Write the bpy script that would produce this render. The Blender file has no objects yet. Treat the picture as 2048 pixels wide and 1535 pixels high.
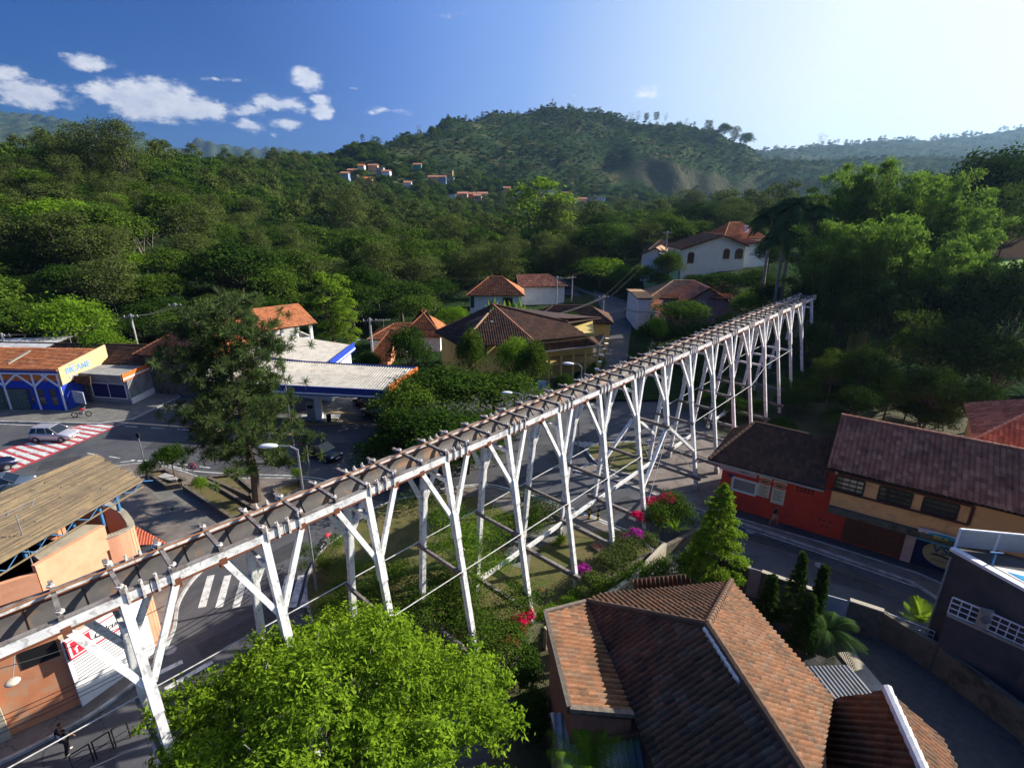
import bpy, bmesh, math, random
import numpy as np
from mathutils import Vector, Matrix
rad = math.radians
sc = bpy.context.scene
C = bpy.context.collection
# ------------------------------------------------------------------ camera, sky, sun, exposure
FPX, PITCH, ROLL, H = 1070.0, rad(18.97), rad(0.3), 22.8
SUN_AZ, SUN_EL = 70.0, 29.0
cam = bpy.data.objects.new('camera', bpy.data.cameras.new('camera')); C.objects.link(cam)
cam.location = (0, 0, H)
cam.rotation_euler = (Matrix.Rotation(math.pi/2 - PITCH, 3, 'X') @ Matrix.Rotation(ROLL, 3, 'Z')).to_euler()
cam.data.sensor_width = 36; cam.data.lens = FPX/2048*36
cam.data.clip_end = 30000; cam.data.clip_start = .2
sc.camera = cam
sc.view_settings.view_transform = 'Standard'; sc.view_settings.look = 'None'
sc.view_settings.gamma = 1; sc.view_settings.exposure = 1.1
sc.cycles.use_denoising = True
sc.cycles.max_bounces = 6; sc.cycles.diffuse_bounces = 3; sc.cycles.transmission_bounces = 4
sc.cycles.volume_bounces = 0; sc.cycles.transparent_max_bounces = 8
sc.cycles.sample_clamp_indirect = 4.0

class NT:
    """small node tree writer"""
    def __init__(s, tree): s.t = tree; s.n = tree.nodes; s.l = tree.links
    def node(s, typ, ins=None, **kw):
        nd = s.n.new(typ)
        for k, v in kw.items(): setattr(nd, k, v)
        for k, v in (ins or {}).items():
            if hasattr(v, 'is_output'): s.l.new(v, nd.inputs[k])
            else: nd.inputs[k].default_value = v
        return nd
    def math(s, op, a, b=0.0, c=0.0, clamp=False):
        return s.node('ShaderNodeMath', {0: a, 1: b, 2: c}, operation=op, use_clamp=clamp).outputs[0]
    def mix(s, f, a, b, mode='MIX'):
        nd = s.node('ShaderNodeMix', None, data_type='RGBA', blend_type=mode)
        for i, v in ((0, f), (6, a), (7, b)):
            if hasattr(v, 'is_output'): s.l.new(v, nd.inputs[i])
            else: nd.inputs[i].default_value = v if i == 0 else ((*v, 1) if len(v) == 3 else v)
        return nd.outputs[2]
    def noise(s, scale, detail=3, rough=.55, vec=None, out=0, dist=0.0):
        i = {'Scale': scale, 'Detail': detail, 'Roughness': rough, 'Distortion': dist}
        if vec is not None: i['Vector'] = vec
        return s.node('ShaderNodeTexNoise', i).outputs[out]
    def ramp(s, f, stops):
        nd = s.node('ShaderNodeValToRGB', {0: f}); e = nd.color_ramp.elements
        while len(e) < len(stops): e.new(.5)
        for k, (p, c) in enumerate(stops):
            e[k].position = p; e[k].color = (*c, 1) if len(c) == 3 else c
        return nd.outputs[0]

# direction of a pixel of the photograph; used only to work out real positions
def ray(x, y):
    X, Y = x-1024, y-767.5
    cr, sr = math.cos(ROLL), math.sin(ROLL)
    u = (cr*X+sr*Y)/FPX; v = (-sr*X+cr*Y)/FPX
    c, s = math.cos(PITCH), math.sin(PITCH)
    return Vector((u, c-v*s, -s-v*c))
def G(x, y, z=0.0):
    r = ray(x, y); t = (z-H)/r.z; return Vector((r.x*t, r.y*t, z))
def D(x, y, Y):
    r = ray(x, y); t = Y/r.y; return Vector((r.x*t, Y, H+r.z*t))
def proj(p):
    c, s = math.cos(PITCH), math.sin(PITCH); X, Y, Z = p[0], p[1], p[2]-H
    fz = Y*c-Z*s; up = Y*s+Z*c; x = FPX*X/fz; y = -FPX*up/fz
    cr, sr = math.cos(ROLL), math.sin(ROLL)
    return (1024+cr*x-sr*y, 767.5+sr*x+cr*y)
def zat(p, row):
    lo, hi = -30.0, min(400.0, H+2.5*p[1])
    for _ in range(50):
        m = (lo+hi)/2
        if proj((p[0], p[1], m))[1] > row: lo = m
        else: hi = m
    return lo

# world: Nishita sky and clouds given by direction
W = bpy.data.worlds.new("World"); sc.world = W; W.use_nodes = True
w = NT(W.node_tree); w.n.clear()
sky = w.node('ShaderNodeTexSky', sky_type='NISHITA'); sky.sun_disc = False
sky.sun_elevation = rad(SUN_EL); sky.sun_rotation = rad(SUN_AZ)
sky.altitude = 800; sky.air_density = 1.0; sky.dust_density = 1.4; sky.ozone_density = 3.5
gm_ = w.node('ShaderNodeGamma', {0: sky.outputs[0], 1: 1.6})
hs = w.node('ShaderNodeHueSaturation', {'Saturation': 1.5, 'Value': .27, 'Color': gm_.outputs[0]})
tc = w.node('ShaderNodeTexCoord')
sep = w.node('ShaderNodeSeparateXYZ', {0: tc.outputs['Generated']})
az = w.math('MULTIPLY', w.math('ARCTAN2', sep.outputs[0], sep.outputs[1]), 57.2958)
el = w.math('MULTIPLY', w.math('ARCSINE', sep.outputs[2]), 57.2958)
def dirdeg(x, y):
    r = ray(x, y).normalized(); return math.degrees(math.atan2(r.x, r.y)), math.degrees(math.asin(r.z))
clouds = [(60,190,125,44,1.2),(10,150,60,28,1.),(170,120,62,26,1.),(300,195,125,62,1.4),(375,218,115,42,1.3),(225,188,100,32,1.1),(615,160,48,28,1.2),
          (495,220,44,20,1.),(560,205,75,24,1.1),(642,195,28,18,1.),(645,218,32,24,1.2),(495,252,48,19,1.),(572,245,45,18,1.),
          (545,266,16,7,.7),(1295,185,44,18,.9),(1640,150,60,24,.6),(1720,190,150,20,.55),(1900,215,160,18,.5),(430,155,90,8,.4),(780,222,90,10,.45),
          (905,25,60,14,.35),(700,172,26,9,.4),(1150,190,22,7,.5),(1430,190,20,8,.45)]
acc = None
px = w.node('ShaderNodeCombineXYZ', {0: az, 1: w.math('MULTIPLY', el, 1.8)}).outputs[0]
nz = w.noise(.5, 10, .68, px); nz2 = w.noise(.16, 4, .5, px, out=1)
wob = w.node('ShaderNodeVectorMath', {0: nz2, 1: (.5, .5, .5)}, operation='SUBTRACT')
wob = w.node('ShaderNodeVectorMath', {0: wob.outputs[0], 3: 1.6}, operation='SCALE')
pos = w.node('ShaderNodeCombineXYZ', {0: az, 1: el})
pos = w.node('ShaderNodeVectorMath', {0: pos.outputs[0], 1: wob.outputs[0]}, operation='ADD').outputs[0]
for (cx, cy, rx, ry, st) in clouds:
    a0, e0 = dirdeg(cx, cy); a1, _ = dirdeg(cx+rx, cy); _, e1 = dirdeg(cx, cy-ry)
    d = w.node('ShaderNodeVectorMath', {0: pos, 1: (-a0, -e0, 0)}, operation='ADD')
    d = w.node('ShaderNodeVectorMath', {0: d.outputs[0], 1: (1/abs(a1-a0), 1/abs(e1-e0), 0)}, operation='MULTIPLY')
    ln = w.node('ShaderNodeVectorMath', {0: d.outputs[0]}, operation='LENGTH').outputs['Value']
    v = w.math('MULTIPLY', w.math('SUBTRACT', 1.0, ln, clamp=True), st)
    acc = v if acc is None else w.math('MAXIMUM', acc, v)
cl = w.math('ADD', acc, w.math('MULTIPLY', w.math('SUBTRACT', nz, .55), 2.1))
cl = w.math('MULTIPLY', w.math('GREATER_THAN', acc, 0.0), w.node('ShaderNodeMapRange', {0: cl, 1: .0, 2: .7, 3: 0.0, 4: .95}, interpolation_type='SMOOTHERSTEP').outputs[0])
cl = w.math('MULTIPLY', cl, w.node('ShaderNodeMapRange', {0: acc, 1: .0, 2: .22}).outputs[0])
ccol = w.mix(w.node('ShaderNodeMapRange', {0: nz, 1: .35, 2: .7}).outputs[0], (5.6, 6.1, 7.3), (9, 9, 9.2))
sdv = (math.sin(rad(SUN_AZ))*math.cos(rad(SUN_EL)), math.cos(rad(SUN_AZ))*math.cos(rad(SUN_EL)), math.sin(rad(SUN_EL)))
dt = w.node('ShaderNodeVectorMath', {0: tc.outputs['Generated'], 1: sdv}, operation='DOT_PRODUCT').outputs['Value']
gf = w.math('POWER', w.node('ShaderNodeMapRange', {0: dt, 1: .02, 2: .88, 3: 0.0, 4: 1.0}).outputs[0], 1.25)   # bright veil round the sun
hzn = w.node('ShaderNodeMapRange', {0: el, 1: 26.0, 2: 1.0, 3: 0.0, 4: .32}).outputs[0]
gf = w.math('MINIMUM', w.math('ADD', gf, w.math('MULTIPLY', hzn, w.node('ShaderNodeMapRange', {0: dt, 1: -.35, 2: .4}).outputs[0])), .97)
gcol = w.ramp(gf, [(0.0, (.008, .07, .38)), (.3, (.085, .22, .68)), (.55, (.24, .42, .9)), (.8, (.66, .8, 1.0)), (1.0, (.97, .98, 1))])
gcol = w.node('ShaderNodeVectorMath', {0: gcol, 3: 8.0}, operation='SCALE').outputs[0]
skyc = w.mix(w.node('ShaderNodeMapRange', {0: gf, 1: .0, 2: .3, 3: .55, 4: 1.0}).outputs[0], hs.outputs[0], gcol)
wc = w.mix(cl, skyc, ccol)
bg = w.node('ShaderNodeBackground', {'Color': wc, 'Strength': 0.056})
w.node('ShaderNodeOutputWorld', {0: bg.outputs[0]})

sun = bpy.data.lights.new('sun', 'SUN'); sun.energy = 5.0; sun.angle = rad(.53); sun.color = (1, .93, .8)
so = bpy.data.objects.new('sun', sun); C.objects.link(so)
sd = Vector((math.sin(rad(SUN_AZ))*math.cos(rad(SUN_EL)), math.cos(rad(SUN_AZ))*math.cos(rad(SUN_EL)), math.sin(rad(SUN_EL))))
so.rotation_euler = sd.to_track_quat('Z', 'Y').to_euler(); so.location = sd*200

# ------------------------------------------------------------------ materials
MATS = {}
def mat(name, c, c2=None, rough=.85, scale=1.5, amt=1.0, stain=None, stain_amt=.5, stain_scale=.7, metal=0.0, bump=0.0, bscale=20, spec=.3, fine=.12):
    """plain rough surface: two tones mixed by noise, patches of dirt with a shape of their own"""
    if name in MATS: return MATS[name]
    m = bpy.data.materials.new(name); m.use_nodes = True; t = NT(m.node_tree)
    b = t.n['Principled BSDF']; tcn = t.node('ShaderNodeTexCoord').outputs['Object']
    c2 = c2 or tuple(x*.8 for x in c)
    f = t.node('ShaderNodeMapRange', {0: t.noise(scale, 5, .6, tcn), 1: .35, 2: .65}).outputs[0]
    col = t.mix(t.math('MULTIPLY', f, amt), c, c2)
    if stain:
        s = t.node('ShaderNodeMapRange', {0: t.noise(stain_scale, 6, .68, tcn, dist=.6), 1: .52, 2: .62}).outputs[0]
        col = t.mix(t.math('MULTIPLY', s, stain_amt), col, stain)
    g = t.noise(scale*14, 3, .6, tcn)
    col = t.mix(fine, col, t.mix(g, (0, 0, 0), (1, 1, 1)), 'OVERLAY') if fine else col
    t.l.new(col, b.inputs['Base Color'])
    b.inputs['Roughness'].default_value = rough; b.inputs['Metallic'].default_value = metal
    b.inputs['Specular IOR Level'].default_value = spec
    if bump:
        bn = t.node('ShaderNodeBump', {'Height': t.noise(bscale, 4, .6, tcn), 'Strength': bump, 'Distance': .02})
        t.l.new(bn.outputs[0], b.inputs['Normal'])
    MATS[name] = m; return m
def glass(name='window_glass', c=(.02, .025, .03)):
    if name in MATS: return MATS[name]
    m = bpy.data.materials.new(name); m.use_nodes = True; b = m.node_tree.nodes['Principled BSDF']
    b.inputs['Base Color'].default_value = (*c, 1); b.inputs['Roughness'].default_value = .08; b.inputs['Specular IOR Level'].default_value = .7
    MATS[name] = m; return m
def tilemat(name, tones, moss=(.07, .06, .05), moss_amt=.6, rough=.85):
    """clay tiles: each tile its own tone (u, v of the UV map count tiles), lichen in patches"""
    if name in MATS: return MATS[name]
    m = bpy.data.materials.new(name); m.use_nodes = True; t = NT(m.node_tree); b = t.n['Principled BSDF']
    uv = t.node('ShaderNodeUVMap').outputs[0]; s = t.node('ShaderNodeSeparateXYZ', {0: uv})
    fl = t.node('ShaderNodeCombineXYZ', {0: t.math('FLOOR', s.outputs[0]), 1: t.math('FLOOR', s.outputs[1])})
    wn = t.node('ShaderNodeTexWhiteNoise', {0: fl.outputs[0]}, noise_dimensions='2D').outputs['Value']
    n = len(tones); col = t.ramp(wn, [(i/(n-1), c) for i, c in enumerate(tones)])
    ob = t.node('ShaderNodeTexCoord').outputs['Object']
    k = t.node('ShaderNodeMapRange', {0: t.noise(.8, 8, .72, ob), 1: .47, 2: .66}).outputs[0]
    col = t.mix(t.math('MULTIPLY', k, moss_amt), col, moss)
    col = t.mix(.25, col, t.ramp(t.noise(9, 4, .7, ob), [(.3, (.1, .1, .1)), (.7, (.9, .9, .9))]), 'OVERLAY')
    t.l.new(col, b.inputs['Base Color']); b.inputs['Roughness'].default_value = rough; b.inputs['Specular IOR Level'].default_value = .2
    MATS[name] = m; return m
def leafmat(name, dark, light, trans=.32, hue=.25):
    if name in MATS: return MATS[name]
    m = bpy.data.materials.new(name); m.use_nodes = True; t = NT(m.node_tree); t.n.clear()
    tint = t.node('ShaderNodeAttribute', attribute_name='tint').outputs['Fac']
    oi = t.node('ShaderNodeObjectInfo').outputs['Random']
    f = t.math('ADD', t.math('MULTIPLY', tint, 1-hue), t.math('MULTIPLY', oi, hue))
    col = t.mix(f, dark, light)
    d = t.node('ShaderNodeBsdfDiffuse', {0: col}); tr = t.node('ShaderNodeBsdfTranslucent', {0: t.mix(.5, col, tuple(min(1, x*1.7) for x in light))})
    s1 = t.node('ShaderNodeMixShader', {0: trans, 1: d.outputs[0], 2: tr.outputs[0]})
    t.node('ShaderNodeOutputMaterial', {0: s1.outputs[0]}); MATS[name] = m; return m

M = dict(
 asphalt=mat('asphalt', (.055,.057,.066), (.08,.08,.088), .92, .35, 1, (.035,.036,.042), .6, .25, bump=.3, bscale=60, fine=.3),
 asphalt_old=mat('asphalt_old', (.085,.083,.09), (.12,.115,.115), .93, .5, 1, (.06,.06,.065), .5, .4, fine=.3),
 pave=mat('pavement', (.2,.165,.145), (.13,.11,.10), .95, .8, 1, (.09,.075,.065), .6, .6, bump=.4, bscale=25, fine=.25),
 pavegrey=mat('pavement_grey', (.17,.165,.15), (.12,.115,.11), .95, 1.2, 1, (.09,.085,.075), .5, .9, fine=.25),
 cobble=mat('cobble', (.05,.047,.045), (.075,.07,.065), .95, 3, 1, (.05,.05,.045), .6, .8, bump=.6, bscale=12),
 kerb=mat('kerb_stone', (.42,.42,.42), (.25,.25,.25), .9, 2, 1, (.12,.12,.12), .5, 2),
 line=mat('road_paint', (.62,.62,.6), (.42,.42,.42), .8, 2.5, 1, (.14,.14,.15), .75, 2.2),
 redline=mat('red_road_paint', (.42,.05,.06), (.3,.04,.05), .85, 2, 1, (.12,.07,.07), .6, 2),
 yline=mat('yellow_paint', (.62,.42,.04), (.5,.33,.05), .8, 2),
 grass=mat('grass_ground', (.06,.07,.018), (.12,.1,.035), 1, .8, 1, (.13,.09,.045), .8, .5, bump=.5, bscale=40, fine=.4),
 soil=mat('soil', (.075,.06,.035), (.045,.055,.02), 1, .7, 1, (.03,.035,.015), .6, .5, fine=.3),
 white=mat('white_wood', (.75,.75,.74), (.58,.585,.59), .75, 2.2, 1, (.16,.13,.11), .55, 3.2, bump=.3, bscale=14, fine=.2),
 oldwood=mat('grey_wood', (.13,.105,.095), (.24,.22,.21), .9, 3, 1, (.06,.045,.04), .6, 2.5, bump=.5, bscale=15, fine=.3),
 redwood=mat('red_wood', (.2,.065,.03), (.13,.05,.03), .85, 3, 1, (.05,.03,.025), .4, 2),
 rust=mat('rusty_orange', (.33,.14,.055), (.22,.09,.04), .85, 4, 1, (.1,.05,.03), .5, 2),
 flume=mat('flume_iron', (.10,.09,.085), (.075,.07,.07), .65, 2, 1, (.24,.12,.05), .6, .9, metal=.15),
 steel=mat('grey_steel', (.35,.36,.38), (.25,.26,.28), .5, 4, metal=.5),
 rod=mat('white_rod', (.6,.6,.6), (.4,.38,.36), .6, 4),
 bolt=mat('white_bolt', (.7,.68,.66), (.4,.33,.28), .6, 9),
 pole=mat('concrete_pole', (.4,.39,.37), (.28,.27,.26), .9, 3, 1, (.15,.14,.13), .4, 1.5),
 cable=mat('cable', (.03,.03,.03), rough=.6), wirelight=mat('light_cable', (.55,.47,.38), (.35,.3,.27), .6), wiregrey=mat('grey_cable', (.12,.12,.12), rough=.7),
 bark=mat('bark', (.13,.1,.075), (.07,.055,.045), .95, 5, bump=.6, bscale=20), greybark=mat('grey_bark', (.24,.21,.18), (.14,.12,.1), .95, 4), palebark=mat('pale_bark', (.42,.38,.32), (.25,.22,.19), .9, 4),
 pink=mat('pink_plaster', (.72,.36,.22), (.66,.31,.19), .9, 1, 1, (.5,.22,.12), .35, .8),
 pinkold=mat('old_pink_plaster', (.6,.25,.12), (.52,.2,.1), .92, 1.4, 1, (.4,.33,.24), .5, 1.1),
 whitewall=mat('white_plaster', (.74,.74,.72), (.66,.66,.65), .9, 1.2, 1, (.45,.42,.38), .3, .9),
 ledge=mat('concrete_ledge', (.42,.37,.29), (.33,.29,.23), .92, 1.5, 1, (.2,.17,.13), .4, 1.2),
 bluewall=mat('blue_plaster', (.015,.055,.42), (.012,.04,.33), .85, 1.5),
 orange=mat('orange_paint', (.6,.16,.035), (.5,.12,.03), .8, 2), cream=mat('cream_plaster', (.66,.47,.24), (.56,.39,.2), .9, 1.5, 1, (.5,.36,.2), .4, 1.4),
 redwall=mat('red_plaster', (.6,.06,.03), (.5,.045,.03), .9, 1.1, 1, (.3,.04,.04), .5, .7),
 ochre=mat('ochre_plaster', (.95,.5,.2), (.86,.44,.17), .9, 1.1, 1, (.42,.22,.1), .4, .7),
 yellow=mat('yellow_plaster', (.55,.42,.14), (.47,.34,.11), .9, 1.1, 1, (.3,.22,.1), .4, .8),
 greywall=mat('grey_render', (.085,.078,.08), (.055,.052,.055), .95, .9, 1, (.05,.045,.045), .6, .7),
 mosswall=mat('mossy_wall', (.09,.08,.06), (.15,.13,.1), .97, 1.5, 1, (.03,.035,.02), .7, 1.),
 stone=mat('planter_stone', (.15,.12,.095), (.1,.085,.07), .95, 5, 1, (.06,.05,.04), .6, 3, bump=.8, bscale=8),
 darkwood=mat('dark_wood', (.05,.028,.018), (.035,.02,.015), .7, 4), brownwood=mat('brown_shutter', (.14,.05,.03), (.1,.035,.02), .75, 4),
 corr=mat('fibre_cement', (.42,.39,.34), (.34,.31,.27), .92, 1.3, 1, (.2,.18,.15), .5, 1.0), corrgrey=mat('grey_sheet', (.22,.215,.21), (.16,.155,.15), .9, 1.2, 1, (.1,.1,.1), .5, 1.1),
 zinc=mat('zinc_sheet', (.5,.5,.52), (.36,.36,.38), .5, 1, 1, (.2,.18,.17), .4, 1, metal=.4), straw=mat('bamboo_roof', (.23,.165,.095), (.15,.115,.072), .95, 1.5, 1, (.12,.1,.08), .65, 1.2, fine=.35),
 bluemetal=mat('blue_paint', (.06,.2,.42), (.04,.15,.33), .6, 5), bluesign=mat('blue_fascia', (.012,.035,.22), (.01,.03,.18), .5, 3), navy=mat('navy_panel', (.012,.015,.09), (.01,.012,.07), .6, 2),
 redsign=mat('red_sign', (.72,.03,.06), (.65,.03,.05), .6, 2), whitepaint=mat('white_paint', (.78,.78,.78), (.68,.68,.7), .6, 3), black=mat('black', (.012,.012,.014), rough=.7),
 lampwhite=mat('lamp_housing', (.75,.76,.78), rough=.4), teal=mat('teal_paint', (.04,.28,.26), (.03,.2,.2), .8, 2), awning=mat('pink_awning', (.55,.2,.13), (.48,.16,.1), .8, 3),
 skin=mat('skin', (.3,.15,.09), rough=.6, fine=0), hair=mat('hair', (.012,.01,.01), rough=.6), shirt=mat('black_shirt', (.012,.013,.017), rough=.9), trousers=mat('dark_trousers', (.018,.018,.024), rough=.9),
 pool=mat('pool_water', (.02,.3,.55), (.02,.25,.5), .15, 2), tyre=mat('tyre', (.015,.015,.015), rough=.9), plastic=mat('cream_plastic', (.6,.55,.45), rough=.5),
)
TONES_ORANGE = [(.42,.14,.05), (.33,.1,.04), (.5,.2,.08), (.26,.09,.045)]
def crackle(m, sc_, w_, amt, c):
    t = NT(m.node_tree); b = t.n['Principled BSDF']; src = b.inputs['Base Color'].links[0].from_socket; ob = t.node('ShaderNodeTexCoord').outputs['Object']
    wv = t.node('ShaderNodeVectorMath', {0: ob, 1: t.node('ShaderNodeVectorMath', {0: t.noise(1.2, 4, .6, ob, out=1), 3: 1.3}, operation='SCALE').outputs[0]}, operation='ADD').outputs[0]
    vo = t.node('ShaderNodeTexVoronoi', {'Vector': wv, 'Scale': sc_}, feature='DISTANCE_TO_EDGE').outputs[0]
    k = t.math('MULTIPLY', t.math('LESS_THAN', vo, w_), t.node('ShaderNodeMapRange', {0: t.noise(.12, 3, .5, ob), 1: .48, 2: .6}).outputs[0]); st = t.node('ShaderNodeMapRange', {0: t.noise(.5, 7, .75, ob), 1: .6, 2: .75}).outputs[0]
    col = t.mix(t.math('MULTIPLY', k, amt), src, c); t.l.new(t.mix(t.math('MULTIPLY', st, .35), col, (.13, .12, .115)), b.inputs['Base Color'])
crackle(M['asphalt'], .35, .012, .8, (.02, .02, .022)); crackle(M['pave'], .8, .018, .7, (.05, .045, .04)); crackle(M['pavegrey'], 1.1, .02, .7, (.05, .045, .04))
T = dict(
 orange=tilemat('orange_tiles', [(.48,.16,.055), (.38,.12,.05), (.52,.21,.09), (.29,.1,.05)], moss_amt=.5),
 old=tilemat('weathered_tiles', [(.185,.085,.045), (.15,.07,.037), (.215,.105,.058), (.115,.06,.036), (.17,.105,.07)], (.055,.04,.028), .85),
 shade=tilemat('shaded_mossy_tiles', [(.2,.1,.065), (.14,.075,.05), (.26,.13,.08), (.11,.065,.05), (.22,.15,.11)], (.045,.04,.035), .8),  # shaded copy of the weathered tiles: the sunless slope's shade set in the tones
 dark=tilemat('dark_tiles', [(.11,.055,.035), (.08,.042,.03), (.15,.075,.045), (.06,.035,.03)], (.035,.03,.026), .5),
 red=tilemat('dark_red_tiles', [(.5,.2,.12), (.37,.14,.085), (.62,.29,.18), (.28,.1,.065)], (.1,.055,.04), .6),
 pale=tilemat('pale_tiles', [(.42,.27,.16), (.34,.21,.12), (.48,.33,.2), (.3,.16,.1)], (.15,.1,.07), .5),
)
# ------------------------------------------------------------------ mesh helpers
WLOC = {}
def tag(o, label=None, cat=None, group=None, kind=None):
    if label: o['label'] = label
    if cat: o['category'] = cat
    if group: o['group'] = group
    if kind: o['kind'] = kind
    return o
def thing(name, label, cat, loc=(0, 0, 0), group=None):
    o = bpy.data.objects.new(name, None); C.objects.link(o); o.empty_display_size = .3
    o.location = loc; WLOC[o] = Vector(loc); return tag(o, label, cat, group)
def node(name, parent, loc=None):
    o = bpy.data.objects.new(name, None); C.objects.link(o); o.parent = parent
    wl = Vector(loc) if loc is not None else WLOC[parent]; o.location = wl-WLOC[parent]; WLOC[o] = wl; return o
class MB:
    def __init__(s): s.v = []; s.f = []; s.m = []; s.mats = []
    def mi(s, m):
        if m is None: return 0
        if m not in s.mats: s.mats.append(m)
        return s.mats.index(m)
    def add(s, vs, fs, m=None):
        k = len(s.v); i = s.mi(m); s.v += [tuple(p) for p in vs]
        for f in fs: s.f.append(tuple(k+a for a in f)); s.m.append(i)
        return s
    def prism(s, poly, z0, z1, m=None):
        n = len(poly); lo = [(p[0], p[1], z0 if not callable(z0) else z0(p)) for p in poly]; hi = [(p[0], p[1], z1 if not callable(z1) else z1(p)) for p in poly]
        ar = sum(poly[i][0]*poly[(i+1) % n][1]-poly[(i+1) % n][0]*poly[i][1] for i in range(n))
        if ar < 0: lo.reverse(); hi.reverse()
        return s.add(lo+hi, [tuple(range(n-1, -1, -1)), tuple(range(n, 2*n))]+[(i, (i+1) % n, n+(i+1) % n, n+i) for i in range(n)], m)
    def slab(s, pts, th, m=None):
        """3-D polygon with thickness downwards"""
        pts = [Vector(p) for p in pts]; n = len(pts); nn = (pts[1]-pts[0]).cross(pts[2]-pts[0])
        if nn.z < 0: pts.reverse()
        dn = [p-Vector((0, 0, th)) for p in pts]
        return s.add(dn+pts, [tuple(range(n-1, -1, -1)), tuple(range(n, 2*n))]+[(i, (i+1) % n, n+(i+1) % n, n+i) for i in range(n)], m)
    def box(s, c, sz, m=None, rz=0.0):
        cx, cy, cz = c; hx, hy, hz = sz[0]/2, sz[1]/2, sz[2]/2; co, si = math.cos(rz), math.sin(rz)
        return s.prism([(cx+x*co-y*si, cy+x*si+y*co) for x, y in ((-hx, -hy), (hx, -hy), (hx, hy), (-hx, hy))], cz-hz, cz+hz, m)
    def beam(s, a, b, w_, h_, m=None, up=(0, 0, 1)):
        a, b = Vector(a), Vector(b); d = (b-a).normalized(); u = Vector(up)
        if abs(d.dot(u)) > .98: u = Vector((1, 0, 0)) if abs(d.x) < .9 else Vector((0, 1, 0))
        x = d.cross(u).normalized(); y = x.cross(d).normalized()
        q = [(-1, -1), (1, -1), (1, 1), (-1, 1)]
        vs = [p+x*(i*w_/2)+y*(j*h_/2) for p in (a, b) for i, j in q]
        return s.add(vs, [(3, 2, 1, 0), (4, 5, 6, 7), (0, 1, 5, 4), (1, 2, 6, 5), (2, 3, 7, 6), (3, 0, 4, 7)], m)
    def cyl(s, a, b, r0, r1=None, n=8, m=None, caps=True):
        r1 = r0 if r1 is None else r1; a, b = Vector(a), Vector(b); d = (b-a).normalized()
        u = Vector((0, 0, 1)) if abs(d.z) < .95 else Vector((1, 0, 0)); x = d.cross(u).normalized(); y = d.cross(x)
        vs = [p+x*(r*math.cos(6.28318*i/n))+y*(r*math.sin(6.28318*i/n)) for p, r in ((a, r0), (b, r1)) for i in range(n)]
        fs = [(i, n+i, n+(i+1) % n, (i+1) % n) for i in range(n)]
        if caps: fs += [tuple(range(n)), tuple(range(2*n-1, n-1, -1))]
        return s.add(vs, fs, m)
    def path(s, pts, r, n=6, m=None):
        for a, b in zip(pts[:-1], pts[1:]): s.cyl(a, b, r, r, n, m)
        return s
    def ball(s, c, r, m=None, nu=10, nv=6, sq=(1, 1, 1), top=1.0, bot=-1.0):
        vs = []; fs = []
        for j in range(nv+1):
            t = -math.pi/2+math.pi*j/nv; zz = max(bot, min(top, math.sin(t)))
            for i in range(nu):
                a = 2*math.pi*i/nu; vs.append((c[0]+r*sq[0]*math.cos(t)*math.cos(a), c[1]+r*sq[1]*math.cos(t)*math.sin(a), c[2]+r*sq[2]*zz))
        for j in range(nv):
            for i in range(nu): fs.append((j*nu+i, j*nu+(i+1) % nu, (j+1)*nu+(i+1) % nu, (j+1)*nu+i))
        return s.add(vs, fs, m)
    def build(s, name, m=None, parent=None, origin=None, smooth=False):
        me = bpy.data.meshes.new(name); off = WLOC[parent] if parent is not None else Vector(origin or (0, 0, 0))
        me.from_pydata([(x-off.x, y-off.y, z-off.z) for x, y, z in s.v], [], s.f)
        if s.mats:
            if m and None: pass
            for q in s.mats: me.materials.append(q)
            me.polygons.foreach_set('material_index', s.m)
        elif m: me.materials.append(m)
        if smooth: me.polygons.foreach_set('use_smooth', [True]*len(me.polygons))
        me.update(); o = bpy.data.objects.new(name, me); C.objects.link(o)
        if parent is not None: o.parent = parent; WLOC[o] = off
        else: o.location = off; WLOC[o] = off
        return o
def struct(name, mb, m=None): return tag(mb.build(name, m), kind='structure')
def mesh_arrays(name, V, F, m, tint=None):
    me = bpy.data.meshes.new(name); k = F.shape[1]
    me.vertices.add(len(V)); me.vertices.foreach_set('co', V.astype(np.float32).ravel())
    me.loops.add(F.size); me.loops.foreach_set('vertex_index', F.astype(np.int32).ravel())
    me.polygons.add(len(F)); me.polygons.foreach_set('loop_start', np.arange(0, F.size, k, dtype=np.int32))
    me.update(calc_edges=True)
    for q in (m if isinstance(m, (list, tuple)) else [m]): me.materials.append(q)
    if tint is not None:
        at = me.attributes.new('tint', 'FLOAT', 'FACE'); at.data.foreach_set('value', tint.astype(np.float32))
    return me
def link(name, me, parent=None, loc=(0, 0, 0)):
    o = bpy.data.objects.new(name, me); C.objects.link(o); o.location = loc
    if parent is not None: o.parent = parent
    return o
def smoothall(o):
    o.data.polygons.foreach_set('use_smooth', [True]*len(o.data.polygons)); return o
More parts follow.
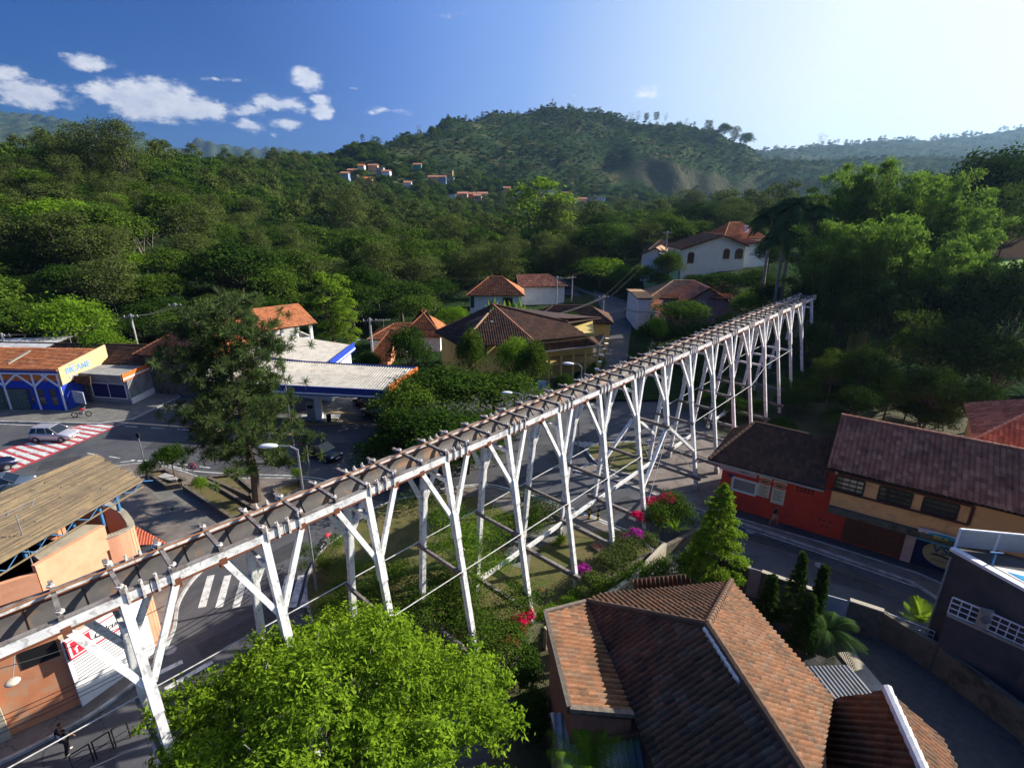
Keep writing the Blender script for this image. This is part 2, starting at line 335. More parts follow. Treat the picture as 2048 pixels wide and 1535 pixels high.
# ------------------------------------------------------------------ tiled / corrugated roof slope, real relief
def slope(name, poly, m, parent, tw=.24, th=.38, amp=.045, step=.03, nseg=5, thick=.1, under=None, uvshift=0):
    """poly: convex planar polygon, poly[0]-poly[1] the eave. Waves run up the slope, rows step down it."""
    P = [Vector(p) for p in poly]; e = (P[1]-P[0]).normalized(); N = Vector()
    for i in range(1, len(P)-1): N += (P[i]-P[0]).cross(P[i+1]-P[0])
    N.normalize()
    if N.z < 0: N = -N
    s = N.cross(e).normalized()
    if s.z < 0: s = -s
    o = P[0]; uv = [((p-o).dot(e), (p-o).dot(s)) for p in P]
    u0, u1 = min(a for a, _ in uv)-tw, max(a for a, _ in uv)+tw; v0, v1 = min(b for _, b in uv)-th, max(b for _, b in uv)+th
    nu = int((u1-u0)/tw*nseg)+1; us = u0+np.arange(nu+1)*tw/nseg
    rows = []; nv = int((v1-v0)/th)+1
    if step > 0:
        for j in range(nv+1): b = v0+j*th; rows += [(b+.0001, step), (b+th*.995, 0.0)]
    else: rows = [(v0+(v1-v0)*j/max(1, nv//3), 0.0) for j in range(max(1, nv//3)+1)]
    R = np.array(rows); U, Vv = np.meshgrid(us, R[:, 0]); Hh = np.meshgrid(us, R[:, 1])[1]
    ph = U/tw*2*math.pi; Hh = Hh+(amp*(2*np.abs(np.cos(ph/2))**.8-1) if step > 0 else amp*np.sin(ph))
    if step > 0:
        rng = np.random.default_rng(int(abs(o.x*31+o.y*17)) % 9999); ju = np.floor(U/tw).astype(int); jv = np.floor(Vv/th).astype(int)
        Hh = Hh+.012*np.sin(ju*12.9+jv*78.2)*(amp > .02)
    E, S, NN, O = (np.array(x) for x in (e, s, N, o))
    V = O+U[..., None]*E+Vv[..., None]*S+Hh[..., None]*NN
    ny, nx = U.shape; idx = np.arange(nx*ny).reshape(ny, nx)
    F = np.stack([idx[:-1, :-1], idx[:-1, 1:], idx[1:, 1:], idx[1:, :-1]], -1).reshape(-1, 4)
    me = mesh_arrays('t', V.reshape(-1, 3), F, m); uvl = me.uv_layers.new(name='UVMap')
    UVv = np.stack([U/tw+uvshift+.25, Vv/th], -1).reshape(-1, 2); cen = UVv[F].mean(1)
    uvs = UVv[F]; uvs[..., 1] = np.clip(uvs[..., 1], np.floor(cen[:, None, 1])+.001, np.floor(cen[:, None, 1])+.999); uvs[..., 0] = cen[:, None, 0]
    uvl.data.foreach_set('uv', uvs.astype(np.float32).ravel())
    bm = bmesh.new(); bm.from_mesh(me); bpy.data.meshes.remove(me); cenP = sum(P, Vector())/len(P)
    for i in range(len(P)):
        a, b = P[i], P[(i+1) % len(P)]; n = (b-a).cross(N).normalized()
        if (cenP-a).dot(n) > 0: n = -n
        bmesh.ops.bisect_plane(bm, geom=bm.verts[:]+bm.edges[:]+bm.faces[:], plane_co=a, plane_no=n, clear_outer=True)
    for f in bm.faces:
        f.smooth = amp > 0.02
        if f.normal.dot(N) < 0: f.normal_flip()
    # underside board
    base = [bm.verts.new(p-N*(amp+.02)) for p in P]; low = [bm.verts.new(p-N*(amp+.02+thick)) for p in P]; k = len(P)
    nf = [bm.faces.new(low), bm.faces.new(base)]+[bm.faces.new((base[i], base[(i+1) % k], low[(i+1) % k], low[i])) for i in range(k)]
    for f in nf: f.material_index = 1
    off = WLOC[parent] if parent is not None else Vector(); bmesh.ops.translate(bm, verts=bm.verts, vec=-off)
    me = bpy.data.meshes.new(name); bm.to_mesh(me); bm.free(); me.materials.append(m); me.materials.append(under or M['darkwood'])
    ob = bpy.data.objects.new(name, me); C.objects.link(ob)
    if parent is not None: ob.parent = parent
    WLOC[ob] = off; return ob
def ridge(parent, a, b, m, r=.13, name='ridge'):
    a, b = Vector(a), Vector(b); n = max(2, int((b-a).length/.4)); mb = MB()
    for i in range(n):
        p, q = a.lerp(b, i/n), a.lerp(b, min(1, (i+1.08)/n)); mb.cyl(p, q, r*1.12, r*.92, 8, m)
    return mb.build(name, None, parent)
# a framed window on a wall line A-B; s0, s1 in metres from A; out = outward side (+1: to the right of A->B)
def rect_on(A, B, s0, s1, z0, z1, off, out=1):
    A, B = Vector((A[0], A[1], 0)), Vector((B[0], B[1], 0)); d = (B-A).normalized(); n = Vector((d.y, -d.x, 0))*out
    p, q = A+d*s0+n*off, A+d*s1+n*off
    return [(p.x, p.y, z0), (q.x, q.y, z0), (q.x, q.y, z1), (p.x, p.y, z1)], d, n
def window(parent, A, B, s0, s1, z0, z1, out=1, frame=None, panem=None, nx=2, nz=1, fw=.07, depth=.06, name='window', child='pane'):
    q, d, n = rect_on(A, B, s0, s1, z0, z1, .0, out); mb = MB(); up = Vector((0, 0, 1)); q = [Vector(a) for a in q]
    def bar(a, b, w_): mb.beam(a+n*depth/2, b+n*depth/2, w_, depth, None, up=n)
    bar(q[0], q[1], fw); bar(q[3], q[2], fw); bar(q[0], q[3], fw); bar(q[1], q[2], fw)
    for i in range(1, nx): bar(q[0].lerp(q[1], i/nx), q[3].lerp(q[2], i/nx), fw*.6)
    for i in range(1, nz): bar(q[0].lerp(q[3], i/nz), q[1].lerp(q[2], i/nz), fw*.6)
    o = mb.build(name, frame or M['whitepaint'], parent)
    pm = MB(); pq = [a+n*.012 for a in q]; pm.add([a-n*.03 for a in pq]+pq, [(3, 2, 1, 0), (4, 5, 6, 7), (0, 1, 5, 4), (1, 2, 6, 5), (2, 3, 7, 6), (3, 0, 4, 7)])
    pm.build(child, panem or glass(), o); return o
def panel(name, parent, A, B, s0, s1, z0, z1, m, out=1, th=.06, off=0.0, group=None):
    q, d, n = rect_on(A, B, s0, s1, z0, z1, off, out); q = [Vector(a) for a in q]; mb = MB()
    mb.add(q+[a+n*th for a in q], [(3, 2, 1, 0), (4, 5, 6, 7), (0, 1, 5, 4), (1, 2, 6, 5), (2, 3, 7, 6), (3, 0, 4, 7)])
    return mb.build(name, m, parent)
def lettering(name, parent, text, A, B, s, z, size, m, out=1, off=.05, shear=0.0, bold=.0, align='LEFT'):
    cu = bpy.data.curves.new(name, 'FONT'); cu.body = text; cu.size = size; cu.shear = shear; cu.offset = bold; cu.extrude = .006; cu.align_x = align
    q, d, n = rect_on(A, B, s, s+1, z, z+1, off, out); cu.materials.append(m)
    tmp = bpy.data.objects.new('tmp', cu); C.objects.link(tmp); dg = bpy.context.evaluated_depsgraph_get(); me = bpy.data.meshes.new_from_object(tmp.evaluated_get(dg))
    bpy.data.objects.remove(tmp); bpy.data.curves.remove(cu); me.name = name
    if not me.materials: me.materials.append(m)
    o = bpy.data.objects.new(name, me); C.objects.link(o); o.parent = parent
    X = d if d.cross(Vector((0, 0, 1))).dot(n) > 0 else -d; R = Matrix((X, Vector((0, 0, 1)), n)).transposed()
    o.rotation_euler = R.to_euler(); o.location = Vector(q[0])-WLOC[parent]; return o
# ------------------------------------------------------------------ terrain
UC = lambda x: (x-1024)/1070*.9457
def zr(x, row, Y): return D(x, row, Y).z
def col(x, *pts):
    out = []
    for Y, z in pts: out.append((Y, zr(x, -z, Y) if z < -50 else z))   # a negative value is a pixel row of the skyline
    return UC(x), out
TCOL = [
 col(-900,(70,0),(110,9),(150,20),(200,28),(300,32),(600,60),(1500,150),(4000,600),(7000,500)),
 col(0,(70,0),(105,6),(150,18),(195,26),(260,26),(400,22),(900,50),(2600,250),(4200,-222),(7000,200)),
 col(150,(70,0),(105,6),(150,19),(195,30),(260,29),(400,24),(900,50),(2600,250),(4200,-236),(7000,200)),
 col(260,(72,0),(105,5),(150,15),(210,27),(290,28),(420,27),(900,50),(2600,200),(4200,-262),(7000,200)),
 col(380,(75,0),(110,3),(150,11),(230,25),(320,34),(420,34),(900,50),(2600,120),(4200,-297),(7000,150)),
 col(425,(78,0),(120,1),(160,8),(230,20),(320,34),(450,38),(900,45),(3600,150),(4400,-276),(7000,150)),
 col(480,(78,0),(130,0),(180,6),(250,18),(360,36),(470,40),(900,45),(3600,100),(4400,-292),(7000,150)),
 col(600,(80,0),(160,0),(240,5),(350,22),(480,48),(600,50),(900,40),(3600,150),(4400,-301),(7000,100)),
 col(750,(80,0),(200,0),(300,6),(450,24),(560,50),(650,84),(760,80),(1000,60),(4400,200),(7000,100)),
 col(830,(80,0),(220,0),(400,10),(480,22),(560,40),(650,66),(780,102),(1000,80),(4400,150),(7000,100)),
 col(900,(80,0),(220,0),(400,8),(500,20),(600,44),(700,80),(880,136),(1100,110),(4400,150),(7000,100)),
 col(1000,(80,0),(220,0),(400,6),(520,17),(640,42),(760,92),(960,-229),(1300,110),(4400,150),(7000,100)),
 col(1105,(80,0),(220,0),(420,4),(540,13),(660,40),(800,105),(1000,-212),(1300,120),(4400,150),(7000,100)),
 col(1200,(80,1),(220,4),(420,6),(560,12),(680,42),(780,88),(990,-227),(1300,120),(4400,150),(7000,100)),
 col(1262,(80,1),(200,5),(420,6),(560,10),(690,42),(720,80),(960,-247),(1300,110),(4400,150),(7000,100)),
 col(1330,(80,1),(120,6),(420,6),(560,8),(700,30),(715,72),(960,-245),(1300,110),(4400,150),(7000,100)),
 col(1400,(75,1),(115,7),(200,9),(560,8),(720,22),(750,62),(960,-256),(1300,110),(4400,150),(7000,100)),
 col(1460,(70,0),(115,8.5),(200,9),(560,8),(740,18),(780,56),(930,-285),(1300,90),(2000,-312),(7000,100)),
 col(1520,(70,0),(115,9),(200,10),(560,8),(760,18),(800,52),(900,-324),(1500,110),(2000,-303),(7000,100)),
 col(1600,(66,0),(115,10),(200,11),(560,8),(760,20),(790,54),(880,-328),(1500,100),(2000,-292),(7000,100)),
 col(1800,(60,1),(90,8),(120,12),(200,13),(560,10),(760,24),(790,58),(880,-322),(1500,120),(2000,-281),(7000,100)),
 col(2048,(55,1),(90,9),(120,13),(200,16),(560,16),(760,30),(880,-335),(1500,140),(2000,-257),(7000,100)),
 col(2900,(50,1),(90,9),(120,13),(200,18),(560,30),(880,80),(1500,180),(2000,260),(7000,100))]
TU = np.array([c[0] for c in TCOL])
def tz(u, Y):
    u = np.atleast_1d(np.asarray(u, float)); Y = np.atleast_1d(np.asarray(Y, float)); u, Y = np.broadcast_arrays(u, Y)
    Z = np.stack([np.interp(Y, [p[0] for p in c[1]], [p[1] for p in c[1]]) for c in TCOL])
    i = np.clip(np.searchsorted(TU, u)-1, 0, len(TU)-2); f = np.clip((u-TU[i])/(TU[i+1]-TU[i]), 0, 1); f = f*f*(3-2*f)
    z = np.take_along_axis(Z, i[None], 0)[0]*(1-f)+np.take_along_axis(Z, i[None]+1, 0)[0]*f
    a = np.clip((Y-300)/500, 0, 1)*np.clip(Y/900, 0, 5)
    X_ = u*Y; z = z+a*(3.0*np.sin(X_*.021+Y*.009+np.sin(Y*.013))*np.sin(X_*.008-Y*.017)+1.6*np.sin(X_*.06+Y*.03)+.9*np.sin(X_*.13-Y*.09+np.sin(X_*.03)*2))
    return np.where(Y < 70, z*np.clip((Y-40)/30, 0, 1), z)
def gz(x, y): return float(tz(x/max(y, 1), y)[0])
us = np.concatenate([np.linspace(-1.7, -.95, 30), np.linspace(-.94, .94, 420), np.linspace(.95, 1.66, 30)])
Ys = np.concatenate([np.linspace(60, 300, 90), np.geomspace(304, 1400, 230), np.geomspace(1420, 6900, 110)])
U, Yv = np.meshgrid(us, Ys); Z = tz(U, Yv)
rng = np.random.default_rng(5)
sh = np.clip((Yv-3000)/800, 0, 1)
Z = Z+sh*(np.abs(np.sin(U*19+np.sin(Yv*.003)*2))*-26+np.abs(np.sin(U*47+Yv*.003))*-14+22)
Z[:6] -= np.linspace(.4, 0, 6)[:, None]
V = np.stack([U*Yv, Yv, Z], -1).reshape(-1, 3); ny, nx = U.shape; idx = np.arange(nx*ny).reshape(ny, nx)
F = np.stack([idx[:-1, :-1], idx[:-1, 1:], idx[1:, 1:], idx[1:, :-1]], -1).reshape(-1, 4)
hm = bpy.data.materials.new('hill_ground'); hm.use_nodes = True; t = NT(hm.node_tree); b = t.n['Principled BSDF']
ob = t.node('ShaderNodeTexCoord').outputs['Object']; geo = t.node('ShaderNodeNewGeometry'); nzz = t.node('ShaderNodeSeparateXYZ', {0: geo.outputs['Normal']}).outputs[2]
c = t.ramp(t.noise(.012, 8, .62, ob), [(.35, (.014, .03, .012)), (.5, (.028, .052, .02)), (.68, (.07, .078, .036))])
c = t.mix(t.math('MULTIPLY', t.node('ShaderNodeMapRange', {0: t.noise(.035, 6, .7, ob), 1: .56, 2: .66}).outputs[0], .55), c, (.16, .12, .075))
c = t.mix(t.node('ShaderNodeMapRange', {0: nzz, 1: .72, 2: .5}).outputs[0], c, t.mix(t.noise(.06, 6, .7, ob), (.03, .05, .03), (.12, .1, .07)))
t.l.new(c, b.inputs['Base Color']); b.inputs['Roughness'].default_value = 1; b.inputs['Specular IOR Level'].default_value = 0
bn = t.node('ShaderNodeBump', {'Height': t.noise(.08, 8, .7, ob), 'Strength': 1.0, 'Distance': 6.0}); t.l.new(bn.outputs[0], b.inputs['Normal'])
tm = mesh_arrays('hills', V, F, hm); smoothall(tag(link('hills', tm), kind='structure'))
gm = MB(); gm.add([(-260, -90, -.02), (260, -90, -.02), (260, 66, -.02), (-260, 66, -.02)], [(0, 1, 2, 3)]); struct('ground', gm, M['soil'])

# ------------------------------------------------------------------ roads, pavements, paint
def px(pts, z=0.0): return [(G(x, y, z).x, G(x, y, z).y) for x, y in pts]
def sheet(name, pts, z, m, pix=True):
    p = px(pts, z) if pix else pts
    ar = sum(p[i][0]*p[(i+1) % len(p)][1]-p[(i+1) % len(p)][0]*p[i][1] for i in range(len(p)))
    if ar < 0: p.reverse()
    mb = MB(); mb.add([(x, y, z) for x, y in p], [tuple(range(len(p)))]); return struct(name, mb, m)
def smooth_line(pts, n=6):
    out = []; P = [Vector((a, b, 0)) for a, b in pts]; P = [P[0]]+P+[P[-1]]
    for i in range(1, len(P)-2):
        for k in range(n):
            t_ = k/n; a, b, c_, d_ = P[i-1:i+3]
            out.append(.5*((2*b)+(c_-a)*t_+(2*a-5*b+4*c_-d_)*t_*t_+(3*b-a-3*c_+d_)*t_**3))
    out.append(P[-2]); return [(v.x, v.y) for v in out]
sheet('road', [(-75, -30), (60, -30), (60, 73), (-90, 73)], 0.0, M['asphalt'], False)
def island(name, pts, top, zt=.13, kerb=True, kw=.16, closed=True):
    p = px(pts, zt); mb = MB(); mb.prism(p, 0.004, zt, top); o = struct(name, mb)
    if kerb:
        kb = MB(); pc = p+[p[0]] if closed else p
        ins = sum((Vector((*a, 0)) for a in p), Vector())/len(p)
        for a, b in zip(pc[:-1], pc[1:]): kb.beam((*a, zt*.5+.012), (*b, zt*.5+.012), kw, zt+.014, M['kerb'])
        struct('kerb', kb)
    return o
def stripe(mb, a, b, w_, z=.008):
    a, b = Vector(a), Vector(b); d = (b-a).normalized(); n = Vector((-d.y, d.x, 0))*w_/2
    mb.add([(*(a-n).xy, z), (*(b-n).xy, z), (*(b+n).xy, z), (*(a+n).xy, z)], [(0, 1, 2, 3)])
# plaza left of the pine, with paving panels
plaza = smooth_line([(185, 950), (240, 930), (300, 927), (360, 940), (420, 958), (520, 955), (610, 958), (668, 972), (692, 992), (660, 1012)])+[(560, 1060), (440, 1102), (352, 1110), (330, 1085), (200, 1060)]
island('plaza_paving', plaza, M['pave'])
pm = MB()
for q in [[(300,985),(350,970),(402,1010),(350,1025)], [(352,1040),(400,1022),(440,1040),(380,1062)], [(300,1030),(345,1015),(350,1040),(310,1052)], [(450,985),(470,975),(495,990),(470,1000)]]:
    p = px(q, .136); pm.add([(x, y, .136) for x, y in (p if sum(p[i][0]*p[(i+1)%4][1]-p[(i+1)%4][0]*p[i][1] for i in range(4)) > 0 else p[::-1])], [(0,1,2,3)])
struct('paving_panels', pm, M['pavegrey'])
# pavement by the pink building
side = smooth_line([(470, 1095), (400, 1142), (358, 1200), (345, 1262), (300, 1335), (200, 1415), (100, 1472), (-30, 1535), (-200, 1600)])
island('pavement', side+[(-300, 1500), (160, 1380), (280, 1290), (260, 1180), (330, 1112)], M['pave'], closed=False)
# main grass square under the aqueduct
gsq = smooth_line([(640, 1300), (622, 1235), (612, 1170), (640, 1105), (690, 1065), (760, 1010), (880, 982), (965, 972), (1030, 985), (1150, 1022), (1235, 1058), (1290, 1085)])
island('grass_square', gsq+[(1330, 1120), (1200, 1200), (1080, 1260), (900, 1400)], M['grass'], closed=False)
sw = smooth_line([(880, 984), (965, 974), (1030, 987), (1150, 1024), (1240, 1061)])
sheet('path', sw+[(1180, 1062), (1120, 1042), (1060, 1040), (1020, 1030), (960, 992), (900, 993)], .137, M['pave'])
sheet('path', [(1030,1068),(1065,1048),(1120,1048),(1150,1060),(1090,1088),(1062,1105),(1058,1140),(1020,1130),(1010,1108)], .137, M['pavegrey'])
sm = smooth_line([(1168, 893), (1220, 884), (1292, 886), (1300, 915), (1285, 945), (1240, 944), (1195, 925), (1168, 893)])
island('small_grass_island', sm[:-1], M['grass'], zt=.2)
island('pavement', [(1296, 880), (1432, 872), (1470, 960), (1440, 1025), (1640, 1083), (1835, 1145), (1925, 1185), (1905, 1215), (1823, 1162), (1640, 1098), (1475, 1042), (1350, 1003), (1240, 962), (1150, 940), (1180, 925), (1240, 955), (1300, 945)], M['pave'], zt=.14)
island('pavement', [(-60, 838), (0, 842), (200, 846), (262, 838), (360, 792), (330, 780), (-60, 800)], M['pavegrey'], zt=.12)
sheet('forecourt', [(470, 880), (330, 800), (560, 770), (860, 780), (900, 850), (700, 885)], .006, M['asphalt_old'])
yl = MB()
for a, b in [((550,868),(625,825)),((556,872),(628,832)),((566,876),(630,842)),((640,822),(710,826)),((610,835),(690,842)),((590,850),(780,843)),((560,862),(600,868)),((585,845),(612,860)),((600,838),(625,850))]:
    stripe(yl, G(*a), G(*b), .16, .012)
struct('yellow_lines', yl, M['yline'])
sheet('undergrowth_ground', [(24, 45), (31, 41), (36, 38.5), (46, 34), (75, 20), (75, 73), (25, 73), (19, 62), (21, 52)], .006, M['soil'], False)
# painted lines
wl = MB()
def pline(pts, w_=.12, dash=None, z=.009):
    P = [G(x, y) for x, y in pts]
    for a, b in zip(P[:-1], P[1:]):
        if dash:
            L = (b-a).length; k = int(L/(dash*2)); d = (b-a).normalized()
            for i in range(k+1): stripe(wl, a+d*i*dash*2, a+d*min(L, i*dash*2+dash), w_, z)
        else: stripe(wl, a, b, w_, z)
pline([(-60, 925), (60, 905), (130, 902)], .12, 1.6); pline([(175, 906), (300, 925)], .13, 1.3); pline([(310, 921), (420, 935)], .13, 1.2)
pline([(-60, 845), (200, 856), (255, 846)], .1); pline([(250, 852), (420, 862), (560, 870)], .1, 1.5)
pline(smooth_line([(240, 924), (300, 921), (380, 940), (470, 947), (600, 952), (672, 965), (700, 990)]), .12)
pline(smooth_line([(875, 978), (965, 968), (1030, 980), (1150, 1018), (1240, 1054), (1330, 1085)]), .14)
pline([(1150, 946), (1240, 968), (1350, 1009), (1475, 1050), (1640, 1106), (1823, 1170), (1960, 1215)], .09)
pline([(1128, 930), (1160, 945)], .12); pline([(1230, 700), (1222, 740)], .12, .9); pline([(1232, 640), (1238, 622)], .12, .9)
pr = random.Random(21)
def patch(x, y, w_, h_, m, rz):
    c = G(x, y); p = [(c.x+(a*w_/2)*math.cos(rz)-(b*h_/2)*math.sin(rz)+pr.uniform(-.1, .1), c.y+(a*w_/2)*math.sin(rz)+(b*h_/2)*math.cos(rz)+pr.uniform(-.1, .1)) for a, b in ((-1, -1), (1, -1), (1, 1), (-1, 1))]; mb = MB(); mb.add([(a, b, .0035) for a, b in p], [(0, 1, 2, 3)]); struct('road_patch', mb, m)
dk = mat('fresh_asphalt', (.035,.035,.04), (.05,.05,.055), .9, 2, fine=.3)
for q in ((350, 890, 5, 1.6, .1), (120, 925, 3, 2, .5), (520, 930, 7, 1, .15), (1060, 960, 3, 1.4, .6), (1150, 880, 2, 4, .2), (1240, 1010, 3, 1.2, .7), (1560, 1090, 5, 1.1, -.5), (1700, 1160, 3, 1.6, -.5), (560, 1110, 3.5, 1.5, .9), (480, 1260, 4, 1.2, .8), (380, 1360, 2.5, 1.2, .6), (1205, 800, 2, 5, .1)): patch(*q[:4], dk, q[4])
for x, y in ((430, 905), (1180, 930), (1500, 1062), (500, 1180), (340, 1300), (1020, 955), (1640, 1130)):
    c = G(x, y); mb = MB(); mb.cyl((c.x, c.y, .004), (c.x, c.y, .016), .32, None, 16, M['steel']); struct('manhole_cover', mb)
# crossing by the blue shop
def crossing(a, b, c_, d_, n, m1, red=None):
    A, B, Cc, Dd = (G(*p) for p in (a, b, c_, d_))     # A-B one side, D-C the other
    if red: r_ = MB(); r_.add([(p.x, p.y, .008) for p in (A, B, Cc, Dd)], [(0, 1, 2, 3)]); struct('crossing_red_band', r_, red)
    mb = MB()
    for i in range(n):
        t0, t1 = (i+.2)/n, (i+.78)/n; q = [A.lerp(B, t0), A.lerp(B, t1), Dd.lerp(Cc, t1), Dd.lerp(Cc, t0)]
        q = [q[0].lerp(q[3], .07), q[1].lerp(q[2], .07), q[1].lerp(q[2], .93), q[0].lerp(q[3], .93)]
        mb.add([(p.x, p.y, .012) for p in q], [(0, 1, 2, 3)])
    struct('crossing_stripes', mb, m1)
crossing((176, 844), (-60, 920), (12, 950), (236, 852), 13, M['line'], M['redline'])
for q in [((395, 1210), (412, 1150), 7), ((590, 1205), (602, 1140), 0)]: pass
for x0 in (404, 438, 472, 560, 585, 606): stripe(wl, G(x0, 1214), G(x0+18, 1150), .42)
stripe(wl, G(303, 1352), G(365, 1322), .3); stripe(wl, G(330, 1378), G(425, 1322), .3)
for i in range(9): stripe(wl, G(1128+i*13, 880+i*1), G(1168+i*13, 893+i), .14)
struct('road_lines', wl, M['line'])
yd = MB()
for a, b in [((1480, 1075), (1560, 1100)), ((1560, 1100), (1700, 1148)), ((1700, 1148), (1880, 1215))]: stripe(yd, G(*a), G(*b), .07, .009)
struct('yellow_centre_line', yd, mat('worn_yellow_paint', (.2,.13,.03), (.1,.08,.05), .9, 3))
# street that climbs away behind the brown-roofed house
cx = [(1196, 775), (1212, 735), (1220, 700), (1228, 672), (1240, 640), (1252, 618), (1225, 604), (1172, 600), (1120, 598)]
rc = [G(x, y) for x, y in smooth_line(cx[:5], 5)]+[D(1246, 627, 98), D(1222, 606, 116), D(1172, 600, 128), D(1120, 592, 140)]
rm = MB(); L = []; R = []
for i, p in enumerate(rc):
    q = rc[min(i+1, len(rc)-1)]-rc[max(i-1, 0)]; q = Vector((q.x, q.y, 0)).normalized(); n = Vector((q.y, -q.x, 0))*2.9
    for s_, l_ in ((-1, L), (1, R)):
        v = p+n*s_; l_.append((v.x, v.y, gz(v.x, v.y)+.12))
k = len(L); rm.add(L+R, [(i, k+i, k+i+1, i+1) for i in range(k-1)]); struct('uphill_road', rm, M['asphalt'])
# second street further right, climbing to the white house
rm = MB(); L = []; R = []; rc = [D(1260, 600, 118), D(1285, 585, 122), D(1312, 560, 128), D(1325, 540, 140)]
# ------------------------------------------------------------------ the wooden aqueduct
AH = rad(42.65); av = Vector((math.sin(AH), math.cos(AH), 0)); an = Vector((math.cos(AH), -math.sin(AH), 0))
S0, SP, OFF, DZ, WD = .33, 1.385, -17.12, 11.76, 1.79
def dp(k, lat, z): return av*(S0+SP*k)+an*(OFF+lat)+Vector((0, 0, z))
K0, K1 = -5, 52
posts = {-3: 0, 1: 0, 4: 0, 7: 0, 10: 0, 13: 0, 16: 0, 19: 0, 22: 0, 25: 1, 28: 0, 31: 0, 34: 0, 37: 0, 40: 0, 43: 0, 46: 0, 49: 0, 52: 0}
aq = thing('wooden_aqueduct', 'long white timber trestle aqueduct striding across the square above the streets', 'aqueduct', dp(0, -.9, 0))
rnd = random.Random(3)
for lat, nm in ((-.07, 'side_beam'), (-WD+.07, 'side_beam')):
    k = K0
    joints = [K0]+[q+1.5 for q in range(-3, 52, 3)]+[K1+.6]
    for a, b in zip(joints[:-1], joints[1:]):
        mb = MB(); a_, b_ = dp(a+.012, lat, DZ-.16), dp(b-.012, lat, DZ-.16)
        mb.beam(a_, b_, .13, .32, M['white']); mb.beam(a_+Vector((0, 0, .185)), b_+Vector((0, 0, .185)), .16, .045, M['oldwood'])
        mb.beam(a_-Vector((0, 0, .2)), b_-Vector((0, 0, .2)), .17, .075, M['redwood'])
        mb.build(nm, None, aq)
# flume trough: half-round, riveted sections
tr = MB(); cl_ = -WD/2; rr = .66
for k in range(K0*2, K1*2+1):
    a, b = k/2, k/2+.5
    if a >= 46: continue
    n = 12; vs = []
    for kk in (a, b):
        for i in range(n+1):
            t_ = math.pi*i/n; vs.append(dp(kk, cl_+rr*math.cos(t_), DZ-.16-rr*.86*math.sin(t_)))
        for i in range(n+1):
            t_ = math.pi*i/n; vs.append(dp(kk, cl_+(rr+.02)*math.cos(t_), DZ-.16-(rr*.86+.02)*math.sin(t_)))
    N2 = 2*(n+1)
    tr.add(vs, [(i, i+1, N2+i+1, N2+i) for i in range(n)]+[(n+1+i, N2+n+1+i, N2+n+2+i, n+2+i) for i in range(n)], M['flume'])
tr.build('trough', None, aq, smooth=True)
bd_ = MB()
for k in range(K0, 46):
    prev = None
    for i in range(13):
        t_ = math.pi*i/12; p = dp(k+.5, cl_+(rr-.012)*math.cos(t_), DZ-.16-(rr-.012)*.86*math.sin(t_))
        if prev is not None: bd_.beam(prev, p, .05, .012, None, up=av)
        prev = p
tag(bd_.build('seam_band', M['darkwood'], aq), kind='stuff')
for lat, m_ in ((-.2, M['rust']), (-WD+.2, M['redwood'])):
    mb = MB(); mb.beam(dp(K0, lat, DZ-.13), dp(46, lat, DZ-.13), .05, .07, m_); mb.build('inner_rail', None, aq)
mb = MB(); mb.path([dp(k, -1.22+.02*math.sin(k*1.7), DZ+.27) for k in np.arange(K0, 47, 1.5)], .028, 6, M['rust']); mb.build('pipe', None, aq)
for k in range(K0, K1+1):
    j = rnd.uniform(-.03, .03); mb = MB(); e0, e1 = .06+rnd.uniform(-.05, .06), -WD-.3+rnd.uniform(-.14, .08)
    mb.beam(dp(k+j, e0, DZ+.13), dp(k-j, e1, DZ+.13), .125, .12, M['oldwood']); o = mb.build('crossbeam', None, aq)
    for lat in (-.12, -WD+.14):
        c = dp(k, lat, DZ+.21); b2 = MB(); b2.cyl(c, c+Vector((0, 0, .05)), .105, .1, 10, M['bolt']); b2.cyl(c+Vector((0, 0, .05)), c+Vector((0, 0, .1)), .04, .035, 6, M['oldwood']); b2.build('bolt', None, o)
# splice clamps near each beam joint
spots = [(q+1.5+dk, lat) for q in range(-3, 52, 3) for dk in (-.42, -.14, .14, .42) for lat in (0.0, -WD)]
spots.sort(key=lambda s_: (dp(s_[0], s_[1], DZ)-Vector((0, 0, H))).length)
def clamp(mb, k, lat):
    s_ = 1 if lat == 0 else -1
    mb.beam(dp(k, lat+s_*.03, DZ-.38), dp(k, lat+s_*.03, DZ+.14), .07, .05, M['bolt'], up=an); mb.beam(dp(k, lat+s_*.05, DZ+.12), dp(k, lat-s_*.2, DZ+.12), .07, .05, M['bolt']); mb.cyl(dp(k, lat-s_*.04, DZ+.1), dp(k, lat-s_*.04, DZ+.24), .045, .03, 6, M['bolt'])
for k, lat in spots[:100]:
    mb = MB(); clamp(mb, k, lat); mb.build('clamp', None, aq)
mb = MB()
for k, lat in spots[100:]: clamp(mb, k, lat)
tag(mb.build('clamps', None, aq), kind='stuff')
NSL, FSL = .178, .09                                            # how far the legs lean out per metre down
def legp(k, side, z):
    d = DZ-z; return dp(k, -.16+NSL*d if side > 0 else -WD+.16-FSL*d, z)
gnd = {34: .6, 37: .5, 40: .6, 43: .9, 46: 1.4, 49: 3.2, 52: 6.2}
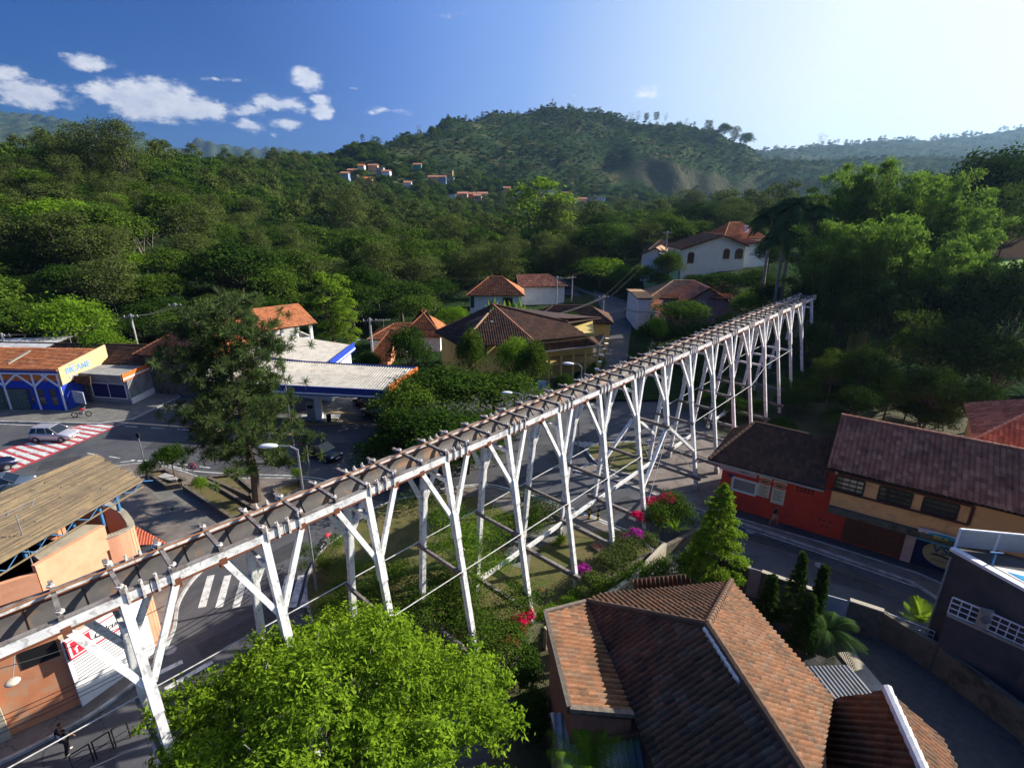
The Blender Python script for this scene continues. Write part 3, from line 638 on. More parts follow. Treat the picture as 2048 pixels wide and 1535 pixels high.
for k, hang in posts.items():
    tp = node('trestle', aq, dp(k, -.9, 0)); g0 = gnd.get(k, .1)
    for side in (1, -1):
        z0 = 6.6 if hang else (g0 if not (k == 28) else .1)
        mb = MB(); top = DZ-.34; th = .25 if k < 30 else .22
        mb.beam(legp(k, side, top), legp(k, side, z0), .27, th, M['white'], up=av)
        if not hang and k < 34: mb.beam(legp(k, side, z0+.0), legp(k, side, z0+.5), .36, .36, M['pole'], up=av)
        mb.build('leg', None, tp)
        if k < 52:
            zn = DZ-3.1
            for dk in (-1, 1):
                mb = MB(); mb.beam(dp(k+dk, -.1 if side > 0 else -WD+.1, DZ-.36), legp(k, side, zn)+av*dk*.1, .17, .2, M['white'], up=av)
                mb.beam(dp(k+dk, -.1 if side > 0 else -WD+.1, DZ-.24), dp(k+dk, -.1 if side > 0 else -WD+.1, DZ-.6), .22, .22, M['redwood'], up=av)
                mb.build('arm', None, tp)
            mb = MB(); a = legp(k, side, zn+.35); b = legp(k, side, zn-1.0); mb.beam(a+an*.02*side, b, .34, .3, M['white'], up=av); mb.build('sleeve', None, tp)
    def tie(z, ext=.25, h_=.2, w_=.12, nm='tie_beam'):
        mb = MB(); a, b = legp(k, 1, z), legp(k, -1, z); d = (a-b).normalized(); o_ = av*.18
        mb.beam(a+d*ext-o_, b-d*ext-o_, w_, h_, M['oldwood'] if z < 7 else M['white']); mb.build(nm, None, tp)
    tie(DZ-1.15, .05)
    if hang: tie(6.9, .3, .24, .2)
    elif k <= 46:
        tie(5.9 if k < 40 else 7.0, .2)
        tie(1.35 if k < 30 else g0+.9, .5, .28, .2, 'sill_beam')
for side in (1, -1):                                            # long steel tie rods at two levels
    mb = MB(); L = [legp(k, side, 6.05)+an*.2*side for k in (-3, 1, 4, 7, 10, 13, 16, 19, 22)]; mb.path(L, .024, 6, M['rod']); mb.build('tie_rod', None, aq)
    mb = MB(); mb.path([legp(k, side, 6.05 if k < 40 else 7.1)+an*.2*side for k in (28, 31, 34, 37, 40, 43, 46)], .024, 6, M['rod']); mb.build('tie_rod', None, aq)
for side in (1, -1):                                            # the raking struts that carry the hanging post over the street
    for k, dk in ((22, -1), (28, 1)):
        mb = MB(); mb.beam(legp(25, side, 6.8)+av*dk*.12, legp(k, side, 3.6 if side > 0 else 4.0)-av*dk*.1, .2, .22, M['white'], up=an); mb.build('strut', None, aq)
        mb = MB(); mb.cyl(legp(k, side, 1.5), legp(25, side, 6.4), .02, None, 5, M['rod']); mb.cyl(legp(k, side, 1.9)+an*.2, legp(25, -side, 6.6), .016, None, 5, M['rod']); mb.build('rod', None, aq)
for k0_, k1_, s_ in ((13, 16, 0), (16, 19, 0), (19, 22, 0), (22, 28, 0), (37, 40, 0), (31, 34, 0)):   # low longitudinal beams
    for side in ((-1,) if k0_ < 22 else (-1,)):
        mb = MB(); mb.beam(legp(k0_, side, 1.2)+an*.3, legp(k1_, side, 1.3)+an*.3, .16, .26, M['white']); mb.build('ground_beam', None, aq)
# ------------------------------------------------------------------ buildings
class Plane:
    def __init__(s, a, b, c): s.o = Vector(a); s.n = (Vector(b)-s.o).cross(Vector(c)-s.o).normalized()
    def at(s, x, y):
        r = ray(x, y); cpos = Vector((0, 0, H)); t_ = (s.o-cpos).dot(s.n)/r.dot(s.n); return cpos+r*t_
def xy(p): return (p[0], p[1])
def wallpoly(t, poly, z0, z1, m, name='wall'):
    mb = MB(); mb.prism(poly, z0, z1, m); return mb.build(name, None, t)
def rhouse(t, A, B, dep, z0, ze, zr, wallm, tilem, over=.45, hip=(0, 0), ridge_at=.5, tw=.26, th=.4, nseg=4, ridges=True, z0b=None):
    """front wall A->B seen left to right, depth away from the viewer"""
    A, B = Vector((A[0], A[1], 0)), Vector((B[0], B[1], 0)); d = (B-A).normalized(); n = Vector((-d.y, d.x, 0)); L = (B-A).length
    pl = [A, B, B+n*dep, A+n*dep]; mb = MB(); mb.prism([xy(p) for p in pl], z0, ze, wallm); zv = Vector((0, 0, 1))
    rk = ridge_at*dep; up = lambda p, z: Vector((p.x, p.y, z))
    for end, base in ((0, A), (1, B)):
        if not hip[end]:
            q = [up(base, ze), up(base+n*dep, ze), up(base+n*rk, zr-.12)]; o_ = d*(.12 if end == 0 else -.12)
            mb.add([*q, *[p+o_ for p in q]], [(0, 1, 2), (5, 4, 3), (0, 3, 4, 1), (1, 4, 5, 2), (2, 5, 3, 0)], wallm)
    mb.build('wall', None, t)
    g = (zr-ze)/rk; g2 = (zr-ze)/(dep-rk); zo = ze-g*over; zo2 = ze-g2*over
    hl, hr = hip; oa = over
    r0, r1 = A+n*rk+d*(hl if hl else -oa), B+n*rk-d*(hr if hr else -oa)
    f0, f1 = A-n*over-d*oa, B-n*over+d*oa; b0, b1 = A+n*(dep+over)-d*oa, B+n*(dep+over)+d*oa
    rf = node('roof', t)
    slope('roof_slope', [up(f0, zo+.1), up(f1, zo+.1), up(r1, zr+.1), up(r0, zr+.1)], tilem, rf, tw, th, nseg=nseg)
    slope('roof_slope', [up(b1, zo2+.1), up(b0, zo2+.1), up(r0, zr+.1), up(r1, zr+.1)], tilem, rf, tw, th, nseg=nseg)
    if hl: slope('roof_slope', [up(b0, zo2+.1), up(f0, zo+.1), up(r0, zr+.1)], tilem, rf, tw, th, nseg=nseg)
    if hr: slope('roof_slope', [up(f1, zo+.1), up(b1, zo2+.1), up(r1, zr+.1)], tilem, rf, tw, th, nseg=nseg)
    if ridges:
        ridge(rf, up(r0, zr+.16), up(r1, zr+.16), tilem, .12)
        if hl: ridge(rf, up(f0, zo+.16), up(r0, zr+.16), tilem, .1, 'hip_tiles')
        if hr: ridge(rf, up(f1, zo+.16), up(r1, zr+.16), tilem, .1, 'hip_tiles')
    return A, B, d, n
# ---- red café house and ochre two-storey house on the right
u = (G(1898, 1145)-G(1516, 1029)); u.z = 0; u.normalize(); nn = Vector((-u.y, u.x, 0))
RA = G(1435, 1006); RA.z = 0
t = thing('red_house', 'red single-storey house with menu posters beside the striding aqueduct legs', 'house', RA)
RB = RA+u*((G(1645, 1068)-RA).dot(u))
LR = (RB-RA).length
wallpoly(t, [xy(RA), xy(RB), xy(RB+nn*5.2), xy(RA+nn*5.2)], 0, 4.2, M['redwall'])
pA = G(1418, 918, 4.3); pB = pA+u*(LR+.9); pl = Plane(pA, pB, G(1510, 845, 6.3)); rf = node('roof', t)
r0 = G(1510, 845, 6.3); r1 = r0+u*3.6; bk = r0+nn*2.2-u*3.6; bk.z = 4.3
slope('roof_slope', [pA, pA+u*(LR+.35), pA+u*(LR+.35)+(r1-r0).dot(u)*0*u+(r0-pA-u*(r0-pA).dot(u)), r0], T['dark'], rf, .26, .4, nseg=5)
hp = G(1436, 905, 4.3)+nn*6.6
slope('roof_slope', [Vector((*xy(pA+nn*7.2), 4.3)), pA, r0], T['dark'], rf, .26, .4, nseg=5)
ridge(rf, pA+Vector((0, 0, .08)), r0+Vector((0, 0, .08)), T['dark'], .12, 'hip_tiles'); ridge(rf, r0+Vector((0, 0, .06)), r0+u*(LR-3.6), T['dark'], .12)
mb = MB(); mb.beam(pA-nn*.05-Vector((0, 0, .12)), pA+u*(LR+.3)-nn*.05-Vector((0, 0, .12)), .1, .1, M['ledge']); mb.beam(pA-u*.04-Vector((0, 0, .08)), pA-u*.04+nn*7.2-Vector((0, 0, .08)), .12, .12, M['ledge']); mb.build('gutter', None, rf)
def son(x): return (G(x[0], x[1])-RA).dot(u)
def wz(x, y, base=RA, un=u):
    """position along the wall and height of a pixel on the wall plane"""
    p = Plane(base, base+un, base+Vector((0, 0, 1))).at(x, y); return (p-base).dot(un), p.z
s0, z1 = wz(1467, 952); s1, z0 = wz(1510, 990)
window(t, RA, RB, s0, s1, z0, z1-.05, 1, M['whitepaint'], mat('shutter_grey', (.3,.28,.24), (.22,.21,.2), .6, 6), 1, 1, .16)
a0, zt = wz(1440, 930); a1, zb = wz(1513, 955)
o = panel('poster_board', t, RA, RB, a0, a1, 3.05, 3.75, mat('poster_pink', (.62,.5,.5), (.55,.3,.42), .6, 1.1), 1, .05)
lettering('lettering', o, 'BISTRO', RA, RB, a1-1.15, 3.2, .2, M['black'], 1, .06)
for q0, q1, zt_, zb_ in ((1515, 1541, 3.35, 1.7), (1545, 1573, 3.3, 1.45)):
    b0_, _ = wz(q0, 975); b1_, _ = wz(q1, 975)
    o = panel('poster', t, RA, RB, b0_, b1_, zb_, zt_, mat('poster_cream', (.62,.55,.4), (.6,.62,.5), .6, 1.6), 1, .04)
    mb = MB(); q, d_, n_ = rect_on(RA, RB, b0_+.1, b1_-.1, zt_-.62, zt_-.1, .05, 1); cq = sum((Vector(a) for a in q), Vector())/4
    for w_, h_, mm, of in ((.52, .26, M['redsign'], .0), (.4, .16, M['cream'], .012), (.3, .08, M['brownwood'], .02)):
        vs = [cq+d_*(w_*math.cos(i*.5236))+Vector((0, 0, h_*math.sin(i*.5236)))+n_*of for i in range(12)]; mb.add(vs, [tuple(range(12))], mm)
    mb.build('dish_picture', None, o)
    mb = MB(); 
    for j in range(5): mb.add([Vector(p)+n_*.01 for p in rect_on(RA, RB, b0_+.15, b1_-.15-.1*(j % 2), zt_-.85-.17*j, zt_-.8-.17*j, .045, 1)[0]], [(0, 1, 2, 3)], M['brownwood'])
    mb.build('menu_lines', None, o)
v0, vt = wz(1594, 972); v1, vb = wz(1622, 984)
vb_ = MB()
for i in range(5):
    for j in range(2): q, d_, n_ = rect_on(RA, RB, v0+i*.24, v0+i*.24+.16, vt-.12-j*.22, vt+.02-j*.22, .012, 1); vb_.add(q, [(0, 1, 2, 3)], M['black'])
vb_.build('vent_blocks', None, t)
mb = MB()
for x_, y_ in ((1639,1038),(1649,1041),(1661,1044),(1643,1051),(1653,1053)):
    s_, z_ = wz(x_, y_); q, d_, n_ = rect_on(RA, RB, s_-.09, s_+.09, z_-.05, z_+.05, .012, 1); mb.add(q, [(0, 1, 2, 3)], M['black'])
mb.build('wall_vents', None, t)
panel('number_plate', t, RA, RB, *(wz(1456, 950)[0], wz(1468, 950)[0]), 2.62, 2.85, M['bluesign'], 1, .03)
# ochre house
YA = RB.copy(); t = thing('ochre_house', 'two-storey ochre house with long dark red tiled roof and brown shuttered windows', 'house', YA)
LY = 22; YB = YA+u*LY; zE = 5.9
wallpoly(t, [xy(YA), xy(YB), xy(YB+nn*8), xy(YA+nn*8)], 0, 2.75, M['redwall'], 'ground_floor_wall')
U0 = YA-nn*.55; wallpoly(t, [xy(U0), xy(U0+u*LY), xy(U0+u*LY+nn*8.5), xy(U0+nn*8.5)], 2.75, zE, M['ochre'], 'upper_wall')
mb = MB(); mb.beam(U0-nn*.12+Vector((0, 0, 2.62)), U0-nn*.12+u*LY+Vector((0, 0, 2.62)), .5, .42, M['mosswall']); mb.build('canopy_ledge', None, t)
eA = G(1618, 925, 5.75); dlt = eA-U0; eA = U0+nn*min(-.5, dlt.dot(nn))+u*(-.55); eA.z = 5.75; eB = eA+u*(LY+1); gA = eA+nn*4.6; gA.z = 8.0
rf = node('roof', t); slope('roof_slope', [eA, eB, gA+u*(LY+1), gA], T['red'], rf, .3, .42, .05, nseg=6)
slope('roof_slope', [eB+nn*9.2, eA+nn*9.2, gA, gA+u*(LY+1)], T['red'], rf, .3, .42, .05, nseg=4)
ridge(rf, gA+Vector((0, 0, .08)), gA+u*(LY+1)+Vector((0, 0, .08)), T['red'], .14)
gb = MB(); q = [eA+u*.5, eA+nn*9.2+u*.5, gA+u*.5]; q[0] = q[0]-Vector((0, 0, .3)); q[1] = q[1]-Vector((0, 0, .3)); q[2] = q[2]-Vector((0, 0, .2)); gb.add([*q, *[p+u*.15 for p in q]], [(0, 1, 2), (5, 4, 3), (0, 3, 4, 1), (1, 4, 5, 2), (2, 5, 3, 0)], M['ochre']); gb.build('gable_wall', None, t)
Ub = U0+u*LY
def wy(x, y): return wz(x, y, U0, u)
fr0, ft = wy(1653, 940); fr1, fb = wy(1940, 1035)
zb, ztp = wy(1800, 1008)[1], 5.35; zb = 4.05
mb = MB()
for a_, b_, th_ in (((fr0, zb), (fr1, zb), .1), ((fr0, ztp), (fr1, ztp), .14), ((fr0, zb), (fr0, ztp), .1), ((fr1, zb), (fr1, ztp), .1)):
    mb.beam(U0+u*a_[0]-nn*.08+Vector((0, 0, a_[1])), U0+u*b_[0]-nn*.08+Vector((0, 0, b_[1])), .16, th_, M['brownwood'], up=(0, 0, 1))
mb.build('window_band_frame', None, t)
for xa, xb in ((1667, 1724), (1760, 1826), (1855, 1926)):
    sa, sb = wy(xa, 975)[0], wy(xb, 990)[0]
    window(t, U0, Ub, sa, sb, zb+.1, ztp-.2, 1, M['darkwood'], glass('dim_glass', (.05,.05,.045)), 4, 3, .1, .06)
def wg(x, y): return wz(x, y, YA, u)
g0, g1 = wg(1685, 1060)[0], wg(1800, 1110)[0]
panel('garage_door', t, YA, YB, g0, g1, .12, 2.35, M['brownwood'], 1, .08)
p0, p1 = wg(1803, 1100)[0], wg(1823, 1105)[0]
panel('pilaster', t, YA, YB, p0, p1, .1, 2.45, mat('pale_pink_plaster', (.6,.42,.38), (.5,.34,.32), .9, 2), 1, .3)
p2, p3 = wg(1826, 1100)[0], wg(1935, 1120)[0]
o = panel('shop_front', t, YA, YB, p2, p3+1.0, .05, 2.3, M['navy'], 1, .1)
cq = YA+u*((p2+p3)/2+.35)-nn*.12+Vector((0, 0, 1.25)); mb = MB(); mb.add([cq+u*(1.28*math.cos(i*.2618))+Vector((0, 0, .92*math.sin(i*.2618))) for i in range(24)], [tuple(range(24))], mat('emblem_cream', (.42,.36,.2), (.36,.3,.17), .8, 2)); e_ = mb.build('round_emblem', None, o)
lettering('lettering', e_, 'VSL', YA, YB, (p2+p3)/2+.35-.82, 1.32, .78, mat('emblem_blue', (.02,.12,.24), rough=.7), 1, .135, bold=.02)
lettering('lettering', e_, 'SERVICOS E LIMPEZA', YA, YB, (p2+p3)/2+.35-.72, .72, .155, M['darkwood'], 1, .135)
mb = MB(); c0 = cq-Vector((0, 0, .12))-nn*.012; mb.add([c0+u*(-.8+1.6*i/8)+Vector((0, 0, .06*math.sin(i*.9)+s_*.07)) for s_ in (1, -1) for i in range(9)], [(i, i+1, 10+i, 9+i) for i in range(8)], M['darkwood']); mb.build('ribbon', None, e_)
sa, sb = wy(1838, 1050)[0], wy(1925, 1075)[0]
o = panel('sign_board', t, U0-nn*.25, Ub-nn*.25, sa, sb, 2.3, 3.12, mat('sign_white', (.72,.7,.72), rough=.5), 1, .08)
panel('blue_stripe', o, U0-nn*.34, Ub-nn*.34, sa, sb, 2.3, 2.5, mat('sign_cyan', (.02,.33,.5), rough=.5), 1, .01)
cq = U0+u*((sa+sb)/2+.2)-nn*.36+Vector((0, 0, 2.82)); mb = MB(); mb.add([cq+u*(.85*math.cos(i*.39))+Vector((0, 0, .24*math.sin(i*.39))) for i in range(16)], [tuple(range(16))], mat('sign_cyan', (.02,.33,.5))); mb.build('oval', None, o)
lettering('lettering', o, 'BELA', U0, Ub, (sa+sb)/2+.2-.52, 2.7, .34, mat('sign_yellow', (.75,.6,.05)), 1, .4)
for s_, cc in ((.3, M['orange']), (.75, mat('sign_purple', (.2,.15,.45)))):
    mb = MB(); cq = U0+u*(sa+s_)-nn*.35+Vector((0, 0, 2.75)); mb.add([cq+u*(.15*math.cos(i*1.256+.3))+Vector((0, 0, .2*math.sin(i*1.256+.3))) for i in range(5)], [tuple(range(5))], cc); mb.build('sign_shape', None, o)
# house behind on the right with a hipped roof
A_ = YA+nn*10.5+u*8.5; t = thing('hip_roofed_house', 'dark red pyramid-roofed house behind the ochre house at the right edge', 'house', (A_.x, A_.y, 0))
rhouse(t, xy(A_), xy(A_+u*12), 8.5, 0, 6.2, 8.9, M['ochre'], T['red'], .6, (4.2, 4.2), tw=.3, th=.45)
# ---- big tiled house in the right foreground
c_, d_, e_, b_, a_ = G(1415, 1252, 7.3), G(1175, 1205, 4.8), G(1600, 1535, 7.3), G(1462, 1163, 4.5), G(1200, 1187, 4.5)
t = thing('tiled_house', 'large foreground house under a sprawling roof of weathered brown clay tiles', 'house', (7, 16, 0)); rf = node('roof', t)
pE = Plane(c_, e_, b_); pW = Plane(c_, e_, d_); pN = Plane(a_, b_, c_)
ext = (e_-c_).normalized(); e2 = e_+ext*7
f_ = pE.at(1665, 1398); k_ = pE.at(1636, 1560); kk_ = k_.copy(); fk = (k_-f_).normalized()
w_ = f_-c_; a11, a12, b1_ = 1.0, -ext.dot(fk), ext.dot(w_); t_ = (w_-ext*b1_).length/max(.05, (fk-ext*ext.dot(fk)).length); X_ = f_+fk*t_; k_ = f_+fk*min(t_*.98, 12)
e2 = c_+ext*((X_-c_).dot(ext)+2.0)
slope('roof_slope', [b_, f_, X_, c_], T['old'], rf, .25, .4, .07, .06, nseg=8)
v_ = pW.at(1268, 1432); v2 = v_+(v_-d_).normalized()*((e2-v_).length*.55)
slope('roof_slope', [d_, v_, v2, e2, c_], T['shade'], rf, .24, .42, .05, .06, nseg=8)
N_ = slope('roof_slope', [a_, b_, c_, Vector((*xy(d_), pN.o.z+0))+Vector((0, 0, 0)) if False else d_], T['old'], rf, .24, .36, .05, nseg=6)
sl = [d_+Vector((-.05, 0, .02)), G(1090, 1225, 5.6), G(1138, 1418, 5.6), v_+Vector((-.05, 0, .02))]
slope('roof_slope', [sl[3], sl[0], sl[1], sl[2]], T['old'], rf, .25, .4, .065, .05, nseg=8)
ridge(rf, c_+Vector((0, 0, .1)), b_+Vector((0, 0, .1)), T['old'], .14, 'hip_tiles'); ridge(rf, c_+Vector((0, 0, .1)), e2+Vector((0, 0, .1)), T['old'], .15); ridge(rf, d_+Vector((0, 0, .1)), c_+Vector((0, 0, .1)), T['old'], .13, 'hip_tiles')
mb = MB(); 
for i in range(9):
    p = c_.lerp(e2, .03+i*.033); mb.box((p.x-.12, p.y, p.z+.03), (.22, .3, .12), M['whitewall'], .4)
mb.build('mortar', None, rf)
mb = MB(); mb.beam(sl[1]+Vector((0, 0, .06)), sl[2]+Vector((0, 0, .06)), .17, .2, M['stone']); mb.beam(sl[1]+Vector((0, 0, .06)), sl[0]+Vector((0, 0, .08)), .16, .16, M['stone']); mb.beam(sl[2]+Vector((0, 0, .05)), sl[3]+Vector((0, 0, .1)), .2, .18, M['stone']); mb.build('coping', None, rf)
cen = Vector((6.5, 15, 0)); wp = []
for p in (sl[1], sl[2], sl[3], v2, e2, f_, b_, a_):
    p = Vector((p.x, p.y, 0)); wp.append(xy(p+(cen-p).normalized()*.35))
wallpoly(t, wp, 0, 4.0, mat('brick_brown', (.22,.1,.06), (.16,.075,.05), .95, 3, 1, (.08,.05,.04), .6, .8), 'wall')
lw = MB(); lw.slab([sl[1]+Vector((.1, 0, -.1)), sl[2]+Vector((.1, 0, -.1)), sl[3]+Vector((0, .1, -.1)), d_+Vector((0, -.1, -.1))], 1.6, MATS['brick_brown']); lw.build('wall', None, t)
w1, w2, w3, w4 = f_+Vector((0, 0, .02)), G(1772, 1380, 5.9), G(1842, 1535, 5.9), kk_+Vector((0, 0, .02)); wd = (w3-w2).normalized(); w4 = Plane(w1, w2, w3).at(1648, 1500)
slope('roof_slope', [w4+(w4-w1).normalized()*2.0, w1, w2, w3+wd*2.5], T['old'], rf, .24, .36, .045, nseg=6)
w5, w6 = G(1778, 1388, 5.8), G(1915, 1535, 4.2)
slope('roof_slope', [w6+wd*3, Vector((*xy(w6-wd*((w6-w2).dot(wd))), 4.2)), w2, w2+wd*6], T['old'], rf, .24, .36, .045, nseg=6)
ridge(rf, w2+Vector((0, 0, .1)), w3+wd*2+Vector((0, 0, .1)), M['whitewall'], .17, 'white_ridge')
wallpoly(t, [xy(w1), xy(w2), xy(w6-wd*((w6-w2).dot(wd))-Vector((.4, .1, 0))), xy(w6+wd*3-Vector((.4, 0, 0))), xy(w4+wd*2)], 0, 3.2, M['ledge'], 'wing_wall')
t2 = thing('corrugated_shed', 'pale corrugated fibre-cement lean-to below the tiled roof, half in its shadow', 'shed', (*xy(G(1190, 1480)), 0))
g_ = [G(1100, 1424, 3.9), G(1268, 1436, 3.9), G(1310, 1570, 3.2), G(1135, 1570, 3.2)]
slope('roof_sheet', [g_[2], g_[3], g_[0], g_[1]], M['zinc'], t2, .26, 4, .05, 0, nseg=8, thick=.03, under=M['corrgrey'])
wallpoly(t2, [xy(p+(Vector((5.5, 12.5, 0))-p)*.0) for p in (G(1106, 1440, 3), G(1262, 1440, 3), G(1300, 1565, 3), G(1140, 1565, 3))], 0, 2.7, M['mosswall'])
t2 = thing('sheet_roof_shed', 'small grey ribbed lean-to wedged between tiled house wings', 'shed', (*xy(G(1660, 1360, 3)), 0))
g_ = [G(1606, 1332, 3.9), G(1696, 1328, 3.9), G(1746, 1384, 3.7), G(1664, 1402, 3.7)]
slope('roof_sheet', [g_[3], g_[2], g_[1], g_[0]], M['corrgrey'], t2, .18, 4, .025, 0, nseg=6, thick=.03)
wallpoly(t2, [xy(p) for p in (G(1615, 1340, 3.4), G(1690, 1338, 3.4), G(1736, 1384, 3.4), G(1668, 1398, 3.4))], 0, 3.4, M['ledge'])
t2 = thing('tile_roofed_annex', 'small red tiled annex roof peeking above the big brown-tiled house', 'outbuilding', (*xy(G(1325, 1165, 3)), 0))
g_ = [G(1284, 1184, 3.6), G(1392, 1172, 3.6), G(1372, 1148, 4.2), G(1262, 1159, 4.2)]
slope('roof', g_, T['old'], t2, .24, .36, .05, nseg=6); wallpoly(t2, [xy(p) for p in (G(1290, 1182, 3.4), G(1384, 1172, 3.4), G(1368, 1152, 3.4), G(1268, 1160, 3.4))], 0, 3.4, M['mosswall'])
# ---- brown-roofed house in the middle distance
zE = 6.0; a_, b_, ap = G(870, 664, zE), G(921, 692, zE), G(985, 612, 9)
t = thing('brown_roofed_house', 'wide yellow villa with dark brown tiled roofs and shaded verandah behind the leafy trees', 'house', (1, 68, 0)); rf = node('roof', t)
apF = ap.copy(); rL = G(976, 628, 8.6)
slope('roof_slope', [a_, b_, rL, ap], T['dark'], rf, .3, .45, nseg=4)
pV = Plane(b_, G(1072, 687, zE), rL); slope('roof_slope', [b_, G(1072, 687, zE), pV.at(990, 616), rL], T['dark'], rf, .3, .45, nseg=4)
g0_, g1_, g2_ = G(1067, 682, 6.1), G(1176, 671, 6.1), G(1138, 650, 7.2)
pG = Plane(g0_, g1_, ap+Vector((0, 0, .2))); tp = ap+Vector((0, 0, .2))
slope('roof_slope', [g0_, g1_, pG.at(1136, 645), tp], T['dark'], rf, .3, .45, nseg=4)
r_ = pG.at(1136, 645); slope('roof_slope', [G(1205, 655, 6.2), r_+(r_-tp).normalized()*0+Vector((.3, 8, -3.0)), tp+Vector((.5, .8, 0)), r_], T['dark'], rf, .3, .45, nseg=4) if False else None
bk1, bk2 = tp+Vector((6, 9, -2.6)), r_+Vector((6, 9, -2.2)); 
slope('roof_slope', [Vector((*xy(bk2), 6.1)), Vector((*xy(tp+Vector((4.5, 7.5, 0))), 6.4)), tp, r_], T['dark'], rf, .3, .45, nseg=4)
ridge(rf, tp+Vector((0, 0, .1)), r_+Vector((0, 0, .1)), T['dark'], .16); ridge(rf, tp+Vector((0, 0, .1)), g0_+Vector((0, 0, .1)), T['red'], .13, 'verge_tiles'); ridge(rf, b_+Vector((0, 0, .1)), rL+Vector((0, 0, .1)), T['pale'], .13, 'hip_tiles')
ridge(rf, ap+Vector((0, 0, .1)), a_+Vector((0, 0, .1)), T['dark'], .13, 'verge_tiles')
v = [G(1086, 703, 4.8), G(1198, 690, 4.8), G(1208, 672, 5.2), G(1172, 676, 5.9), G(1080, 686, 5.9)]
slope('roof_slope', [v[0], v[1], v[3], v[4]], T['dark'], rf, .3, .45, nseg=4); slope('roof_slope', [v[1], v[2]+Vector((.3, 1.5, 0)), v[3]], T['dark'], rf, .3, .45, nseg=4)
mb = MB(); mb.beam(v[0]+Vector((0, -.1, 0)), v[1]+Vector((0, -.1, 0)), .12, .12, M['steel']); mb.beam(v[1], v[2], .12, .12, M['steel']); mb.build('gutter', None, rf)
wa = [xy(a_+Vector((.8, 0, 0))), xy(b_+Vector((.3, .7, 0))), xy(G(1068, 690, 5)+Vector((0, 1.5, 0))), (4.5, 68.6), (11.0, 70.3), (12.0, 79), (-8, 78)]
wallpoly(t, wa, 0, 6.0, M['yellow'])
FA, FB = Vector((4.8, 66.6, 0)), Vector((11.3, 68.4, 0)); fd = (FB-FA).normalized(); fn = Vector((-fd.y, fd.x, 0))
mb = MB(); mb.slab([FA+Vector((0, 0, 2.7)), FB+Vector((0, 0, 2.7)), FB+fn*2.6+Vector((0, 0, 2.7)), FA+fn*2.6+Vector((0, 0, 2.7))], .22, M['yellow'])
for i in range(5):
    p = FA.lerp(FB, i/4); mb.box((p.x, p.y, 2.4), (.28, .28, 4.8), M['yellow'])
mb.build('verandah', None, t)
mb = MB(); mb.beam(FA+Vector((0, -.05, 3.6)), FB+Vector((0, -.05, 3.6)), .08, .08, M['brownwood'])
for i in range(44): p = FA.lerp(FB, i/43); mb.box((p.x, p.y-.05, 3.15), (.045, .045, .9), M['brownwood'])
mb.build('railing', None, t)
window(t, FA+fn*2.2, FB+fn*2.2, .6, 2.2, .1, 2.3, 1, M['darkwood'], None, 2, 2, name='door', child='pane'); window(t, FA+fn*2.2, FB+fn*2.2, 3.2, 5.4, .9, 2.3, 1, M['darkwood'], None, 3, 2); window(t, FA+fn*2.2, FB+fn*2.2, 1, 2.8, 3.2, 4.9, 1, M['darkwood'], None, 3, 2); window(t, FA+fn*2.2, FB+fn*2.2, 3.8, 5.8, 3.2, 4.9, 1, M['darkwood'], None, 3, 2)
A_, B_ = b_+Vector((.3, .7, 0)), G(1068, 690, 5)+Vector((0, 1.5, 0)); window(t, A_, B_, 1.2, 3.2, 4.0, 5.4, 1, M['darkwood'], None, 2, 2)
A_, B_ = G(1104, 668, 6)+Vector((3, 13, -1)), 0
t = thing('small_brown_roofed_house', 'low brown tiled house tucked behind the wide villa beside the climbing street', 'house', (9, 84, 0))
rhouse(t, (3.5, 84.5), (15.5, 83.2), 7, 0, 4.6, 6.3, M['yellow'], T['dark'], .5, (3, 3), tw=.32, th=.5)
# garden wall of pillars along the street
fp = [G(1192, 772, 0), G(1202, 742, 0), G(1211, 717, 0), G(1214, 695, 0), G(1216, 678, 0)]
t = thing('pillar_fence', 'curved yellow garden wall with white-capped square pillars along the street', 'fence', (fp[0].x, fp[0].y, 0))
mb = MB()
for a, b in zip(fp[:-1], fp[1:]): mb.beam(a+Vector((0, 0, .5)), b+Vector((0, 0, .5)), .2, 1.0, M['yellow'])
mb.build('low_wall', None, t)
Lp = [fp[i].lerp(fp[i+1], k/2) for i in range(4) for k in range(2)]+[fp[4]]
for p in Lp:
    mb = MB(); mb.box((p.x, p.y, 1.15), (.42, .42, 2.3), M['yellow']); o = mb.build('pillar', None, t); m2 = MB(); m2.box((p.x, p.y, 2.36), (.54, .54, .14), M['whitewall']); m2.build('cap', None, o)
mb = MB()
for a, b in zip(Lp[:-1], Lp[1:]):
    for j in range(7): p = a.lerp(b, (j+1)/8); mb.box((p.x, p.y, 1.4), (.04, .04, .9), M['steel'])
mb.build('bars', None, t)
# ---- white house with red hip roof, row 590
A_, B_ = D(940, 628, 112), D(1042, 626, 112)
t = thing('white_house', 'white two-storey house with red tiled roof behind the banana plants', 'house', (A_.x, A_.y, 0))
rhouse(t, xy(A_), xy(B_), 8, 0, D(940, 586, 112).z, D(990, 560, 116).z+.6, M['whitewall'], T['orange'], .7, (4, 4), tw=.34, th=.5)
window(t, A_, B_, 7.0, 9.0, 1.6, 3.4, 1, M['darkwood'], None, 2, 1); window(t, A_, B_, .2, .9, 1.3, 3.6, 1, M['darkwood'], None, 1, 1)
ms = MB(); ms.ball(tuple(A_+Vector((4.6, -.3, 2.6))), .45, M['ledge'], 10, 5, (1, .35, 1)); ms.build('dish_aerial', None, t)
A2 = D(1042, 620, 122); t = thing('long_red_roof_house', 'low house whose dull red roof runs behind the white one', 'house', (A2.x, A2.y, 0))
rhouse(t, xy(A2), xy(A2+Vector((10, 1.5, 0))), 7, 0, 4.4, 6.2, M['whitewall'], T['red'], .6, (0, 3), tw=.34, th=.5)
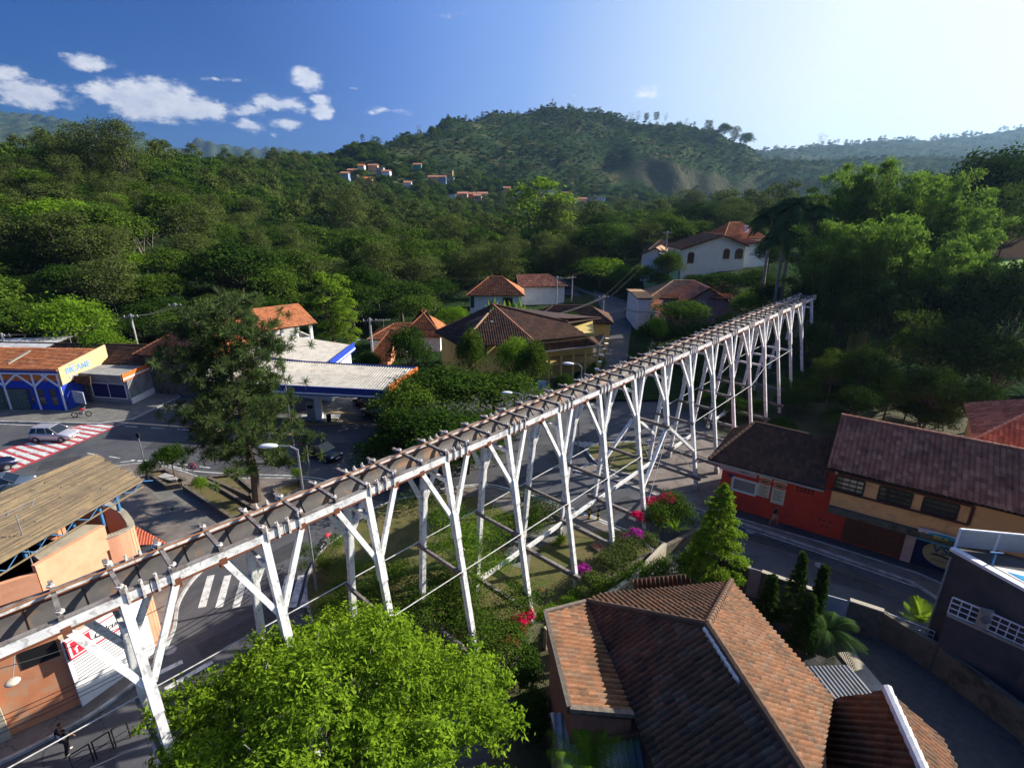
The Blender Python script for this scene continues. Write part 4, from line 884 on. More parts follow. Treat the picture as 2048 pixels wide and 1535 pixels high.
# ---- clustered red roofs left of the pole
for i, (x0, x1, ye, yr, Y, dep, hp, nm, lb) in enumerate([
    (805, 880, 668, 622, 82, 7, (3.4, 3.4), 'red_roofed_cottage', 'cottage with a pointed red tiled pyramid roof beside the brown villa'),
    (742, 812, 676, 648, 80, 7, (3, 0), 'red_roofed_bungalow', 'bungalow with long red roof behind the concrete lamp pole'),
    (738, 775, 714, 660, 73, 6, (2.6, 0), 'lean_red_roof_house', 'small house with steep red tiles right behind the power pole')]):
    A_, B_ = D(x0, ye, Y), D(x1, ye+3, Y); t = thing(nm, lb, 'house', (A_.x, A_.y, 0))
    rhouse(t, xy(A_), xy(B_), dep, 0, A_.z, D(.5*(x0+x1), yr, Y+dep*.5).z, M['whitewall'] if i != 2 else M['pinkold'], T['orange'], .5, hp, tw=.3, th=.45)
# TV aerial on the bungalow
t = thing('roof_aerial', 'comb-shaped television aerial on the bungalow roof', 'aerial', tuple(D(768, 658, 83))); b0 = D(768, 660, 83); mb = MB(); mb.cyl(b0-Vector((0, 0, 1)), b0+Vector((0, 0, 1.6)), .03, None, 5, M['steel']); mb.cyl(b0+Vector((-1, 0, 1.6)), b0+Vector((1, 0, 1.7)), .025, None, 5, M['steel'])
for i in range(7): mb.cyl(b0+Vector((-1+i*.33, -.5, 1.6+i*.015)), b0+Vector((-1+i*.33, .5, 1.6+i*.015)), .02, None, 4, M['steel'])
mb.build('antenna', None, t)
# ---- petrol station
zc = 5.0; cA, cB, cC, cD = G(395, 762, zc), G(775, 781, zc), G(833, 741, zc), G(430, 718, zc)
t = thing('petrol_station_canopy', 'filling station canopy with corrugated pale roof and blue fascia', 'canopy', (*xy(G(640, 838)), 0))
cd = (cB-cA).normalized(); m0, m1 = cA.lerp(cD, .5), cB.lerp(cC, .5)
mA = Vector((*xy(m0), zc+.32)); mB_ = Vector((*xy(m1), zc+.32))
slope('roof_sheet', [cA, cB, mB_, mA], M['corr'], t, .3, 5, .035, 0, nseg=5, thick=.04); slope('roof_sheet', [m1-Vector((0,0,.1)), m0-Vector((0,0,.1)), Vector((*xy(cD), zc+.3)), Vector((*xy(cC), zc+.3))], M['corr'], t, .3, 5, .06, 0, nseg=6, thick=.04)
def fascia(nm, a, b, z0, z1, m, th=.14):
    mb = MB(); a, b = Vector((*xy(a), (z0+z1)/2)), Vector((*xy(b), (z0+z1)/2)); mb.beam(a, b, th, z1-z0, m); return mb.build(nm, None, t)
cn = Vector((cd.y, -cd.x, 0)); sF = fascia('fascia', cA+cn*.1, cB+cn*.1, zc-.85, zc+.1, M['bluesign'])
mb = MB(); mb.beam(cA+cn*.2-Vector((0, 0, .62)), cB+cn*.2-Vector((0, 0, .62)), .04, .14, M['whitepaint']); mb.build('white_stripe', None, sF)
fascia('end_fascia', cB+cd*.1, cC+cd*.1, zc-.8, zc+.45, M['orange']); fascia('rear_fascia', cD, cC, zc-.4, zc+.4, M['bluesign'])
for x_, y_ in ((640, 838), (655, 800), (440, 822)):
    p = G(x_, y_); mb = MB(); mb.box((p.x, p.y, zc/2-.1), (.62, .62, zc-.3), M['whitewall']); o = mb.build('column', None, t)
t = thing('fuel_pump', 'grey fuel pump on its kerbed island under the canopy', 'fuel pump', tuple(G(628, 838))); p = G(625, 836)
mb = MB(); mb.box((p.x, p.y, .95), (.9, .55, 1.7), M['steel'], .1); o = mb.build('body', None, t); m2 = MB(); m2.box((p.x, p.y-.29, 1.45), (.6, .04, .4), M['black'], .1); m2.build('display', None, o)
mb = MB(); mb.box((p.x+.8, p.y+.1, .09), (4.2, 1.3, .16), M['kerb'], .05); struct('pump_island', mb)
p = G(642, 842); mb = MB(); mb.cyl((p.x+1.0, p.y-.3, .15), (p.x+1.0, p.y-.3, .85), .22, .26, 10, M['black']); mb.cyl((p.x+1.0, p.y-.3, .85), (p.x+1.0, p.y-.3, .9), .28, .28, 10, M['black']); tag(mb.build('litter_bin', None, None, (p.x+1, p.y-.3, .15)), 'small black litter bin beside the station column', 'litter bin')
# white service building behind, its stair
zs = 4.9; sA, sB, sC, sD = G(470, 705, zs), G(658, 727, zs), G(706, 690, zs), G(560, 668, zs)
t = thing('service_building', 'white flat service building with broad pale sheet roof and blue edge', 'building', (*xy(sA.lerp(sC, .5)), 0))
slope('roof_sheet', [sA, sB, sC, sD], M['corr'], t, .34, 5, .04, 0, nseg=5, thick=.05); wallpoly(t, [xy(sA+Vector((.6, .5, 0))), xy(sB+Vector((-.3, .5, 0))), xy(sC+Vector((-.3, -.3, 0))), xy(sD+Vector((.5, -.3, 0)))], 0, zs-.2, M['whitewall'])
mb = MB(); mb.beam(sB+Vector((.15, -.1, -.15)), sC+Vector((.15, 0, -.15)), .12, 1.1, M['bluewall']); mb.beam(sB+Vector((.25, -.1, -.4)), sC+Vector((.25, 0, -.4)), .04, .2, M['whitepaint']); mb.build('blue_edge', None, t)
t = thing('open_gallery', 'white gallery with open bays under a long bright orange roof', 'building', (*xy(D(560, 660, 74)), 0))
oA, oB = D(462, 690, 67), D(633, 651, 76); ze = oA.z+.9
gB = D(630, 650, 76); gA2 = D(480, 690, 68); zt_ = .5*(gB.z+zr(480, 672, 68)); zg = D(630, 652, 76).z
AA, BB = Vector((D(470, 690, 68).x, 68, 0)), Vector((D(622, 660, 75).x, 75, 0)); dd = (BB-AA).normalized(); nd = Vector((-dd.y, dd.x, 0)); LL = (BB-AA).length; zg = zat(BB, 646); zf = zat(BB, 690)
mb = MB(); mb.beam(AA+Vector((0, 0, (zf+1.3)/2)), BB+Vector((0, 0, (zf+1.3)/2)), .25, zf+1.3, M['whitewall']); mb.beam(AA+nd*4.5+Vector((0, 0, zg/2)), BB+nd*4.5+Vector((0, 0, zg/2)), .25, zg, M['whitewall']); mb.beam(BB+Vector((0, 0, (zf+1.3)/2)), BB+nd*4.5+Vector((0, 0, (zf+1.3)/2)), .25, zf+1.3, M['whitewall']); mb.build('wall', None, t)
for i in range(6): p = AA.lerp(BB, i/5); mb = MB(); mb.box((p.x, p.y, zg/2), (.38, .38, zg), M['whitepaint'], math.atan2(dd.y, dd.x)); mb.build('column', None, t)
e0, e1 = AA-nd*.7-dd*.6+Vector((0, 0, zg)), BB-nd*.7+dd*.8+Vector((0, 0, zg)); 
slope('roof', [e0, e1, e1+nd*6.2+Vector((0, 0, 2.0)), e0+nd*6.2+Vector((0, 0, 2.0))], T['orange'], t, .28, .42, .035, nseg=5)
mb = MB(); p = BB.lerp(AA, .42)-nd*1.2; mb.box((p.x, p.y, zf+.9), (2.0, .9, .06), M['whitepaint'], .7)
for sx in (-.8, .8): mb.box((p.x+sx*.8, p.y+sx*.6, zf+.45), (.06, .5, .86), M['steel'], .7)
tag(mb.build('table', None, None, (p.x, p.y, zf)), 'white table standing on the terrace before the gallery', 'table')
# tiled hip roof left of the pine, and two small roofs beside it
A_, B_ = D(284, 700, 62), D(420, 700, 60); t = thing('orange_roofed_house', 'house with bright orange hip roof half hidden by the pine', 'house', (A_.x, A_.y, 0))
rhouse(t, xy(A_), xy(B_), 8, 0, A_.z, D(360, 640, 66).z, M['mosswall'], T['orange'], .7, (4.2, 2), tw=.32, th=.45)
A_, B_ = D(262, 690, 66), D(300, 690, 66); t = thing('dark_tiled_shed', 'small dark tiled shed left of the bright orange roof', 'shed', (A_.x, A_.y, 0)); rhouse(t, xy(A_), xy(B_), 4, 0, 3.2, 4.4, M['mosswall'], T['dark'], .4, (0, 0))
# ---- blue shop with painted trusses
t = thing('blue_shop', 'blue painted shop with orange band, white painted trusses and tiled roof', 'shop', (*xy(G(60, 820)), 0))
A_, B_ = G(-190, 815), G(137, 822); A_.z = B_.z = 0; bd = (B_-A_).normalized(); bn_ = Vector((-bd.y, bd.x, 0)); LB = (B_-A_).length; zw = 4.9
def wb(x, y): return wz(x, y, A_, bd)
mb = MB(); mb.prism([xy(A_), xy(B_), xy(B_+bn_*7), xy(A_+bn_*7)], 0, zw-.1, M['bluewall']); mb.build('wall', None, t)
panel('orange_band', t, A_, B_, 0, LB, 3.55, 4.25, M['orange'], 1, .03); panel('cornice', t, A_, B_, 0, LB+.1, 4.75, 4.95, mat('pink_trim', (.62,.25,.17)), 1, .14)
s1_ = wb(60, 790)[0]; window(t, A_, B_, s1_-9, s1_-.2, .1, 2.6, 1, M['darkwood'], mat('shop_goods', (.03,.06,.05), (.16,.16,.14), .8, 5), 3, 1, .06)
for xa, xb in ((63, 71), (80, 93), (103, 117)): window(t, A_, B_, wb(xa, 800)[0], wb(xb, 800)[0], .7, 2.7, 1, M['bluewall'], glass(), 1, 2, .08)
tr_ = MB()
def bar2(x0, z0, x1, z1, w_=.2):
    a, b = A_+bd*x0-bn_*.05+Vector((0, 0, z0)), A_+bd*x1-bn_*.05+Vector((0, 0, z1)); tr_.beam(a, b, .05, w_, M['whitepaint'], up=(0, 0, 1) if abs(z1-z0) < abs(x1-x0)*4 else (1, 0, 0))
tr_.beam(A_-bn_*.05+Vector((0, 0, 4.4)), B_-bn_*.05+Vector((0, 0, 4.4)), .05, .18, M['whitepaint'])
for xc in (132, 78, 18, -45):
    s_ = wb(xc, 800)[0] if xc > 0 else wb(18, 800)[0]-4.3*(1 if xc == -45 else 0); s_ = min(s_, LB-.15)
    for zz0, zz1, x0, x1 in ((.05, 4.4, s_, s_), (2.9, 4.4, s_, s_-1.9), (2.9, 4.4, s_, s_+1.9)):
        if x1 > LB: continue
        a, b = A_+bd*x0-bn_*.05+Vector((0, 0, zz0)), A_+bd*x1-bn_*.05+Vector((0, 0, zz1)); tr_.beam(a, b, .22, .05, M['whitepaint'], up=tuple(-bn_))
tr_.build('painted_truss', None, t)
rf = node('roof', t); e0 = A_-bn_*.15+Vector((0, 0, 4.95)); e1 = B_-bn_*.15+Vector((0, 0, 4.95)); slope('roof_slope', [e0, e1, e1+bn_*6.2+Vector((0, 0, .7)), e0+bn_*6.2+Vector((0, 0, .7))], T['orange'], rf, .3, .42, .05, nseg=5)
mb = MB(); g_ = [G(22, 735, 5), G(10, 728, 5.1), G(60, 690, 6.4), G(56, 702, 6.2)]; mb.beam(G(16, 727, 5.15), G(60, 701, 6.1), .35, .12, M['ledge']); mb.build('cement_strip', None, rf)
gw = MB(); gq = [B_+bd*.02, B_+bd*.02+bn_*7]; gw.add([gq[0]+Vector((0, 0, 3.1)), gq[1]+Vector((0, 0, 3.9)), gq[1]+Vector((0, 0, 5.9)), gq[0]+Vector((0, 0, 5.05)), gq[0]+bd*.2+Vector((0, 0, 3.1)), gq[1]+bd*.2+Vector((0, 0, 3.9)), gq[1]+bd*.2+Vector((0, 0, 5.9)), gq[0]+bd*.2+Vector((0, 0, 5.05))], [(0, 1, 2, 3), (7, 6, 5, 4), (0, 4, 5, 1), (1, 5, 6, 2), (2, 6, 7, 3), (3, 7, 4, 0)], M['cream']); gwo = gw.build('sign_wall', None, t)
lettering('lettering', gwo, 'BICAME', B_+bd*.22, B_+bd*.22+bn_*7, .75, 4.15, 1.0, mat('sign_blue', (.2,.35,.6), rough=.8), 1, .03, bold=.03)
lettering('lettering', gwo, 'DEPOSITO', B_+bd*.22, B_+bd*.22+bn_*7, 1.3, 4.98, .2, MATS['sign_blue'], 1, .03); lettering('lettering', gwo, 'CASA', B_+bd*.22, B_+bd*.22+bn_*7, 1.0, 3.5, .5, MATS['sign_blue'], 1, .03)
# low tiled strip + second tiled roof behind
t = thing('rear_tiled_house', 'brown tiled roof seen behind the sign wall and grey kiosk', 'house', (*xy(D(215, 730, 62)), 0)); A2, B2 = D(-40, 722, 63), D(290, 712, 62); rhouse(t, xy(A2), xy(B2), 6, 0, 3.9, 5.2, M['mosswall'], T['dark'], .4, (0, 0), tw=.3)
# grey kiosk
zk = 3.75; kA, kB, kC = G(148, 745, zk), G(242, 751, zk), G(345, 708, zk); kD = kA+(kC-kB)
t = thing('grey_kiosk', 'low grey corner shop with ribbed roof and orange striped fascia', 'shop', (*xy(G(255, 825)), 0)); ks = (kB-kA).normalized(); kn = (kC-kB).normalized()
slope('roof_sheet', [kA, kB, kC, kD], M['corrgrey'], t, .3, 5, .03, 0, nseg=5, thick=.05)
wallpoly(t, [xy(kA+ks*.5+kn*.5), xy(kB+kn*.5), xy(kC), xy(kD+ks*.5)], .0, zk-.15, M['steel'])
mb = MB(); mb.beam(kA-kn*.05-Vector((0, 0, .35)), kB-kn*.05-Vector((0, 0, .35)), .1, .75, M['corrgrey']); mb.build('front_fascia', None, t)
mb = MB(); mb.beam(kB+ks*.1-Vector((0, 0, .3)), kC+ks*.1-Vector((0, 0, .3)), .1, .9, M['orange']); mb.beam(kB+ks*.17-Vector((0, 0, .45)), kC+ks*.17-Vector((0, 0, .45)), .04, .18, M['whitepaint']); mb.build('striped_fascia', None, t)
K0_, K1_ = kA+ks*.5+kn*.5, kB+kn*.5; window(t, K0_, K1_, .9, (K1_-K0_).length-.3, .75, 2.5, 1, M['whitepaint'], M['navy'], 2, 1, .08)
mb = MB(); a, b = K1_+ks*.1, kC+ks*.1; nL = 40
for i in range(nL): p = Vector((*xy(a), 0)).lerp(Vector((*xy(b), 0)), i/nL); mb.box((p.x, p.y, 1.9), (.08, .12, 2.2), M['zinc'], math.atan2(kn.y, kn.x))
mb.build('ribbed_cladding', None, t); mb = MB(); mb.beam(Vector((*xy(a+ks*.05), .4)), Vector((*xy(b+ks*.05), .4)), .1, .8, M['whitepaint']); mb.build('plinth', None, t)
p = G(168, 822); t = thing('side_lean_to', 'little tiled lean-to between blue shop and grey kiosk', 'lean-to', tuple(p)); slope('roof', [G(128, 762, 2.9), G(180, 770, 2.9), G(178, 752, 3.7), G(125, 750, 3.7)], T['dark'], t, .28, .4, .05); wallpoly(t, [xy(G(150, 800)), xy(G(184, 806)), xy(G(190, 790)), xy(G(158, 785))], 0, 2.9, M['mosswall'])
panel('poster', t, G(152, 818), G(186, 824), .2, 2.0, .9, 2.3, mat('faded_poster', (.45,.5,.55), (.3,.25,.3), .8, 2), 1, .08)
# carport with blue-white sheet roof
z_ = 5.2; q = [G(-60, 713, z_), G(42, 716, z_), G(146, 672, z_+.2), G(-40, 678, z_+.2)]
t = thing('carport', 'open carport with pale metal sheet roof on thin posts behind the blue shop', 'carport', (*xy(q[1]), 0)); slope('roof_sheet', q, M['zinc'], t, .25, 5, .03, 0, nseg=4, thick=.04)
for p in (q[1].lerp(q[2], .05), q[1].lerp(q[2], .5), q[2]-Vector((.5, 0, 0)), q[0].lerp(q[1], .5)): mb = MB(); mb.cyl((p.x, p.y, 0), (p.x, p.y, z_), .07, None, 6, M['pole']); mb.build('post', None, t)
t = thing('white_yard_wall', 'white plastered yard wall beside the thin carport posts', 'wall', (*xy(G(100, 735)), 0)); mb = MB(); a, b = G(85, 702, 3), G(148, 690, 3); mb.beam(Vector((*xy(a), 1.6)), Vector((*xy(b), 1.6)), .2, 3.2, M['whitewall']); mb.build('wall', None, t)
# ------------------------------------------------------------------ pink bar building on the left with its bamboo roof
B0, C0 = G(163, 1412), G(285, 1325); A0 = G(28, 1472); A1 = A0+(A0-B0).normalized()*9
zr1, zr2 = 8.0, 7.3
t = thing('pink_bar_building', 'salmon pink corner bar with curved parapet, white shopfront and red sign under the aqueduct', 'building', tuple(B0))
P1 = G(205, 1050, zr1); P1.z = 0; Q1 = G(252, 1032, zr2); Q1.z = 0; Q0 = G(262, 1052, zr2); Q0.z = 0; Q2 = G(240, 1021, zr2); Q2.z = 0; Q3 = G(208, 1004, zr2); Q3.z = 0
mb = MB(); inn = Vector((-.55, .83, 0))
mb.prism([xy(B0), xy(P1), xy(P1+Vector((-7, .6, 0))), xy(B0+Vector((-6, -.6, 0)))], 0, zr1-1.0, M['pink'])
mb.prism([xy(A1), xy(B0), xy(B0+Vector((-3, 5, 0))), xy(A1+Vector((-3, 5, 0)))], 0, zr1-1.0, M['pinkold']); mb.build('wall', None, t)
def curve_wall(nm, pts, z0, z1, th, m):
    mb = MB()
    for a, b in zip(pts[:-1], pts[1:]):
        d = (b-a).normalized(); mb.beam(Vector((*xy(a-d*.01), (z0+z1)/2)), Vector((*xy(b+d*.01), (z0+z1)/2)), th, z1-z0, m)
    return mb.build(nm, None, t)
par = curve_wall('parapet', [A1, B0], zr1-1.3, zr1-.35, .22, M['pink']); curve_wall('parapet', [B0, P1], zr1-1.3, zr1, .22, M['pink'])
cv = smooth_line([xy(P1), xy(P1.lerp(Q0, .5)+Vector((.12, -.05, 0))), xy(Q0), xy(Q1), xy(Q2), xy(Q3)], 5); cvp = [Vector((*p, 0)) for p in cv]
curve_wall('curved_wall', cvp, 0, zr2, .24, M['pink']); curve_wall('wall_coping', cvp, zr2+.0, zr2+.07, .3, M['ledge'])
lp = [G(62, 1106, zr1-.02), G(166, 1048, zr1-.02), G(204, 1049, zr1-.02), G(82, 1122, zr1-.02)]; mb = MB(); mb.slab(lp, .3, M['ledge']); mb.build('ledge', None, t)
mb = MB(); mb.prism([xy(P1), xy(Q0), xy(Q1), xy(Q2), xy(Q3), xy(P1+Vector((-6, 4, 0)))], 0, 3.0, M['pavegrey']); mb.build('inner_floor', None, t)
mb = MB(); mb.beam(Q3+Vector((0, 0, 3.6)), Q3+Vector((-6, -1.0, 3.6)), .2, 7, mat('inner_brown', (.25,.17,.13), rough=.9)); mb.build('inner_wall', None, t)
# white shopfront wrapped round the corner, sign
W0, W1 = B0+Vector((.12, -.08, 0)), C0+Vector((.12, -.02, 0)); wu = (W1-W0).normalized(); wn_ = Vector((wu.y, -wu.x, 0)); LW = (W1-W0).length
fw_ = MB(); zw_ = 4.0; pts = [W0, W1, W1+wu*.5+wn_*-.12, W1+wu*.85-wn_*.5, W1+wu*.95-wn_*1.1]
for a, b in zip(pts[:-1], pts[1:]): fw_.beam(Vector((*xy(a), zw_/2)), Vector((*xy(b), zw_/2)), .12, zw_, M['whitepaint'])
o = fw_.build('shopfront', None, t); mb = MB(); mb.beam(W0+Vector((0, 0, zw_+.05))-wn_*.05, W1+Vector((0, 0, zw_+.05))-wn_*.05, .3, .1, M['ledge']); mb.build('shopfront_ledge', None, o)
mb = MB()
for j in range(8): mb.beam(W0+wu*.2+wn_*.075+Vector((0, 0, 1.5+j*.17)), W0+wu*(LW+.1)+wn_*.075+Vector((0, 0, 1.5+j*.17)), .03, .035, M['steel'])
mb.build('shutter_ribs', None, o)
sg = panel('sign', t, W0, W1, .1, LW-.05, 2.95, 3.95, M['whitepaint'], 1, .22, .06)
panel('sign_side', sg, W0, W1, .04, .1, 2.95, 3.95, mat('sign_side_red', (.25,.03,.04), rough=.7), 1, .22, .06)
panel('red_field', sg, W0, W1, .2, .98, 3.1, 3.82, M['redsign'], 1, .012, .28); panel('red_line', sg, W0, W1, .1, LW-.05, 2.95, 3.03, M['redsign'], 1, .014, .28); panel('red_line', sg, W0, W1, .1, LW-.05, 3.88, 3.93, M['redsign'], 1, .014, .28)
mb = MB(); q, d_, n_ = rect_on(W0, W1, .2, .98, 3.1, 3.82, .296, 1); q = [Vector(a) for a in q]
def loc(a, b): return q[0]+(q[1]-q[0])*a+Vector((0, 0, (q[3]-q[0]).z*b))
for p0, p1, p2, p3 in (((.08,.42),(.5,.82),(.5,.7),(.16,.36)), ((.5,.82),(.95,.36),(.88,.32),(.5,.7)), ((.16,.1),(.26,.1),(.26,.4),(.16,.4)), ((.66,.5),(.74,.45),(.74,.72),(.66,.72))): mb.add([loc(*p) for p in (p0, p1, p2, p3)], [(0, 1, 2, 3)], M['whitepaint'])
mb.build('house_mark', None, sg)
lettering('lettering', sg, 'Calculos', W0, W1, 1.08, 3.3, .42, M['darkwood'], 1, .3, shear=.35)
mb = MB(); bq, d_, n_ = rect_on(A0, B0, 1.0, 2.3, 3.2, 4.1, .03, 1); mb.add(bq, [(0, 1, 2, 3)], M['black']); mb.build('window', None, t)
# awning
q = [G(257, 1044, 5.2), G(336, 1086, 4.2), G(266, 1090, 4.2)]; slope('awning', [q[2], q[1], q[0]], M['awning'], t, .16, 4, .02, 0, nseg=4, thick=.02)
# posts and bamboo roof
t = thing('bamboo_roof', 'large weathered bamboo roof on blue posts over the pink bar terrace', 'canopy', tuple(G(230, 1030)))
zc_ = 9.3; q = [G(0-90, 1150, zc_), G(60, 1092, zc_), G(287, 960, zc_), G(186, 908, zc_+.4), G(-90, 1010, zc_+.4)]
pl_ = Plane(q[1], q[2], q[3]); L4 = [pl_.at(-140, 1205), pl_.at(287, 960), pl_.at(186, 908), pl_.at(-140, 1047)]
slope('roof', L4, M['straw'], t, .1, 5, .022, 0, nseg=5, thick=.05) if False else None
e_dir = (L4[1]-L4[0]).normalized(); sdir = Vector((0, 0, 1)).cross(e_dir)
mb = MB(); rb = random.Random(8); N_ = 74
for i in range(N_):                                             # canes laid side by side along the roof
    f = i/(N_-1); a, b = L4[0].lerp(L4[3], f), L4[1].lerp(L4[2], f); d = (b-a).normalized(); b = b+d*rb.uniform(-.15, .12); r_ = (L4[3]-L4[0]).length/N_*.62
    k_ = rb.randint(2, 4); cuts = [0]+sorted(rb.uniform(.15, .85) for _ in range(k_-1))+[1]
    for c0_, c1_ in zip(cuts[:-1], cuts[1:]):
        p, q_ = a.lerp(b, c0_), a.lerp(b, c1_); z_ = Vector((0, 0, rb.uniform(-.02, .03))); mb.cyl(p+z_, q_+z_+Vector((0, 0, rb.uniform(-.015, .015))), r_*.96, r_, 5, M['straw'] if rb.random() < .55 else mat('dark_cane', (.15,.11,.07), (.09,.07,.05), .95, 2))
mb.build('roof', None, t)
for x_, y0_, y1_, zb_ in ((231, 989, 1032, zr2), (198, 1014, 1052, zr2), (48, 1096, 1128, zr1-1.0), (75, 1078, 1088, zr1), (146, 1047, 1053, zr1)):
    a = G(x_, y0_, zc_-.1); b = G(x_+(y1_-y0_)*.26, y1_, zb_-.3); a = Vector((b.x, b.y, zc_-.1)); mb = MB(); mb.cyl(b, a, .09, None, 8, M['bluemetal']); mb.build('post', None, t)
mb = MB()
a, b = L4[0].lerp(L4[3], .04)-Vector((0, 0, .12)), L4[1].lerp(L4[2], .04)-Vector((0, 0, .12)); mb.cyl(a, b, .05, None, 6, M['bluemetal']); a2, b2 = a-Vector((0, 0, .55)), b-Vector((0, 0, .3)); mb.cyl(a2, b2, .04, None, 6, M['straw'])
for i in range(16): mb.cyl((a if i % 2 else a2).lerp(b if i % 2 else b2, i/15), (a2 if i % 2 else a).lerp(b2 if i % 2 else b, (i+1)/15), .025, None, 4, M['bluemetal'])
mb.build('truss', None, t)
t = thing('bar_aerial', 'thin television aerial mast standing before the bamboo roof', 'aerial', tuple(G(88, 1175, 4))); b_ = G(78, 1165, 7); tp_ = Vector((b_.x, b_.y, 0)); zt_ = zat(tp_, 1030)
mb = MB(); mb.cyl((b_.x, b_.y, 5), (b_.x, b_.y, zt_), .025, None, 5, M['steel']); c_ = Vector((b_.x, b_.y, zt_)); mb.cyl(c_+Vector((-.9, -.5, -.1)), c_+Vector((.5, .4, .4)), .02, None, 5, M['steel'])
for i in range(5): cc = (c_+Vector((-.9, -.5, -.1))).lerp(c_+Vector((.5, .4, .4)), i/4); mb.cyl(cc+Vector((-.2, .3, 0)), cc+Vector((.2, -.3, 0)), .012, None, 4, M['steel'])
mb.build('antenna', None, t)
# grey neighbouring wall at far left with faint letters
t = thing('grey_roadside_wall', 'pale grey roadside wall with dark letters left of the pink bar', 'wall', tuple(A0)); wa_, wb_ = A1+Vector((.0, -.1, 0)), A0+Vector((.05, -.12, 0))
mb = MB(); mb.beam(wa_+Vector((0, 0, 1.6)), wb_+Vector((0, 0, 1.6)), .14, 3.2, M['ledge']); o = mb.build('wall', None, t)
lettering('lettering', o, 'ARTE', wa_, wb_, (wb_-wa_).length-1.35, 1.1, .45, M['black'], 1, .1, bold=.01)
# ------------------------------------------------------------------ lamps, poles, signs, wires
def lamp(nm, lb, base, top, arm=(-1.3, -.2), r=.09, m=None, head=.55, grp='street lamps'):
    t = thing(nm, lb, 'street lamp', tuple(base), grp); mb = MB(); mb.cyl(base, (base.x, base.y, top), r, r*.65, 8, m or M['steel']); mb.build('pole', None, t)
    a = Vector((base.x, base.y, top)); e = a+Vector((arm[0], arm[1], .25)); mb = MB(); mb.path([a-Vector((0, 0, .05)), a+Vector((arm[0]*.3, arm[1]*.3, .2)), e], .04, 6, m or M['steel']); o = mb.build('arm', None, t)
    d = Vector((arm[0], arm[1], 0)).normalized(); mb = MB(); c = e+d*head*.6; n = 10
    mb.ball(tuple(c), head, M['lampwhite'], 12, 6, (1, .42, .24)); o2 = mb.build('lamp_head', None, t); R = Matrix.Rotation(math.atan2(d.y, d.x), 4, 'Z')
    for v in o2.data.vertices: v.co = R @ (v.co-(c-base))+(c-base)
    smoothall(o2); return t
p = G(634, 1182); lamp('street_lamp', 'tall grey lamp post rising behind the deck left of the round bush', p, zat(p, 898), (-1.2, -.1))
p = G(1040, 1075); pz = G(1043, 905); lamp('street_lamp', 'street lamp before the villa verandah, seen over the aqueduct deck', G(1043, 900), zat(G(1043, 900), 790), (-1.1, 0))
p = G(1160, 880); lamp('street_lamp', 'slim lamp post on the striped road marking behind the aqueduct', G(1155, 905), zat(G(1155, 905), 733), (-.9, .1), .07)
p = G(1925, 1140); lamp('street_lamp', 'lamp with white head leaning in front of the ochre wall', G(1930, 1150), zat(G(1930, 1150), 1003), (.25, -.3), .1, head=.42)
def power_pole(lb, base, top, r=.17, cross=True, lampx=None):
    t = thing('power_pole', lb, 'utility pole', tuple(base), 'concrete power poles'); mb = MB(); mb.cyl(base, (base.x, base.y, top), r, r*.7, 8, M['pole']); mb.build('shaft', None, t)
    if cross:
        mb = MB(); mb.beam((base.x-.9, base.y-.2, top-.4), (base.x+.9, base.y+.2, top-.4), .1, .12, M['oldwood']); o = mb.build('crossarm', None, t)
        mb = MB()
        for i in range(4): x_ = -.8+i*.53; mb.cyl((base.x+x_, base.y+x_*.22, top-.34), (base.x+x_, base.y+x_*.22, top-.1), .05, .03, 6, M['lampwhite'])
        mb.build('insulators', None, o)['kind'] = 'stuff'
        mb = MB(); mb.box((base.x, base.y-.15, top-1.6), (.16, .12, .9), M['steel']); mb.build('bracket', None, t)
    if lampx:
        a = Vector((base.x, base.y, top*.55)); e = a+Vector((lampx, -.6, .5)); mb = MB(); mb.path([a, a+Vector((lampx*.5, -.3, .4)), e], .035, 5, M['steel']); o = mb.build('lamp_arm', None, t); m2 = MB(); m2.ball(tuple(e), .22, M['lampwhite'], 8, 5, (1.3, .8, .5)); m2.build('lamp', None, o)
    return Vector((base.x, base.y, top-.2))
pw = {}
p = G(748, 742); pw['a'] = power_pole('concrete power pole beside the station roof with a small lamp', p, zat(p, 636), .2, True, -1.6)
p = G(984, 760); pw['b'] = power_pole('pale power pole standing among bushes before the brown roof', p, zat(p, 642), .2, True, -1.4)
for k_, x_, yb, yt, Y, lb in (('c', 275, 690, 628, 74, 'power pole left of the orange hip roof'), ('d', 358, 650, 606, 84, 'power pole peeking above the orange hip roof ridge'), ('e', 480, 650, 612, 84, 'short power pole above the orange gallery roof'),
    ('f', 13, 700, 666, 66, 'power pole at left edge by the carport'), ('g', 1112, 620, 552, 112, 'power pole beside the side lane with crossed wires'), ('h', 1143, 600, 552, 122, 'farther power pole in the side lane'), ('i', 1201, 700, 590, 92, 'dark power pole by the climbing street bend'),
    ('j', 1302, 690, 620, 78, 'power pole in shade below the pink gabled house'), ('k', 1328, 540, 462, 118, 'power pole before the small tiled house on the slope')):
    b = D(x_, yb, Y); b.z = gz(b.x, b.y); pw[k_] = power_pole(lb, b, zat(b, yt), .17, True, None)
def wire(lb, a, b, sag, offs, r=.02, nm='power_line', m=None, grp='power lines'):
    mb = MB(); a, b = Vector(a), Vector(b)
    for o in offs:
        o = Vector(o); mb.path([a.lerp(b, i/14)+o-Vector((0, 0, sag*4*(i/14)*(1-i/14))) for i in range(15)], r, 4, m or M['cable'])
    return tag(mb.build(nm, None, None, tuple(a)), lb, 'wire', grp)
o3 = [(0, 0, 0), (.5, .1, 0), (-.5, -.1, 0)]
wire('wires from the left-edge pole to the pole by the orange hip roof', pw['f'], pw['c'], .8, o3, .01, m=M['wiregrey']); wire('wires between the two poles behind the orange hip roof', pw['c'], pw['d'], .5, o3, .01, m=M['wiregrey'])
